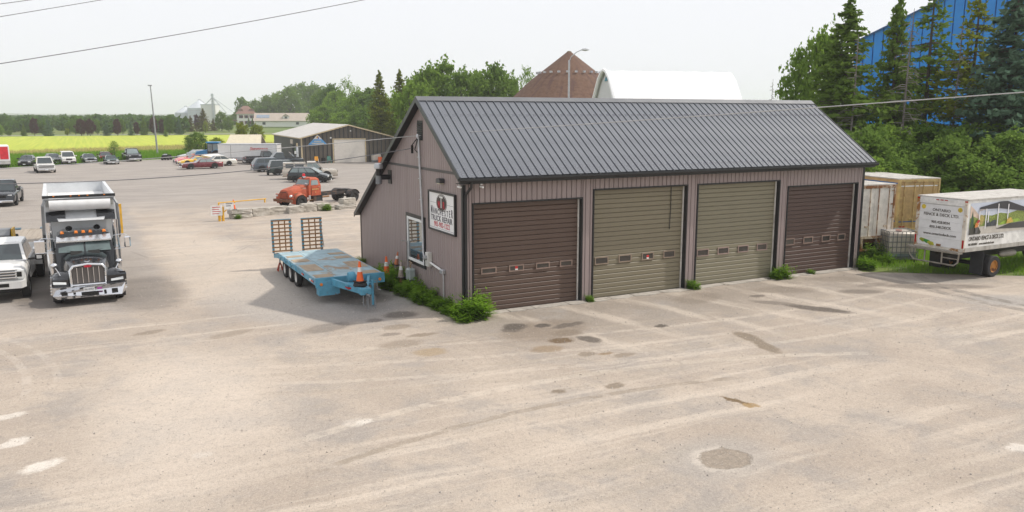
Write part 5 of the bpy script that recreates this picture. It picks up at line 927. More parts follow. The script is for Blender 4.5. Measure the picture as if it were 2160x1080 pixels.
# ---------------------------------------------------------------- two old semi-trailers beside the shop
def semi(name, label, loc, rz, w, h_, zb, ln, body, rear, post, stripes):
    s = thing(name, label, 'trailer', loc, rz)       # local: rear face at x=0 facing -X, width along Y
    MB().box(.05, ln, -w / 2, w / 2, zb + .12, zb + h_).build('box', body, s); MB().slab([(0, -w / 2 - .02, zb + h_), (ln, -w / 2 - .02, zb + h_), (ln, w / 2 + .02, zb + h_), (0, w / 2 + .02, zb + h_)], .05).build('roof', mat('trailer_roof', (.52, .50, .47), .6, .1, .15, 2, 0, 0, .6), s)
    for y in (-w / 2, w / 2 - .1): MB().box(-.04, .046, y, y + .1, zb, zb + h_ - .002).build('corner_post', post, s)
    MB().box(-.04, .046, -w / 2 + .1, w / 2 - .1, zb + h_ - .14, zb + h_ - .002).build('header', post, s); MB().box(-.05, .046, -w / 2 + .1, w / 2 - .1, zb, zb + .12).build('sill', post, s)
    for k in (0, 1):
        ya = -w / 2 + .11 + k * (w / 2 - .105); yb = ya + w / 2 - .12
        d = MB().box(-.01, .04, ya, yb, zb + .125, zb + h_ - .145).build('door', rear, s)
        for f in (.25, .8): MB().cyl((-.04, ya + (yb - ya) * f, zb + .1), (-.04, ya + (yb - ya) * f, zb + h_ - .12), .022, None, 6).build('lock_rod', post, d)
        for q in range(4): MB().box(-.03, -.011, ya if k == 0 else yb - .13, ya + .13 if k == 0 else yb, zb + .3 + q * (h_ - .6) / 3, zb + .36 + q * (h_ - .6) / 3).build('hinge', post, d)
        MB().box(-.06, -.02, ya + .3, ya + .5, zb + .55, zb + .62).build('handle', post, d)
        if stripes: MB().box(-.014, -.0105, ya + .03, yb - .03, zb + h_ - .36, zb + h_ - .31).build('stripe', white, d); MB().box(-.014, -.0105, ya + .03, yb - .03, zb + .42, zb + .47).build('stripe', mat('stripe_blue', (.03, .12, .32), .5), d)
    if stripes:
        for z in (zb + h_ - .22, zb + .45): MB().box(.08, ln - .1, w / 2 + .002, w / 2 + .006, z, z + .06).build('stripe', mat('stripe_blue', (0, 0, 0)), s)
        MB().box(-.056, -.05, w / 2 - .5, w / 2 - .15, zb + .16, zb + .22).build('reflector', tail, s)
    for x in (1.3, 2.5):
        for sd_ in (-1, 1): wheel(s, x, sd_ * (w / 2 - .15), .5, .26, sd_, rustb, False)
    MB().box(.2, ln - .2, -.45, .45, zb - .25, zb - .002).build('frame', rustmat('frame_rust', (.14, .08, .05), .7), s)
    for y in (-.6, .6): MB().box(-.03, .06, y - .06, y + .06, zb - .5, zb - .002).build('bumper_leg', post, s)
    MB().box(-.04, .06, -.95, .95, zb - .6, zb - .505).build('rear_bumper', post, s); return s
cream = rustmat('semi_white', (.70, .66, .60), .14, .5, (.30, .15, .05), (.16, .07, .03)); rpost = rustmat('semi_rust', (.50, .42, .32), .62, .7, (.28, .12, .04), (.14, .06, .03))
semi('semi_trailer', 'old white semi-trailer with rust-streaked rear doors next to the shop corner', (21.95, 1.15, .014), face(.12, 1), 2.5, 2.55, 1.02, 10, cream, cream, rpost, False)
tanm = rustmat('semi_tan', (.46, .30, .13), .12, .55, (.55, .36, .20), (.38, .22, .09)); tpost = rustmat('semi_tanpost', (.50, .36, .15), .35, .6, (.30, .15, .05), (.2, .1, .04))
semi('semi_trailer', 'tan semi-trailer with blue stripes and closed rear doors behind the plastic tote', (26.3, 2.0, .014), face(.22, 1), 2.5, 2.6, 1.05, 11, tanm, tanm, tpost, True)
# ---------------------------------------------------------------- caged liquid tote
ib = thing('liquid_tote', 'white plastic liquid tote in a wire cage standing in the grass', 'tote', (23.0, .5, .014), R(-28)); ib.scale = (1.18, 1.18, 1.22)
t = NT('tote_plastic'); v = t.coord(); sp_ = t.n.new('ShaderNodeSeparateXYZ'); t.l.new(v, sp_.inputs[0])
c = t.mix(t.ramp(sp_.outputs[2], .30, .36), (.16, .22, .24), (.58, .53, .46)); c = t.mix(t.math('MULTIPLY', t.ramp(t.noise(v, 2.5, 4), .4, .7), .3), c, (.40, .36, .31)); totem = t.pbr(c, .45)
MB().box(-.56, .56, -.47, .47, .16, 1.14, .06).build('tank', totem, ib, 40); MB().lathe([(.12, 0), (.12, .05), (0, .055)], (0, 0, 1.14), 2, 12).build('lid', mat('lid_red', (.35, .1, .06), .5), ib)
for z in np.linspace(.18, 1.18, 6): MB().tube([(-.6, -.5, z), (.6, -.5, z), (.6, .5, z), (-.6, .5, z), (-.6, -.5, z)], .016, 5).build('cage_ring', steelgrey, ib)
for x in np.linspace(-.6, .6, 8):
    for y in (-.5, .5): MB().cyl((x, y, .14), (x, y, 1.18), .014, None, 5).build('cage_bar', steelgrey, ib)
for y in np.linspace(-.36, .36, 6):
    for x in (-.6, .6): MB().cyl((x, y, .14), (x, y, 1.18), .014, None, 5).build('cage_bar', steelgrey, ib)
for y in (-.2, .2): MB().cyl((-.6, y, 1.18), (.6, y, 1.18), .012, None, 5).build('top_bar', galv, ib)
MB().box(-.61, .61, -.51, .51, .10, .14).build('pallet', steelgrey, ib)
for x in (-.52, 0, .52): MB().box(x - .08, x + .08, -.5, .5, 0, .10).build('pallet_foot', frm, ib)
MB().box(.615, .62, -.3, .2, .62, 1.0).build('label_plate', galv, ib)
# ---------------------------------------------------------------- site frame: u metres to the right, v metres ahead of the survey point
_fw = Vector((.4605, .8877)); _rt = Vector((.8877, -.4605))
def site(u, v): return (-11.206 + _fw.x * v + _rt.x * u, -25.21 + _fw.y * v + _rt.y * u)
FACE = -.4786      # rotation that turns local +X to the right-hand direction of the site frame
# ---------------------------------------------------------------- dark metal transmission shop
gs = thing('metal_shop', 'dark grey metal-clad workshop with low pale gable roof and white overhead door', 'workshop building', (15.9, 92.2, .014), R(-3))
gw, gd, ge, gp_ = 13.6, 26, 3.68, 5.5
brn = streakmat('clad_brown', (.105, .092, .075), (.17, .14, .10), (3, 3, .3), .4, .8, .6); gry = streakmat('clad_grey', (.055, .056, .058), (.075, .075, .075), (3, 3, .3), .4, .8, .55); tanl = mat('tan_trim', (.56, .46, .29), .6)
b = MB(); b.box(.05, gw - .05, .05, gd, 0, ge - .1); b.prism([(.05, ge - .1), (gw - .05, ge - .1), (gw / 2, gp_ - .1)], 1, .05, gd); b.build('wall', gry, gs)
npn = 22
for i in range(npn):
    a, c_ = i * gw / npn, (i + 1) * gw / npn; lo = 3.35 if (a > 4.5 and c_ < 9.35) else 0
    zt = lambda x: ge + (gp_ - ge) * (1 - abs(x - gw / 2) / (gw / 2)) - .06
    pr2 = [(a + .02, .05), (a + .05, -.04), (c_ - .16, -.04), (c_ - .12, .05)]
    MB().add([(x, y, lo) for x, y in pr2] + [(x, y, zt(x)) for x, y in pr2], [(0, 1, 2, 3), (4, 5, 6, 7), (0, 4, 5, 1), (1, 5, 6, 2), (2, 6, 7, 3), (3, 7, 4, 0)]).build('wall_panel', brn, gs)
ro = mat('pale_roof', (.50, .48, .45), .6, .1, .08, .5, 0, 0, .3)
for s_ in (0, 1):
    xa, xm = (-.25, gw / 2) if s_ == 0 else (gw + .25, gw / 2)
    MB().slab([(xa, -.3, ge - .04), (xm, -.3, gp_), (xm, gd + .2, gp_), (xa, gd + .2, ge - .04)], .06 if s_ else -.06).build('roof', ro, gs)
    MB().slab([(xa, -.33, ge - .06), (xa, -.33, ge - .22), (xm, -.33, gp_ - .18), (xm, -.33, gp_ - .02)], .03).build('fascia', tanl, gs)
MB().box(-.24, -.2, -.3, gd + .2, ge - .2, ge - .06).build('eave_trim', tanl, gs); MB().box(-.05, .14, -.06, -.001, 0, ge - .1).build('corner_trim', tanl, gs); MB().box(gw - .14, gw + .05, -.06, -.001, 0, ge - .1).build('corner_trim', tanl, gs)
dr = MB().box(4.62, 9.2, -.03, .04, 0, 3.33).build('overhead_door', mat('door_cream', (.70, .66, .60), .5, 0, .05), gs)
for q in range(7): MB().box(4.66, 9.16, -.05, -.031, .04 + q * .47, .49 + q * .47).build('door_section', mat('door_cream', (0, 0, 0)), dr)
b = MB(); b.box(4.46, 4.61, -.08, .0, 0, 3.34); b.box(9.21, 9.36, -.08, 0, 0, 3.34); b.box(4.46, 9.36, -.08, 0, 3.342, 3.48); b.build('door_trim', tanl, gs)
sd_ = MB().box(-.05, .049, 4.5, 5.7, 0, 2.2).build('side_door', mat('sidedoor_grey', (.10, .095, .085), .5), gs); MB().box(-.07, -.051, 4.75, 5.45, 1.1, 2.0).build('pane', carglass, sd_); MB().box(-.06, .049, 5.75, 7.2, 0, 2.4).build('entry_recess', archm, gs)
MB().lathe([(0, .1), (.1, .08), (.12, -.05), (0, -.08)], (gw / 2 + .3, -.15, 4.55), 2, 8).build('flood_light', stickm, gs); MB().box(4.1, 4.3, -.2, -.05, 3.5, 3.7).build('alarm_box', stickm, gs)
ts = thing('triangle_sign', 'triangular blue and white transmission shop sign on the dark metal wall', 'sign', (18.2, 91.95, 3.3), R(-3))
MB().prism([(-1.35, -.62), (1.35, -.62), (0, .78)], 1, -.06, .02).build('panel', mat('sign_blue', (.10, .32, .62), .5, 0, .03), ts); MB().prism([(-.62, .14), (.62, .14), (0, .78)], 1, -.066, -.061).build('white_top', stickm, ts)
text('lettering', 'TRANSMISSION', .24, mat('sign_gold', (.75, .55, .25), .5), ts, (0, -.065, -.47), (PI / 2, 0, 0), 1.05, .006); text('lettering', 'SCUGOG', .22, mat('sign_gold', (0, 0, 0)), ts, (0, -.065, -.18), (PI / 2, 0, 0), 1.05, .006)
MB().prism([(.16 * math.cos(a) + .0, .40 + .16 * math.sin(a)) for a in np.linspace(0, 2 * PI, 13)[:-1]], 1, -.070, -.067).build('emblem', mat('emblem_gold', (.70, .38, .05), .5), ts); MB().prism([(.12 + .12 * math.cos(a), .30 + .12 * math.sin(a)) for a in np.linspace(0, 2 * PI, 13)[:-1]], 1, -.074, -.071).build('emblem', mat('emblem_blue', (.05, .15, .5), .5), ts)
ss = thing('office_sign', 'small tan sign over the side entrance of the dark metal shop', 'sign', (15.55, 96.9, 3.0), R(87)); MB().box(-.9, .9, -.08, 0, -.3, .3).build('panel', mat('sign_tan', (.52, .45, .38), .5), ss); MB().box(-.8, .1, -.086, -.081, -.08, .14).build('print_block', mat('print_rust', (.45, .16, .08), .5), ss)
# bollard post, chairs, bins by the dark shop
pt = thing('utility_post', 'pale grey steel post with yellow top standing before the dark metal shop', 'post', (14.75, 89.8, .014)); MB().cyl((0, 0, 0), (0, 0, 2.5), .16, None, 10).build('shaft', mat('post_grey', (.55, .58, .60), .5), pt, 40); MB().cyl((0, 0, 2.5), (0, 0, 3.0), .10, None, 10).build('cap', tanl, pt, 40); MB().box(-.36, -.14, -.15, .15, 1.5, 1.9).build('box', stickm, pt)
def chair(label, x, y, col):
    c_ = thing('plastic_chair', label, 'chair', (x, y, .014), R(-10)); m_ = mat('chair_%d' % int(col[0] * 99), col, .5)
    MB().box(-.25, .25, -.25, .25, .42, .46).build('seat', m_, c_); MB().slab([(-.26, .24, .46), (.26, .24, .46), (.24, .34, 1.0), (-.24, .34, 1.0)], .03).build('backrest', m_, c_)
    for sx_ in (-1, 1):
        MB().box(sx_ * .29 - .03, sx_ * .29 + .03, -.22, .26, .64, .68).build('armrest', m_, c_)
        for sy in (-1, 1): MB().cyl((sx_ * .24, sy * .22, .44 if sy > 0 else .64), (sx_ * .29, sy * .27, 0), .025, None, 6).build('leg', white if col[0] > .5 else m_, c_)
chair('orange plastic chair against the dark metal shop wall', 17.75, 91.2, (.75, .36, .03)); chair('green plastic chair against the dark metal shop wall', 19.55, 91.1, (.08, .22, .18))
bn = thing('waste_bin', 'black waste bin between the two plastic chairs', 'bin', (18.75, 91.3, .014)); MB().lathe([(.26, 0), (.3, .7), (.33, .72), (.33, .78), (0, .8)], (0, 0, 0), 2, 10).build('body', archm, bn)
dm = thing('liquid_tote', 'white caged tote with an orange drum at the right of the dark metal shop door', 'tote', (26.4, 90.6, .014)); MB().box(-.6, .6, -.5, .5, .15, 1.15, .08).build('tank', totem, dm); MB().box(-.62, .62, -.52, .52, 0, .14).build('pallet', steelgrey, dm); MB().lathe([(.3, 0), (.3, .8), (0, .8)], (.3, -.9, 0), 2, 12).build('drum', orange, dm)
# ---------------------------------------------------------------- enclosed trailer, shed, tractor, small things round them
et = thing('enclosed_trailer', 'long white enclosed trailer with red script lettering before the shed', 'trailer', (9.6, 96.8, .014), R(-27))
MB().box(-4.2, 4.2, -1.2, 1.2, .5, 2.75, .06).build('box', white, et); MB().box(-4.23, 4.23, -1.22, 1.22, 2.60, 2.79, .04).build('roof_rail', galv, et); MB().box(-4.18, 4.18, -1.215, -1.205, .5, .9).build('stone_guard', mat('guard_grey', (.42, .43, .45), .4, .4), et)
for x in (-2.4, 4.1): MB().box(x, x + .05, -1.215, -1.202, .9, 2.6).build('seam', steelgrey, et)
text('lettering', 'Stevenson', .62, mat('script_red', (.60, .05, .05), .5), et, (1.6, -1.215, 2.1), (PI / 2, 0, 0), 1.0, .012, .3)
for x in (-.5, .5):
    for s_ in (-1, 1): wheel(et, x, s_ * 1.1, .36, .22, s_, rimm, False)
MB().tube([(-4.2, 0, .55), (-5.6, 0, .55)], .06, 6).build('tongue', frm, et); MB().cyl((-5.3, 0, 0), (-5.3, 0, .9), .05).build('jack', frm, et)
sh = thing('open_shed', 'small open shed with cream metal roof left of the dark metal shop', 'shed', (10.4, 104.5, .014), FACE + .12)
MB().slab([(-2.6, -2.2, 2.45), (2.6, -2.2, 2.45), (2.3, .2, 3.85), (-2.3, .2, 3.85)], .06).build('roof_slope', mat('cream_roof', (.62, .56, .42), .5, 0, .06), sh); MB().slab([(-2.3, .2, 3.85), (2.3, .2, 3.85), (2.6, 2.4, 2.45), (-2.6, 2.4, 2.45)], .06).build('roof_slope', mat('cream_roof', (0, 0, 0)), sh)
for i in range(9): MB().slab([(-2.5 + i * .62, -2.2, 2.52), (-2.46 + i * .62, -2.2, 2.52), (-2.2 + i * .55 + .04, .2, 3.92), (-2.2 + i * .55, .2, 3.92)], .03).build('roof_rib', mat('cream_roof', (0, 0, 0)), sh)
MB().box(-2.3, 2.3, 1.9, 2.0, 0, 2.5).build('back_wall', mat('shed_brown', (.09, .07, .06), .8), sh); MB().box(-2.35, -2.25, -1.8, 1.9, 0, 2.5).build('side_wall', mat('shed_brown', (0, 0, 0)), sh)
for x in (-2.2, 0, 2.2): MB().box(x - .06, x + .06, -1.9, -1.78, 0, 2.5).build('post', wood, sh)
tc = thing('farm_tractor', 'blue farm tractor with glass cab behind the classic cars', 'tractor', (5.3, 102.3, .014), face(-.87, .46) + .15)
tbl = mat('tractor_blue', (.02, .22, .46), .35, 0, .08, 3, 0, .3)
MB().loft([[(x, -.4, 1.0), (x, -.4, z - .1), (x, -.25, z), (x, .25, z), (x, .4, z - .1), (x, .4, 1.0)] for x, z in ((2.5, 1.35), (2.3, 1.6), (.7, 1.9))]).build('hood', tbl, tc, 40)
MB().box(-.9, .7, -.7, .7, 1.1, 2.75, .05).build('cab', mat('cab_dark', (.03, .035, .04), .5), tc); MB().box(-1.05, .85, -.8, .8, 2.752, 2.97, .06).build('roof', tbl, tc)
for s_ in (-1, 1):
    for a, c_ in ((-.8, -.1), (0, .6)): MB().box(a, c_, s_ * .705, s_ * .72, 1.6, 2.65).build('window', litglass, tc)
    wheel(tc, -.7, s_ * .98, .85, .5, s_, mat('wheel_cream', (.55, .5, .42), .5), False); wheel(tc, 1.9, s_ * .85, .55, .35, s_, mat('wheel_cream', (0, 0, 0)), False)
    rg = [[(-.7 + 1.0 * math.cos(a), s_ * .7, .85 + 1.0 * math.sin(a)), (-.7 + 1.0 * math.cos(a), s_ * 1.25, .85 + 1.0 * math.sin(a)), (-.7 + .95 * math.cos(a), s_ * 1.25, .85 + .95 * math.sin(a)), (-.7 + .95 * math.cos(a), s_ * .7, .85 + .95 * math.sin(a))] for a in np.linspace(.7, 2.6, 9)]
    MB().loft(rg).build('fender', tbl, tc)
MB().box(.3, 2.3, -.3, .3, .55, 1.0).build('engine', archm, tc); MB().cyl((1.0, .3, 1.85), (1.0, .3, 2.8), .05).build('exhaust', archm, tc)
jb = thing('small_boat', 'white small watercraft on a trailer in front of the blue tractor', 'boat', (4.6, 97.4, .014), face(-1, -.1))
MB().loft([[(x, -w_, z0 + .35), (x, 0, z0), (x, w_, z0 + .35), (x, 0, z0 + h_)] for x, w_, z0, h_ in ((-1.5, .5, .7, .5), (-.4, .6, .65, .85), (.6, .5, .7, .75), (1.6, .05, .95, .25))]).build('hull', white, jb, 30); MB().box(-1.6, 1.7, -.06, .06, .5, .6).build('trailer_beam', galv, jb)
for s_ in (-1, 1): wheel(jb, -.6, s_ * .7, .26, .18, s_, hubdark, False)
aq = thing('quad_bike', 'dark quad bike parked at the far end of the classic car row', 'quad bike', (-.4, 111.3, .014), face(-.5, -1))
for x in (-.55, .55):
    for s_ in (-1, 1): wheel(aq, x, s_ * .45, .29, .24, s_, hubdark, False)
MB().loft([[(x, -w_, .4), (x, -w_, z), (x, w_, z), (x, w_, .4)] for x, w_, z in ((-.85, .4, .75), (-.2, .2, .85), (.2, .22, .95), (.8, .4, .78))]).build('body', blk, aq, 30); MB().tube([(.35, -.4, 1.1), (.4, 0, 1.02), (.35, .4, 1.1)], .025, 6).build('handlebar', archm, aq)
# ---------------------------------------------------------------- lamp poles
lp = thing('lot_light_pole', 'tall slim grey light pole at the far edge of the lot', 'light pole', (-.8, 123.2, 0), 0); MB().cyl((0, 0, -.2), (-.35, .1, 11.6), .16, .08, 10).build('shaft', mat('pole_grey', (.34, .34, .36), .5, .3), lp, 40); MB().box(-.75, -.1, -.1, .25, 11.55, 11.72, .03).build('lamp_head', mat('pole_grey', (0, 0, 0)), lp)
sl_ = thing('street_light', 'grey street light with a curved arm rising behind the repair shop roof', 'street light', (22.05, 29.4, 0), FACE)
MB().cyl((0, 0, -.2), (0, 0, 11.0), .10, .07, 10).build('shaft', galv, sl_, 40); MB().tube([(0, 0, 10.9), (.15, 0, 11.25), (.55, 0, 11.6), (1.0, 0, 11.8)], .035, 6).build('arm', galv, sl_); MB().loft([[(.95, -.08, 11.78), (.95, 0, 11.86), (.95, .08, 11.78), (.95, 0, 11.72)], [(1.2, -.14, 11.78), (1.2, 0, 11.90), (1.2, .14, 11.78), (1.2, 0, 11.68)], [(1.5, -.05, 11.78), (1.5, 0, 11.82), (1.5, .05, 11.78), (1.5, 0, 11.74)]]).build('lamp_head', galv, sl_, 50)
# ---------------------------------------------------------------- brown salt dome
dx, dy = 50.43, 76.06; dome = thing('salt_dome', 'conical brown shingled storage dome with a ring of small vents', 'dome building', (dx, dy, 0))
t = NT('shingle_brown'); v = t.coord(); sp_ = t.n.new('ShaderNodeSeparateXYZ'); t.l.new(v, sp_.inputs[0])
th = t.math('ARCTAN2', sp_.outputs[1], sp_.outputs[0]); cv = t.n.new('ShaderNodeCombineXYZ'); t.l.new(t.math('MULTIPLY', th, 9), cv.inputs[0]); t.l.new(t.math('MULTIPLY', sp_.outputs[2], 2.2), cv.inputs[1])
c = t.mix(t.ramp(t.noise(cv.outputs[0], 1.4, 5, .7), .35, .65), (.105, .056, .036), (.15, .085, .056)); c = t.mix(t.math('MULTIPLY', t.ramp(t.noise(t.map(cv.outputs[0], scale=(1, .15, 1)), .9, 3), .52, .66), .7), c, (.085, .045, .04)); domem = t.pbr(c, .9)
NS = 48; zs = [(15.2, 2.6), (8.9, 8.6), (.55, 15.75), (0, 15.85)]
MB().cyl((0, 0, 0), (0, 0, 2.6), 14.9, None, NS).build('base_wall', concrete, dome)
for i in range(NS):
    a0, a1 = 2 * PI * i / NS, 2 * PI * (i + 1) / NS; m = MB()
    rows = [(15.2, 2.6), (10.5, 7.0), (5.6, 11.6), (.35, 15.6)]
    for (r0, z0), (r1, z1) in zip(rows, rows[1:]):
        m.quad((r0 * math.cos(a0), r0 * math.sin(a0), z0), (r0 * math.cos(a1), r0 * math.sin(a1), z0), (r1 * math.cos(a1), r1 * math.sin(a1), z1), (r1 * math.cos(a0), r1 * math.sin(a0), z1))
    m.build('roof_panel', domem, dome)
    am = (a0 + a1) / 2; rr_, zz_ = 4.55, 12.75; vb = MB().box(-.14, .14, -.17, .17, -.05, .2); vb.xf(Matrix.Translation((rr_ * math.cos(am), rr_ * math.sin(am), zz_ - .1)) @ Matrix.Rotation(am, 4, 'Z')); (vb.build('roof_vent', galv, dome) if i % 2 else None)
MB().lathe([(.5, -.25), (.3, .1), (0, .18)], (0, 0, 15.62), 2, 12).build('cap', mat('cap_olive', (.13, .10, .06), .8), dome)
# ---------------------------------------------------------------- white fabric building, arch section along its +X axis
fb = thing('fabric_building', 'white fabric-covered arched storage building behind the shop roof', 'storage building', (40.6, 52.3, 0), R(-14))
t = NT('fabric_white'); v = t.coord(); fabm = t.pbr(t.mix(t.ramp(t.noise(v, .3, 3), .3, .7), (.80, .81, .82), (.86, .86, .86)), .55)
arch = [(-6.0, 0), (-5.95, 3.2), (-5.2, 5.6), (-3.6, 8.3), (-1.7, 10.8), (-.7, 11.55), (0, 11.75), (.7, 11.55), (1.7, 10.8), (3.6, 8.3), (5.2, 5.6), (5.95, 3.2), (6.0, 0)]
N_ = 7; bl_ = 15.2 / N_
for i in range(N_):
    m = MB(); x0, x1 = i * bl_, (i + 1) * bl_
    rg = [[(x, y * k, z * k) for y, z in arch] for x, k in ((x0, 1.0), (x0 + .25, .9975), ((x0 + x1) / 2, .995), (x1 - .25, .9975), (x1, 1.0))]
    n2 = len(arch); m.add([p for r_ in rg for p in r_], [(j * n2 + k, j * n2 + k + 1, (j + 1) * n2 + k + 1, (j + 1) * n2 + k) for j in range(4) for k in range(n2 - 1)]); m.build('fabric_bay', fabm, fb, 50)
for xe in (.25, 15.0): MB().add([(xe, y * .97, z * .97) for y, z in arch], [tuple(range(len(arch)))]).build('end_wall', mat('fabric_grey', (.62, .63, .63), .6, 0, .03), fb)
MB().tube([(-.05, y * 1.005, z * 1.005) for y, z in arch], .22, 6).build('front_arch', fabm, fb, 50)
for y in (-2.2, 1.6): MB().box(.18, .24, y - .45, y + .45, 7.0, 8.0).build('end_window', mat('end_pane', (.50, .56, .62), .3), fb)
MB().prism([(-.45, 10.6), (.45, 10.6), (0, 11.1)], 0, .17, .23).build('emblem', mat('emblem_teal', (.05, .25, .33), .5), fb)
# ---------------------------------------------------------------- big blue barn at the right
bb = thing('blue_barn', 'huge blue metal-clad barn behind the spruce trees', 'barn', (69.4, 43.2, 0), R(-53))
t = NT('barn_blue'); v = t.coord(); bluem = t.pbr(t.mix(t.ramp(t.noise(v, .4, 3), .3, .7), (.008, .20, .62), (.012, .24, .69)), .45)
BW, BEV, BPK = 46, 15.3, 26.7; nb = 46
MB().box(0, BW, .1, 60, 0, 5.2).build('concrete_wall', concrete, bb)
zf = lambda x: BEV + (BPK - BEV) * (1 - abs(x - BW / 2) / (BW / 2))
for i in range(nb):
    a, c_ = i * BW / nb, (i + 1) * BW / nb; p4 = [(a + .01, .3), (a + .06, .05), (c_ - .06, .05), (c_ - .01, .3)]
    MB().add([(x, y, 5.2) for x, y in p4] + [(x, y, zf(x)) for x, y in p4], [(0, 1, 2, 3), (4, 5, 6, 7), (0, 4, 5, 1), (1, 5, 6, 2), (2, 6, 7, 3), (3, 7, 4, 0)]).build('cladding_panel', bluem, bb)
MB().prism([(.02, 5.2), (BW - .02, 5.2), (BW - .02, BEV - .05), (BW / 2, BPK - .05), (.02, BEV - .05)], 1, .305, .5).build('backing_wall', bluem, bb); MB().box(.05, .3,   .51, 40, 5.2, BEV).build('side_cladding', bluem, bb)
for s_ in (0, 1):
    xa = -.5 if s_ == 0 else BW + .5; MB().slab([(xa, -.3, BEV - .2), (BW / 2, -.3, BPK + .1), (BW / 2, 60, BPK + .1), (xa, 60, BEV - .2)], .15 if s_ else -.15).build('roof', mat('barn_roof', (.02, .09, .25), .5), bb)
# ---------------------------------------------------------------- farmhouse, long house and grain bins far away
def meadow_rise():
    vs = []; fs_ = []; nu, nv = 40, 24
    for i in range(nu + 1):
        for j in range(nv + 1):
            u = -260 + i * 330 / nu; vv = 288 + j * 560 / nv
            h_ = 1.5 * min(1, (j / 7)) ** 1.5 * min(1, i / 6, (nu - i) / 6) * min(1, (nv - j) / 5) - .06
            x, y = site(u, vv); vs.append((x, y, h_))
    for i in range(nu):
        for j in range(nv): fs_.append((i * (nv + 1) + j, (i + 1) * (nv + 1) + j, (i + 1) * (nv + 1) + j + 1, i * (nv + 1) + j + 1))
    b = MB(); b.add(vs, fs_); struct(b.build('meadow', meadow, smooth=60))
meadow_rise()
hb = mat('house_white', (.72, .72, .70), .6, 0, .03); hr_ = mat('roof_rust', (.20, .115, .095), .8, 0, .12, .6); hr2 = mat('roof_beige', (.42, .36, .31), .8, 0, .06, .6); pane = mat('house_pane', (.05, .06, .08), .15); shut = mat('shutter', (.12, .03, .05), .6)
x, y = site(-138, 428); fh = thing('farmhouse', 'white two-storey farmhouse with brown hip roof beyond the meadow', 'house', (x, y, 1.2), FACE + .35)
MB().box(-4.5, 4.5, -4, 4, 0, 6.2).build('wall', hb, fh); MB().add([(-5.3, -4.8, 6.1), (5.3, -4.8, 6.1), (5.3, 4.8, 6.1), (-5.3, 4.8, 6.1), (-1.2, 0, 10.2), (1.2, 0, 10.2)], [(0, 1, 5, 4), (1, 2, 5), (2, 3, 4, 5), (3, 0, 4), (0, 3, 2, 1)]).build('roof', hr_, fh)
MB().box(-3.9, -1.6, -3.2, 0, 7.2, 8.6).build('dormer', hr_, fh); MB().box(1.6, 3.9, -3.2, 0, 7.2, 8.6).build('dormer', hr_, fh)
for xx in (-2.6, 0, 2.6):
    for z in (1.0, 3.9):
        w_ = MB().box(xx - .45, xx + .45, -4.06, -4.0, z, z + 1.5).build('window', pane, fh)
        for s_ in (-1, 1): MB().box(xx + s_ * .75 - .25, xx + s_ * .75 + .25, -4.08, -4.0, z, z + 1.5).build('shutter', shut, w_)
MB().box(-7.4, -4.5, -3.5, 3, 2.6, 3.0).build('porch_roof', hr_, fh)
for xx, yy in ((-7.2, -3.3), (-7.2, 0), (-4.8, -3.3)): MB().box(xx - .12, xx + .12, yy - .12, yy + .12, 0, 2.6).build('porch_post', hb, fh)
x, y = site(-111, 398); lh = thing('long_house', 'long white single-storey house with beige roof, dormer and solar panels', 'house', (x, y, 1.2), FACE + .16)
MB().box(-12.2, 13, -4, 4, 0, 2.9).build('wall', hb, lh); MB().prism([(-4, 2.9), (4, 2.9), (0, 6.0)], 0, -12.2, 13).build('gable', hb, lh)
for s_ in (-1, 1): MB().slab([(-12.8, s_ * 4.6, 2.65), (13.6, s_ * 4.6, 2.65), (12.6, 0, 6.4), (-12.8, 0, 6.4)], .12 * -s_).build('roof', hr2, lh)
dm_ = MB().box(.8, 3.6, -3.4, 0, 3.6, 5.0).build('dormer', hb, lh); MB().prism([(.5, 5.0), (3.9, 5.0), (2.2, 6.2)], 1, -3.6, 0).build('dormer_roof', hr2, dm_); MB().box(1.6, 2.8, -3.46, -3.4, 3.9, 4.8).build('dormer_window', pane, dm_)
for xx in (-8, 7.5): MB().box(xx - .7, xx + .7, -4.05, -4.0, 1.0, 2.2).build('window', pane, lh)
for q in range(4):
    zz = 4.6; MB().slab([(-11.5 + q * 1.5, -2.9, 4.1), (-10.1 + q * 1.5, -2.9, 4.1), (-10.1 + q * 1.5, -1.2, 5.5), (-11.5 + q * 1.5, -1.2, 5.5)], .2).build('solar_panel', mat('solar', (.25, .30, .38), .2), lh)
bins = mat('bin_steel', (.56, .60, .64), .5, .2, .06, .2)
def bin_(label, u, v, r_, he, ha):
    x, y = site(u, v); s = thing('grain_bin', label, 'grain bin', (x, y, 0), 0, 'grain bins beyond the houses'); MB().lathe([(r_, 0), (r_, he)], (0, 0, 0), 2, 28).build('wall', bins, s, 40); MB().lathe([(r_ + .2, he), (.6, ha), (.6, ha + .8), (0, ha + 1)], (0, 0, 0), 2, 28).build('roof', bins, s, 30)
    for q in range(5): MB().lathe([(r_ + .06, he * (q + 1) / 6), (r_ + .14, he * (q + 1) / 6 + .15), (r_ + .06, he * (q + 1) / 6 + .3)], (0, 0, 0), 2, 28).build('hoop', galv, s)
    MB().tube([(r_ * .9, 0, he + 1), (.6, 0, ha + .8)], .35, 5).build('roof_ladder', galv, s)
bin_('leftmost lower grain bin of the far group', -279, 705, 8.5, 8.5, 13.5); bin_('largest grain bin in the middle of the far group', -265, 700, 9.6, 12.3, 19); bin_('small grain bin at the right of the elevator tower', -222, 690, 5.5, 9.5, 13.5); bin_('short grain bin half hidden right of the elevator tower', -231, 700, 4.5, 9, 12)
x, y = site(-252, 690); wb_ = thing('grain_store', 'white flat-roofed grain building between the bins', 'farm building', (x, y, 0), FACE); MB().box(-6, 6, -5, 5, 0, 15).build('wall', hb, wb_); MB().box(-6.3, 6.3, -5.3, 5.3, 15, 15.5).build('roof', bins, wb_)
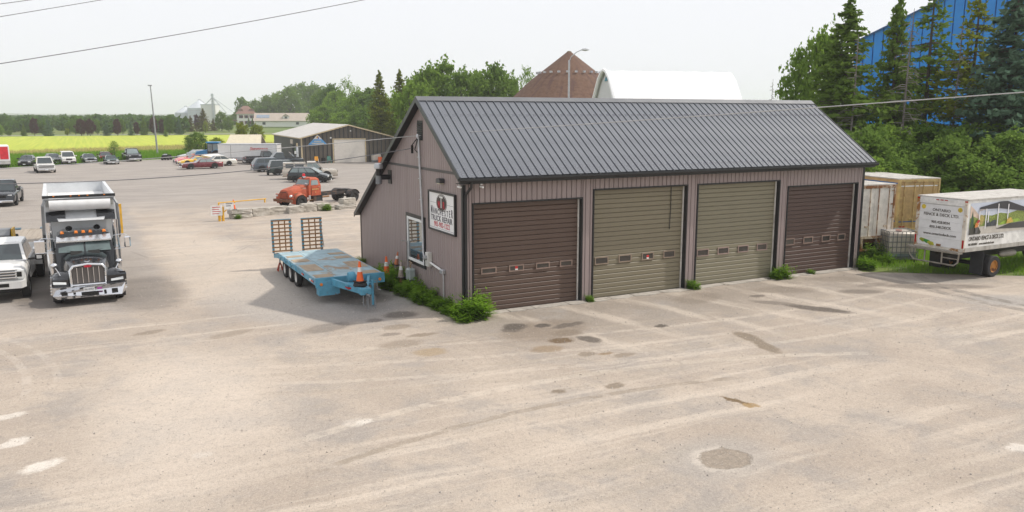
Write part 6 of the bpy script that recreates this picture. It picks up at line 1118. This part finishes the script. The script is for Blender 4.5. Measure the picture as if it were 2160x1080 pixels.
x, y = site(-246, 680); el = thing('grain_elevator', 'slim grain elevator leg tower with sloping spouts', 'tower', (x, y, 0), FACE)
for a in (-1, 1):
    for c_ in (-1, 1): MB().box(a * .9 - .14, a * .9 + .14, c_ * .9 - .14, c_ * .9 + .14, 0, 21).build('leg', galv, el)
for q in range(10): MB().box(-1, 1, -1, 1, 1.5 + q * 2, 1.7 + q * 2).build('brace_ring', galv, el)
MB().box(-.4, .4, -.4, .4, 0, 23).build('elevator_leg', bins, el); MB().box(-1.1, 1.0, -.8, .8, 21.5, 24, .2).build('head', bins, el)
for e_ in ((10, 8.5), (15, 9.5), (-7, 15)): MB().tube([(0, 0, 21), (e_[0], 2, e_[1])], .3, 6).build('spout', bins, el)
# ---------------------------------------------------------------- overhead wires
wm_ = mat('wire_grey', (.16, .16, .17), .6); wm2 = mat('wire_pale', (.40, .40, .40), .5)
def wire(label, a, b_, sag, r_, m_):
    a, b_ = Vector(a), Vector(b_); p = [a.lerp(b_, k / 30) - Vector((0, 0, sag * 4 * (k / 30) * (1 - k / 30))) for k in range(31)]
    o = MB().tube(p, r_, 5).build('overhead_wire', m_); return tag(o, label, 'wire', 'overhead wires')
A_ = Vector((-.12, 3.9, 6.12))
wire('pale service wire crossing in front of the dark roof to the mast', A_, A_ + (Vector((9.37, -12.9, 7.48)) - A_) * 1.5, .04, .015, wm2)
wire('pale wire leaving the mast to the left over the parked cars', A_, A_ + (Vector((-14.1, 10.23, 5.02)) - A_) * 1.35, .12, .014, wm2)
wire('twisted dark wire sagging left from the gable over the lot', (-.14, 4.2, 5.65), Vector((-.14, 4.2, 5.65)) + (Vector((-13.83, 6.65, 4.99)) - Vector((-.14, 4.2, 5.65))) * 1.3, .5, .016, wm_)
for lab, a, b_, k in (('lowest of the dark wires crossing the upper left sky', (-13.1, 1.21, 8.35), (-2.83, 3.22, 10.8), .15), ('middle dark wire at the upper left corner of the sky', (-13.34, 6.23, 10.01), (-10.43, 9.51, 11.08), .03), ('topmost short dark wire at the upper left corner of the sky', (-13.38, 7.51, 10.54), (-12.58, 8.29, 10.81), .02)):
    a, b_ = Vector(a), Vector(b_); d = b_ - a; wire(lab, a - d * (.3 if k > .1 else 1.2), b_ + d * (.4 if k > .1 else 2.5), k, .012, wm_)
MB().tube([(-.12, 3.92, 6.02), (-.3, 4.05, 5.75), (-.2, 4.25, 5.62)], .02, 5).build('drip_loop', archm, mast); MB().tube([(-.12, 3.88, 6.0), (-.25, 3.85, 5.6), (-.12, 3.95, 5.5)], .02, 5).build('drip_loop', archm, mast); MB().cyl((-.22, 4.22, 5.45), (-.22, 4.22, 5.75), .05, None, 8).build('splice', archm, mast)
# ---------------------------------------------------------------- vegetation
def quads(C, size, up=0.0, asp=.6, droop=None, r=rng):
    n = len(C); a = r.normal(size=(n, 3)); a[:, 2] *= (1 - up); a /= np.linalg.norm(a, axis=1)[:, None] + 1e-9
    b = r.normal(size=(n, 3)); b -= a * (a * b).sum(1)[:, None]; b /= np.linalg.norm(b, axis=1)[:, None] + 1e-9
    s = (size * r.uniform(.6, 1.35, n))[:, None]; a = a * s; b = b * s * asp
    return np.stack([C - a * .5, C + b * .5, C + a * .5, C - b * .5], 1).reshape(-1, 3)
def tube_mesh(b, p0, p1, r0, r1, n=6, wob=.0, r=random):
    p0, p1 = Vector(p0), Vector(p1); L_ = (p1 - p0).length; k = 4
    pts = [p0.lerp(p1, i / k) + Vector((r.uniform(-1, 1), r.uniform(-1, 1), r.uniform(-.5, .5))) * wob * L_ * (0 if i in (0, k) else 1) for i in range(k + 1)]
    b.tube(pts, [r0 + (r1 - r0) * i / k for i in range(k + 1)], n)
bark = mat('bark', (.085, .068, .055), .95, 0, .3, 5, .01); barkg = mat('bark_grey', (.20, .18, .165), .95, 0, .25, 5)
# every template is unit height; meshes are shared between trees of a kind
def dec_template(seed, n, leaf, m, low=.12, wide=.34, nclump=34, gaps=.0):
    r = np.random.default_rng(seed); rr = random.Random(seed); b = MB(); C = []; lob = []
    tube_mesh(b, (0, 0, -.02), (rr.uniform(-.02, .02), rr.uniform(-.02, .02), .62), .030, .012, 7, .02, rr)
    for i in range(nclump):
        z = low + .06 + (1 - low - .12) * (i + .5) / nclump; f = (z - low) / (1 - low); prof = math.sin(PI * min(1, .12 + f * .88)) ** .6
        a = i * 2.4 + rr.uniform(-.5, .5); rad = wide * prof * rr.uniform(.35, .92) * (1 if i < nclump - 2 else .15)
        c_ = Vector((rad * math.cos(a), rad * math.sin(a), z)); lob.append((c_, wide * rr.uniform(.26, .44) * (.65 + .35 * prof) * (gaps or 1)))
        if i % 2 == 0: tube_mesh(b, (0, 0, max(.08, z * .55)), c_, .010, .003, 5, .06, rr)
    w_ = np.array([q[1] ** 2 for q in lob]); w_ /= w_.sum(); cnt = r.multinomial(n, w_)
    for (c_, ra), k in zip(lob, cnt):
        d = r.normal(size=(k, 3)); d /= np.linalg.norm(d, axis=1)[:, None]; rad = ra * r.uniform(.45, 1, k) ** .35 * (1 + .22 * np.sin(d[:, 0] * 7 + d[:, 2] * 9))
        p = d * rad[:, None]; p[:, 2] *= .72; q = int(k * .62)
        if q > 12:       # leafy sprigs reaching out of the clump
            ns_ = max(4, q // 16); sd2 = r.normal(size=(ns_, 3)); sd2[:, 2] = sd2[:, 2] * .7 + .25; sd2 /= np.linalg.norm(sd2, axis=1)[:, None]; w2 = r.integers(0, ns_, q)
            p[:q] = sd2[w2] * (ra * r.uniform(.25, 1.5, q) * r.uniform(.7, 1.1, ns_)[w2])[:, None] + r.normal(0, ra * .13, (q, 3))
        C.append(p + np.array(c_))
    C = np.concatenate(C); return b.mesh('trunk', bark, 50), np_mesh('crown', quads(C, leaf, .15, .62, r=r), 4, m)
def spruce_template(seed, n_lv, m, base=.06, wide=.2, leaf=.016, dens=1.0, gap=0, tm=None, taper=.9, droop=.28):
    r = np.random.default_rng(seed); rr = random.Random(seed); b = MB(); tube_mesh(b, (0, 0, -.02), (0, 0, .985), .014, .002, 7, .004, rr); C = []
    for i in range(n_lv):
        z = base + (1 - base) * (i / n_lv) ** .95; f = 1 - (z - base) / (1 - base)
        ln0 = wide * (f ** taper) * (.55 + .45 * min(1, (1 - f) * 6 + .35)); nb_ = rr.randint(4, 7)
        for k in range(nb_):
            if rr.random() < gap: continue
            a = rr.uniform(0, 2 * PI); ln = ln0 * rr.uniform(.62, 1.15) + .006; m_ = max(2, int(ln / leaf * 2.6 * dens))
            t_ = r.uniform(.12, 1, m_); x = t_ * ln; zz = z - droop * ln * t_ + .22 * ln * t_ ** 2
            spread = (.10 + .16 * (1 - t_)) * ln * r.uniform(-1, 1, m_) + r.normal(0, leaf * .25, m_)
            C.append(np.stack([x * math.cos(a) - spread * math.sin(a), x * math.sin(a) + spread * math.cos(a), zz - np.abs(r.normal(0, leaf * .5, m_))], 1))
            if ln > .05 and k % 2 == 0: b.tube([(0, 0, z), (math.cos(a) * ln * .5, math.sin(a) * ln * .5, z - droop * ln * .5 + .055 * ln), (math.cos(a) * ln * .95, math.sin(a) * ln * .95, z - droop * ln * .95 + .2 * ln)], [.0035, .002, .0008], 3)
    C = np.concatenate(C); V = quads(C, leaf * 1.9, .35, .5, r=r); return b.mesh('trunk', tm or bark, 50), np_mesh('crown', V, 4, m)
def bare_template(seed, m, n=90, wide=.2):
    rr = random.Random(seed); b = MB(); tube_mesh(b, (0, 0, -.02), (.01, 0, 1), .008, .0012, 6, .004, rr); c = MB()
    for i in range(n):
        z = .12 + .86 * i / n; ln = wide * (1.05 - z) * rr.uniform(.4, 1.2); a = rr.uniform(0, 2 * PI); e = Vector((ln * math.cos(a), ln * math.sin(a), z - ln * rr.uniform(-.1, .45)))
        mid = Vector((ln * .5 * math.cos(a), ln * .5 * math.sin(a), z + .02 * ln)); c.tube([(0, 0, z), mid, e], [.003, .002, .0006], 3)
        for q in range(4): p = mid.lerp(e, rr.random()); c.tube([p, p + Vector((rr.uniform(-1, 1), rr.uniform(-1, 1), rr.uniform(-.8, .2))) * ln * .3], [.0011, .0004], 3)
    return b.mesh('trunk', m, 50), c.mesh('branches', m)
LM = {'fresh': leafmat('leaf_fresh', (.105, .185, .030), (.190, .285, .052)), 'mid': leafmat('leaf_mid', (.080, .150, .030), (.155, .235, .050)), 'dark': leafmat('leaf_dark', (.050, .105, .020), (.095, .165, .028)),
      'purple': leafmat('leaf_purple', (.040, .012, .024), (.085, .028, .046), .2), 'spruce': leafmat('needle', (.070, .128, .026), (.145, .215, .042), .32), 'blue': leafmat('needle_blue', (.055, .110, .070), (.120, .185, .125), .2),
      'olive': leafmat('needle_olive', (.095, .135, .020), (.19, .215, .032), .3), 'yellow': leafmat('leaf_yellow', (.15, .20, .025), (.26, .30, .04), .3), 'weed': leafmat('weed_leaf', (.095, .19, .018), (.19, .32, .035), .4), 'brown': leafmat('needle_brown', (.07, .075, .025), (.14, .115, .045), .2)}
TPL = {}
def T(kind, var):
    if (kind, var) not in TPL:
        if kind.startswith('near_'): TPL[kind, var] = dec_template(100 + var, 15000, .034, LM[kind[5:]], .04, .42, 64, .72)
        elif kind.startswith('dec_'): TPL[kind, var] = dec_template(200 + var, 6500, .044, LM[kind[4:]], .10, .36 + .04 * (var % 3), 44, .8)
        elif kind.startswith('poplar'): TPL[kind, var] = dec_template(300 + var, 2600, .030, LM['fresh'], .25, .30, 22)
        elif kind.startswith('fsp_'): TPL[kind, var] = spruce_template(400 + var, 34, LM[kind[4:]], .03, .40, .030, 1.0)
        elif kind.startswith('spr_'): TPL[kind, var] = spruce_template(500 + var, 72, LM[kind[4:]], .08, .29, .0150, 1.15, .10)
        elif kind.startswith('thin_'): TPL[kind, var] = spruce_template(600 + var, 50, LM[kind[5:]], .26, .24, .0135, .85, .42, None, .8)
        elif kind == 'bare': TPL[kind, var] = bare_template(700 + var, barkg)
    return TPL[kind, var]
def tree(kind, label, xy, h_, w_=1.0, group=None, z=0, cat='tree', name=None, rot=None):
    var = random.randint(0, 2) if not kind.startswith('near_') else random.randint(0, 1)
    tr_, cr = T(kind, var); nm = name or ('spruce_tree' if kind[:3] in ('fsp', 'spr', 'thi') else 'bare_tree' if kind == 'bare' else 'leafy_tree')
    e = thing(nm, label, cat, (xy[0], xy[1], z - .02), random.uniform(0, 6.28) if rot is None else rot, group); e.scale = (h_ * w_, h_ * w_, h_); link('trunk', tr_, e); link('branches' if kind == 'bare' else 'crown', cr, e); return e
def S_(px, d): return site((px - 1080) / 1714.7 * d, d)
def ht(row, d): return 6.9 - (row - 243) / 1714.7 * d
# right-hand spruces behind the trailers
G1 = 'tall conifers in front of the blue barn'
for kind, px, d, row, w_, lab in (('spr_spruce', 1768, 56, 4, 1.25, 'full dark spruce at the left end of the conifers by the shop roof'), ('spr_spruce', 1868, 58, -6, .75, 'narrow dark spruce second from the shop among the conifers'),
    ('bare', 1893, 55, 30, 1.15, 'dead bare grey conifer between the dark spruces'), ('thin_spruce', 1938, 60, -30, 1.1, 'tall see-through spruce with gaps against the blue barn'), ('thin_olive', 2030, 57, -10, 1.15, 'thin yellow-green conifer with bare trunk before the blue barn'),
    ('spr_blue', 2108, 53, -35, 1.15, 'big blue-green spruce near the right picture edge'), ('spr_spruce', 2175, 57, -20, .9, 'dark spruce cut by the right picture edge'), ('bare', 1788, 54, 80, 1.1, 'dead bare conifer in front of the full dark spruce'), ('bare', 1618, 75, 170, .9, 'small bare dead tree top rising behind the shop roof ridge'), ('bare', 2000, 56, 60, .9, 'dead bare conifer left of the thin yellow-green one')):
    tree(kind, lab, S_(px, d), ht(row, d), w_, G1)
tree('near_fresh', 'light leafy tree left of the spruces behind the shop roof', S_(1712, 64), ht(70, 64), .52, 'leafy trees right of the shop')
G2 = 'bushy trees behind the parked trailers'
for i, (kind, px, d, row, w_) in enumerate((('near_mid', 1815, 50, 268, 1.1), ('near_fresh', 1858, 54, 258, 1.0), ('near_mid', 1905, 52, 300, 1.3), ('near_dark', 1945, 55, 262, 1.1), ('near_mid', 1990, 50, 285, 1.2), ('near_mid', 2035, 53, 258, 1.1), ('near_dark', 2085, 56, 262, 1.2), ('near_mid', 2120, 49, 275, 1.2), ('near_fresh', 2160, 52, 268, 1.2), ('near_mid', 1868, 48, 330, 1.3), ('near_dark', 2210, 50, 270, 1.2), ('near_dark', 1900, 60, 268, 1.2), ('near_dark', 2010, 60, 275, 1.3), ('near_dark', 2110, 60, 280, 1.3), ('near_mid', 2055, 47, 330, 1.5), ('near_fresh', 1802, 47, 325, 1.2))):
    lab = ('bush tree touching the shop roof corner', 'bright leafy bush tree behind the tan trailer', 'rounded leafy bush left of the box truck roof', 'dark bush tree below the thin conifers', 'broad leafy bush over the box truck rear', 'tall leafy bush left of the blue-green spruce', 'dark bush under the blue-green spruce', 'leafy bush over the middle of the box truck', 'bright leafy bush at the right picture edge', 'low leafy bush right behind the tan trailer roof', 'dark bush beyond the right picture edge', 'dark bush in the back row behind the tan trailer', 'dark bush in the back row behind the box truck rear', 'dark bush in the back row near the right edge', 'low broad bush just behind the box truck roof', 'low bright bush between shop corner and white trailer')[i]
    tree(kind, lab, S_(px, d), ht(row, d), w_, G2, name='bush_tree')
# two dark spruces left of the shop peak and leafy trees behind
tree('spr_olive', 'left one of two dark spruces behind the shop gable', S_(806, 152), ht(150, 152), .9, 'pair of spruces behind the shop gable'); tree('spr_olive', 'right one of two dark spruces behind the shop gable', S_(848, 148), ht(148, 148), .9, 'pair of spruces behind the shop gable')
G3 = 'leafy trees behind the repair shop roof'
for kind, px, d, row, w_, lab in (('dec_fresh', 872, 120, 172, .7, 'leafy tree just right of the twin spruces'), ('dec_fresh', 905, 130, 143, .75, 'tall leafy tree over the left end of the roof ridge'), ('dec_fresh', 938, 135, 131, .8, 'tallest leafy tree above the roof ridge'), ('dec_mid', 975, 130, 152, .75, 'leafy tree between the tallest one and the dome'), ('dec_fresh', 1008, 140, 158, .7, 'light leafy tree mid-way to the brown dome'), ('dec_mid', 1044, 130, 144, .8, 'dark leafy tree left of the brown dome'), ('dec_fresh', 1075, 140, 165, .65, 'leafy tree touching the brown dome'), ('poplar', 1112, 160, 143, .5, 'small leafy tree top peeking over the brown dome flank'), ('dec_mid', 888, 150, 165, .8, 'leafy tree in the back between the spruces and the ridge')):
    tree(kind, lab, S_(px, d), ht(row, d), w_, G3)
G4 = 'trees of the wood behind the dark metal shop'
W4 = [('dec_mid', 520, 470, 205, .8), ('dec_mid', 545, 460, 212, .9), ('dec_mid', 572, 450, 205, .9), ('dec_fresh', 592, 464, 200, .9), ('dec_mid', 618, 446, 188, 1.0), ('dec_mid', 645, 475, 181, 1.1), ('dec_mid', 672, 464, 179, 1.0), ('dec_mid', 694, 300, 190, .9), ('dec_fresh', 716, 270, 192, .9), ('dec_dark', 706, 290, 183, .8), ('poplar', 742, 250, 170, .75), ('dec_fresh', 762, 230, 192, .9), ('dec_mid', 786, 220, 185, 1.0), ('dec_fresh', 690, 240, 222, 1.2), ('dec_fresh', 728, 200, 236, 1.3), ('dec_mid', 770, 190, 226, 1.2), ('dec_fresh', 655, 465, 238, 1.2), ('dec_fresh', 632, 464, 236, 1.0), ('dec_mid', 802, 200, 215, 1.2), ('dec_fresh', 825, 180, 205, 1.1), ('dec_mid', 750, 240, 205, 1.0), ('dec_dark', 602, 454, 215, 1.1), ('dec_dark', 560, 440, 225, 1.2)]
W4L = ['small wood tree over the farmhouse roof', 'wood tree left of the long house roof', 'wood tree above the long house gable', 'light wood tree above the solar panels', 'round wood tree above the dormer', 'large round wood tree at the crest of the wood', 'highest broad wood tree right of the crest', 'wood tree right of the highest one', 'light wood tree over the pale shop roof', 'dark wood tree beside the sparse poplar', 'tall sparse poplar showing bare limbs', 'light wood tree right of the poplar', 'wood tree left of the twin spruces', 'low light wood tree over the right end of the long house', 'lowest light wood tree above the shop roof ridge', 'low wood tree above the right part of the pale roof', 'low light tree over the long house ridge end', 'low light tree behind the dormer', 'wood tree behind the left twin spruce', 'light wood tree between the twin spruces', 'wood tree behind the poplar', 'dark wood tree left of the crest', 'dark wood tree behind the farmhouse']
for a, lab in zip(W4, W4L): tree(a[0], lab, S_(a[1], a[2]), ht(a[3], a[2]), a[4], G4)
G5 = 'mixed trees along the far edge of the field'
ROW = [('fsp_spruce', 62, 272, 260, .8, 'small spruce first from the left along the field'), ('dec_purple', 84, 275, 249, .62, 'purple-leaved tree first from the left along the field'), ('fsp_blue', 113, 268, 250, .95, 'big spruce right of the first purple tree'), ('dec_mid', 158, 300, 256, .8, 'low green tree left of the wide purple pair'), ('dec_mid', 170, 290, 249, .7, 'green tree behind the wide purple pair'), ('dec_purple', 182, 272, 252, .8, 'left of the wide purple pair of trees'), ('dec_purple', 200, 270, 252, .75, 'right of the wide purple pair of trees'), ('dec_mid', 216, 285, 252, .6, 'green tree right of the purple pair'), ('fsp_blue', 234, 272, 255, .9, 'blue-green spruce mid-way along the field'), ('dec_purple', 257, 272, 251, .65, 'purple tree right of the blue-green spruce'), ('dec_mid', 268, 290, 251, .5, 'slim green tree behind the third purple tree'), ('fsp_blue', 285, 275, 256, .8, 'small spruce left of the light pole'), ('dec_purple', 297, 278, 257, .6, 'small purple tree left of the light pole'), ('fsp_spruce', 313, 280, 245, .7, 'tall spruce just left of the light pole'), ('dec_purple', 333, 282, 246, .65, 'purple tree behind the light pole'), ('dec_purple', 350, 290, 251, .5, 'narrow purple tree right of the light pole'), ('dec_dark', 366, 285, 244, .6, 'dark pine right of the light pole'), ('fsp_blue', 386, 290, 247, .7, 'spruce left of the grain bins'), ('fsp_brown', 411, 330, 244, 1.1, 'brownish spruce in front of the left grain bin'), ('dec_purple', 424, 340, 241, .5, 'purple tree among the spruces before the bins'), ('fsp_brown', 438, 335, 229, 1.1, 'tallest spruce in front of the largest grain bin'), ('dec_yellow', 441, 310, 255, .5, 'small bright green tree before the spruces'), ('fsp_brown', 458, 345, 250, 1.1, 'brownish low spruce right of the tallest one'), ('dec_mid', 475, 340, 236, .85, 'round dark tree below the elevator tower'), ('dec_mid', 490, 330, 246, .8, 'lighter round tree left of the farmhouse'), ('dec_mid', 503, 450, 240, .9, 'tree behind the farmhouse porch'), ('dec_yellow', 152, 272, 270, .8, 'small yellow-green bush beside the wide purple pair'), ('dec_fresh', 10, 265, 262, 1.0, 'light green tree at the left picture edge'), ('dec_mid', 30, 270, 274, 1.2, 'low bush near the left picture edge'), ('fsp_spruce', 357, 262, 262, .6, 'small young conifer right of the light pole')]
for a in ROW: tree(a[0], a[5], S_(a[1], a[2]), ht(a[3], a[2]) , a[4], G5)
G6 = 'bushes along the edge of the lot'
for kind, px, d, row, w_, lab in (('dec_mid', 421, 135, 280, 1.3, 'round willow bush behind the classic car row'), ('dec_yellow', 462, 140, 291, 1.4, 'yellow-green bush behind the tractor'), ('dec_yellow', 516, 175, 256, .8, 'upright yellow-green shrub left of the pale roof'), ('dec_yellow', 548, 178, 262, .9, 'second yellow-green shrub at the corner of the pale roof'), ('bare', 61, 112, 317, 1.5, 'small twiggy sapling behind the white pickup'), ('poplar', 247, 128, 296, 1.1, 'sparse sapling behind the black pickup in the far row')):
    tree(kind, lab, S_(px, d), max(1.5, ht(row, d)), w_, G6, cat='bush', name='bush')
for i, (px, d) in enumerate(((532, 396), (540, 395), (548, 394))): tree('fsp_spruce', ('left', 'middle', 'right')[i] + ' of three clipped cedars at the long house gable', S_(px, d), 4.6, .7, 'cedars at the long house', 1.2)
# far wood on the plain: one continuous mass
C = []
for k in range(420):
    d = rng.uniform(300, 900); u = rng.uniform(-.68, -.40) * d; h_ = rng.choice([2.6, 3.6, 4.6, 5.8, 6.6]) * rng.uniform(.85, 1.1); n_ = 70; x, y = site(u, d)
    p = rng.normal(size=(n_, 3)); p /= np.linalg.norm(p, axis=1)[:, None]; p *= rng.uniform(.5, 1, n_)[:, None]; C.append(p * np.array([h_ * .5, h_ * .5, h_ * .52]) + np.array([x, y, h_ * .5]))
for k in range(500):
    d = rng.uniform(900, 1900); u = rng.uniform(-.72, .1) * d; h_ = rng.uniform(4, 6.5); n_ = 40; x, y = site(u, d)
    p = rng.normal(size=(n_, 3)); p /= np.linalg.norm(p, axis=1)[:, None]; C.append(p * np.array([h_ * .8, h_ * .8, h_ * .5]) + np.array([x, y, h_ * .5]))
far_ = link('distant_wood', np_mesh('distant_wood', quads(np.concatenate(C), 2.6, .2, .7), 4, leafmat('wood_leaf', (.030, .075, .026), (.085, .150, .030), .3, .25, .06))); tag(far_, 'hazy belt of distant woodland across the plain', 'wood', None, 'stuff')
# ---------------------------------------------------------------- weeds at the shop walls
def weed_mesh(seed, n, spread, h_, leaf):
    r = np.random.default_rng(seed); V = []
    for k in range(n):
        a = r.uniform(0, 6.28); rad = spread * math.sqrt(r.uniform()); hh = h_ * r.uniform(.5, 1.1) * (1 - .35 * rad / spread); lean = r.normal(0, .22, 2) + np.array([math.cos(a), math.sin(a)]) * .28 * rad / spread
        m_ = int(26 * hh / h_) + 8; t_ = np.linspace(.08, 1, m_); P_ = np.stack([rad * math.cos(a) + lean[0] * hh * t_ ** 1.5, rad * math.sin(a) + lean[1] * hh * t_ ** 1.5, hh * t_], 1)
        al = r.uniform(0, 6.28, m_); ln = leaf * (1.15 - .6 * t_) * r.uniform(.7, 1.2, m_); d = np.stack([np.cos(al), np.sin(al), r.uniform(-.25, .5, m_)], 1) * ln[:, None]; s = np.stack([-np.sin(al), np.cos(al), np.zeros(m_)], 1) * (ln * .12)[:, None]
        V.append(np.stack([P_, P_ + d * .5 + s, P_ + d, P_ + d * .5 - s], 1).reshape(-1, 3))
    return np_mesh('leaves', np.concatenate(V), 4, LM['weed'])
WM = [weed_mesh(i, 34, .42, .8, .30) for i in range(3)]; WB = [weed_mesh(10 + i, 60, .5, 1.0, .32) for i in range(2)]
def weed(label, x, y, s, big=False, sz=1.0):
    e = thing('weed_clump', label, 'weeds', (x, y, .01), random.uniform(0, 6), 'weeds growing along the shop walls'); e.scale = (s, s, s * sz); link('leaves', random.choice(WB if big else WM), e)
weed('big bushy weed clump at the near corner of the shop', .28, -.42, 1.0, True); weed('second bushy weed clump filling the near shop corner', -.18, -.38, .85, True, .8); weed('low weeds spilling in front of the near corner', -.35, -.75, .7, False, .7)
lab = ('weeds beside the near corner on the gable side', 'weeds below the conduit drop', 'weeds between conduit drop and meter', 'weeds below the meter box', 'weeds under the near edge of the window', 'weeds under the middle of the window', 'weeds around the gas meter', 'weeds around the stacked cones', 'weeds around the wooden post', 'tall weeds behind the trailer corner', 'weeds beyond the cones along the gable wall', 'small weed tuft further along the gable wall', 'small weed tuft at the rear gable corner')
for i, (x, y, s, z_) in enumerate(((-.32, .5, .75, .8), (-.34, 1.2, .85, .85), (-.38, 1.9, .85, .75), (-.4, 2.6, .9, .8), (-.42, 3.3, .95, .8), (-.46, 4.0, .95, .85), (-.55, 4.6, .9, .8), (-.62, 5.3, .95, .9), (-.55, 5.9, 1.0, 1.0), (-.5, 6.6, 1.0, 1.25), (-.4, 7.2, .9, 1.1), (-.3, 9.0, .5, .8), (-.25, 11.4, .6, .9))): weed(lab[i], x, y, s, i in (3, 5, 7, 8), z_)
for lab_, x, y, s in (('small weed tuft left of the khaki door', 5.05, -.2, .35), ('weed tuft between khaki and olive doors', 9.95, -.25, .55), ('tall weed clump between the olive and dark brown doors', 14.75, -.25, .85), ('second weed clump at the dark brown door corner', 14.4, -.3, .6), ('weed tuft at the dark brown door sill', 16.6, -.15, .35), ('bushy weed at the far end of the shop front', 19.75, -.45, .95), ('bushy weed under the white trailer', 22.0, .9, 1.2), ('weed clump beside the tote', 21.6, .1, .8), ('weeds at the foot of the stone blocks', 3.9, 33.3, .8), ('small weeds at the gate end stone', -2.6, 31.3, .5)): weed(lab_, x, y, s)
# ---------------------------------------------------------------- rough grass (uncountable)
def blades(name, label, pts, h_, w_, m_):
    n_ = len(pts); a = rng.uniform(0, 6.28, n_); hh = h_ * rng.uniform(.5, 1.3, n_); s = np.stack([np.cos(a), np.sin(a), np.zeros(n_)], 1) * w_; ln = np.stack([rng.normal(0, .35, n_), rng.normal(0, .35, n_), np.ones(n_)], 1) * hh[:, None]
    V = np.stack([pts - s, pts + s, pts + ln], 1).reshape(-1, 3); return tag(link(name, np_mesh(name, V, 3, m_)), label, 'grass', None, 'stuff')
def scatter(poly, n_, z=0.0, clump=0):
    P_ = np.array(poly); lo, hi = P_.min(0), P_.max(0); out = []
    q = rng.uniform(lo, hi, (n_ * 3, 2)); ins = np.zeros(len(q), bool); j = len(P_) - 1
    for i in range(len(P_)):
        c_ = ((P_[i, 1] > q[:, 1]) != (P_[j, 1] > q[:, 1])) & (q[:, 0] < (P_[j, 0] - P_[i, 0]) * (q[:, 1] - P_[i, 1]) / (P_[j, 1] - P_[i, 1] + 1e-9) + P_[i, 0]); ins ^= c_; j = i
    q = q[ins]; f = np.sin(q[:, 0] * 1.9 + 3 * np.sin(q[:, 1] * 1.3)) + np.sin(q[:, 1] * 2.3 + 1); q = q[(f > -.9 + clump) | (rng.uniform(size=len(q)) < .25)][:n_]
    return np.concatenate([q, np.full((len(q), 1), z)], 1)
blades('rough_grass', 'rough green grass around the parked trailers on the right', scatter([(19.6, .4), (20.4, -1.7), (22.4, -3.2), (24.6, -4.7), (34, -6.0), (40, -5), (40, 14), (20.5, 14)], 60000), .24, .014, LM['weed'])
blades('verge_grass', 'tall green grass along the far edge of the lot', scatter([(-44, 95), (-20, 102), (-4, 113), (6, 118), (14, 118), (15, 136), (-5, 137), (-30, 131), (-46, 124)], 50000), .75, .05, leafmat('verge_blade', (.09, .20, .015), (.17, .31, .03), .35))
blades('straw_grass', 'pale dry grass beyond the green verge', scatter([(-60, 121), (-30, 131), (-5, 137), (12, 136), (30, 150), (40, 178), (14, 168), (-30, 146), (-60, 129)], 30000), .7, .06, leafmat('straw_blade', (.34, .30, .11), (.44, .40, .17), .3))
# loose stones on the yard: small gravel pieces, uncountable
P_ = scatter([(-16, -17), (10, -17), (20, -6), (18, -1), (0, -.6), (-1, 6), (-10, 12), (-15, 4)], 9000, .016, -2); V = []; r0 = rng.uniform(.006, .022, len(P_)) * np.where(rng.uniform(size=len(P_)) < .06, 1.7, 1)
a = rng.uniform(0, 6.28, len(P_)); k3 = [np.stack([P_[:, 0] + r0 * np.cos(a + 2.094 * i), P_[:, 1] + r0 * np.sin(a + 2.094 * i), P_[:, 2]], 1) for i in range(3)]; top = P_ + np.stack([r0 * .2, r0 * .1, r0 * .9], 1)
V = np.stack([k3[0], k3[1], top, k3[1], k3[2], top, k3[2], k3[0], top], 1).reshape(-1, 3)
tag(link('gravel', np_mesh('gravel', V, 3, mat('gravel', (.40, .36, .32), .9, 0, .45, 9))), 'loose gravel scattered over the dusty yard', 'gravel', None, 'stuff')
# ---------------------------------------------------------------- the hazy air
t = NT('haze'); pv = t.n.new('ShaderNodeVolumePrincipled'); pv.inputs['Color'].default_value = (.93, .96, 1, 1); pv.inputs['Density'].default_value = .0003; pv.inputs['Anisotropy'].default_value = .1; t.l.new(pv.outputs[0], t.out.inputs['Volume'])
hz = MB().box(-8000, 8000, -2500, 8000, -3, 92).build('haze', t.m); tag(hz, 'thin pale haze filling the air over the whole place', 'haze', None, 'stuff')
# ---------------------------------------------------------------- lettering becomes plain meshes
_fonts = [o for o in COL.objects if o.type == 'FONT']; _dg = bpy.context.evaluated_depsgraph_get()
_new = [(o, bpy.data.meshes.new_from_object(o.evaluated_get(_dg))) for o in _fonts]
for o, me in _new:
    n_, p_, l_, r_, s_ = o.name, o.parent, o.location.copy(), o.rotation_euler.copy(), o.scale.copy(); base_ = n_.split('.')[0]
    bpy.data.objects.remove(o); q = link(base_, me, p_); q.location = l_; q.rotation_euler = r_; q.scale = s_
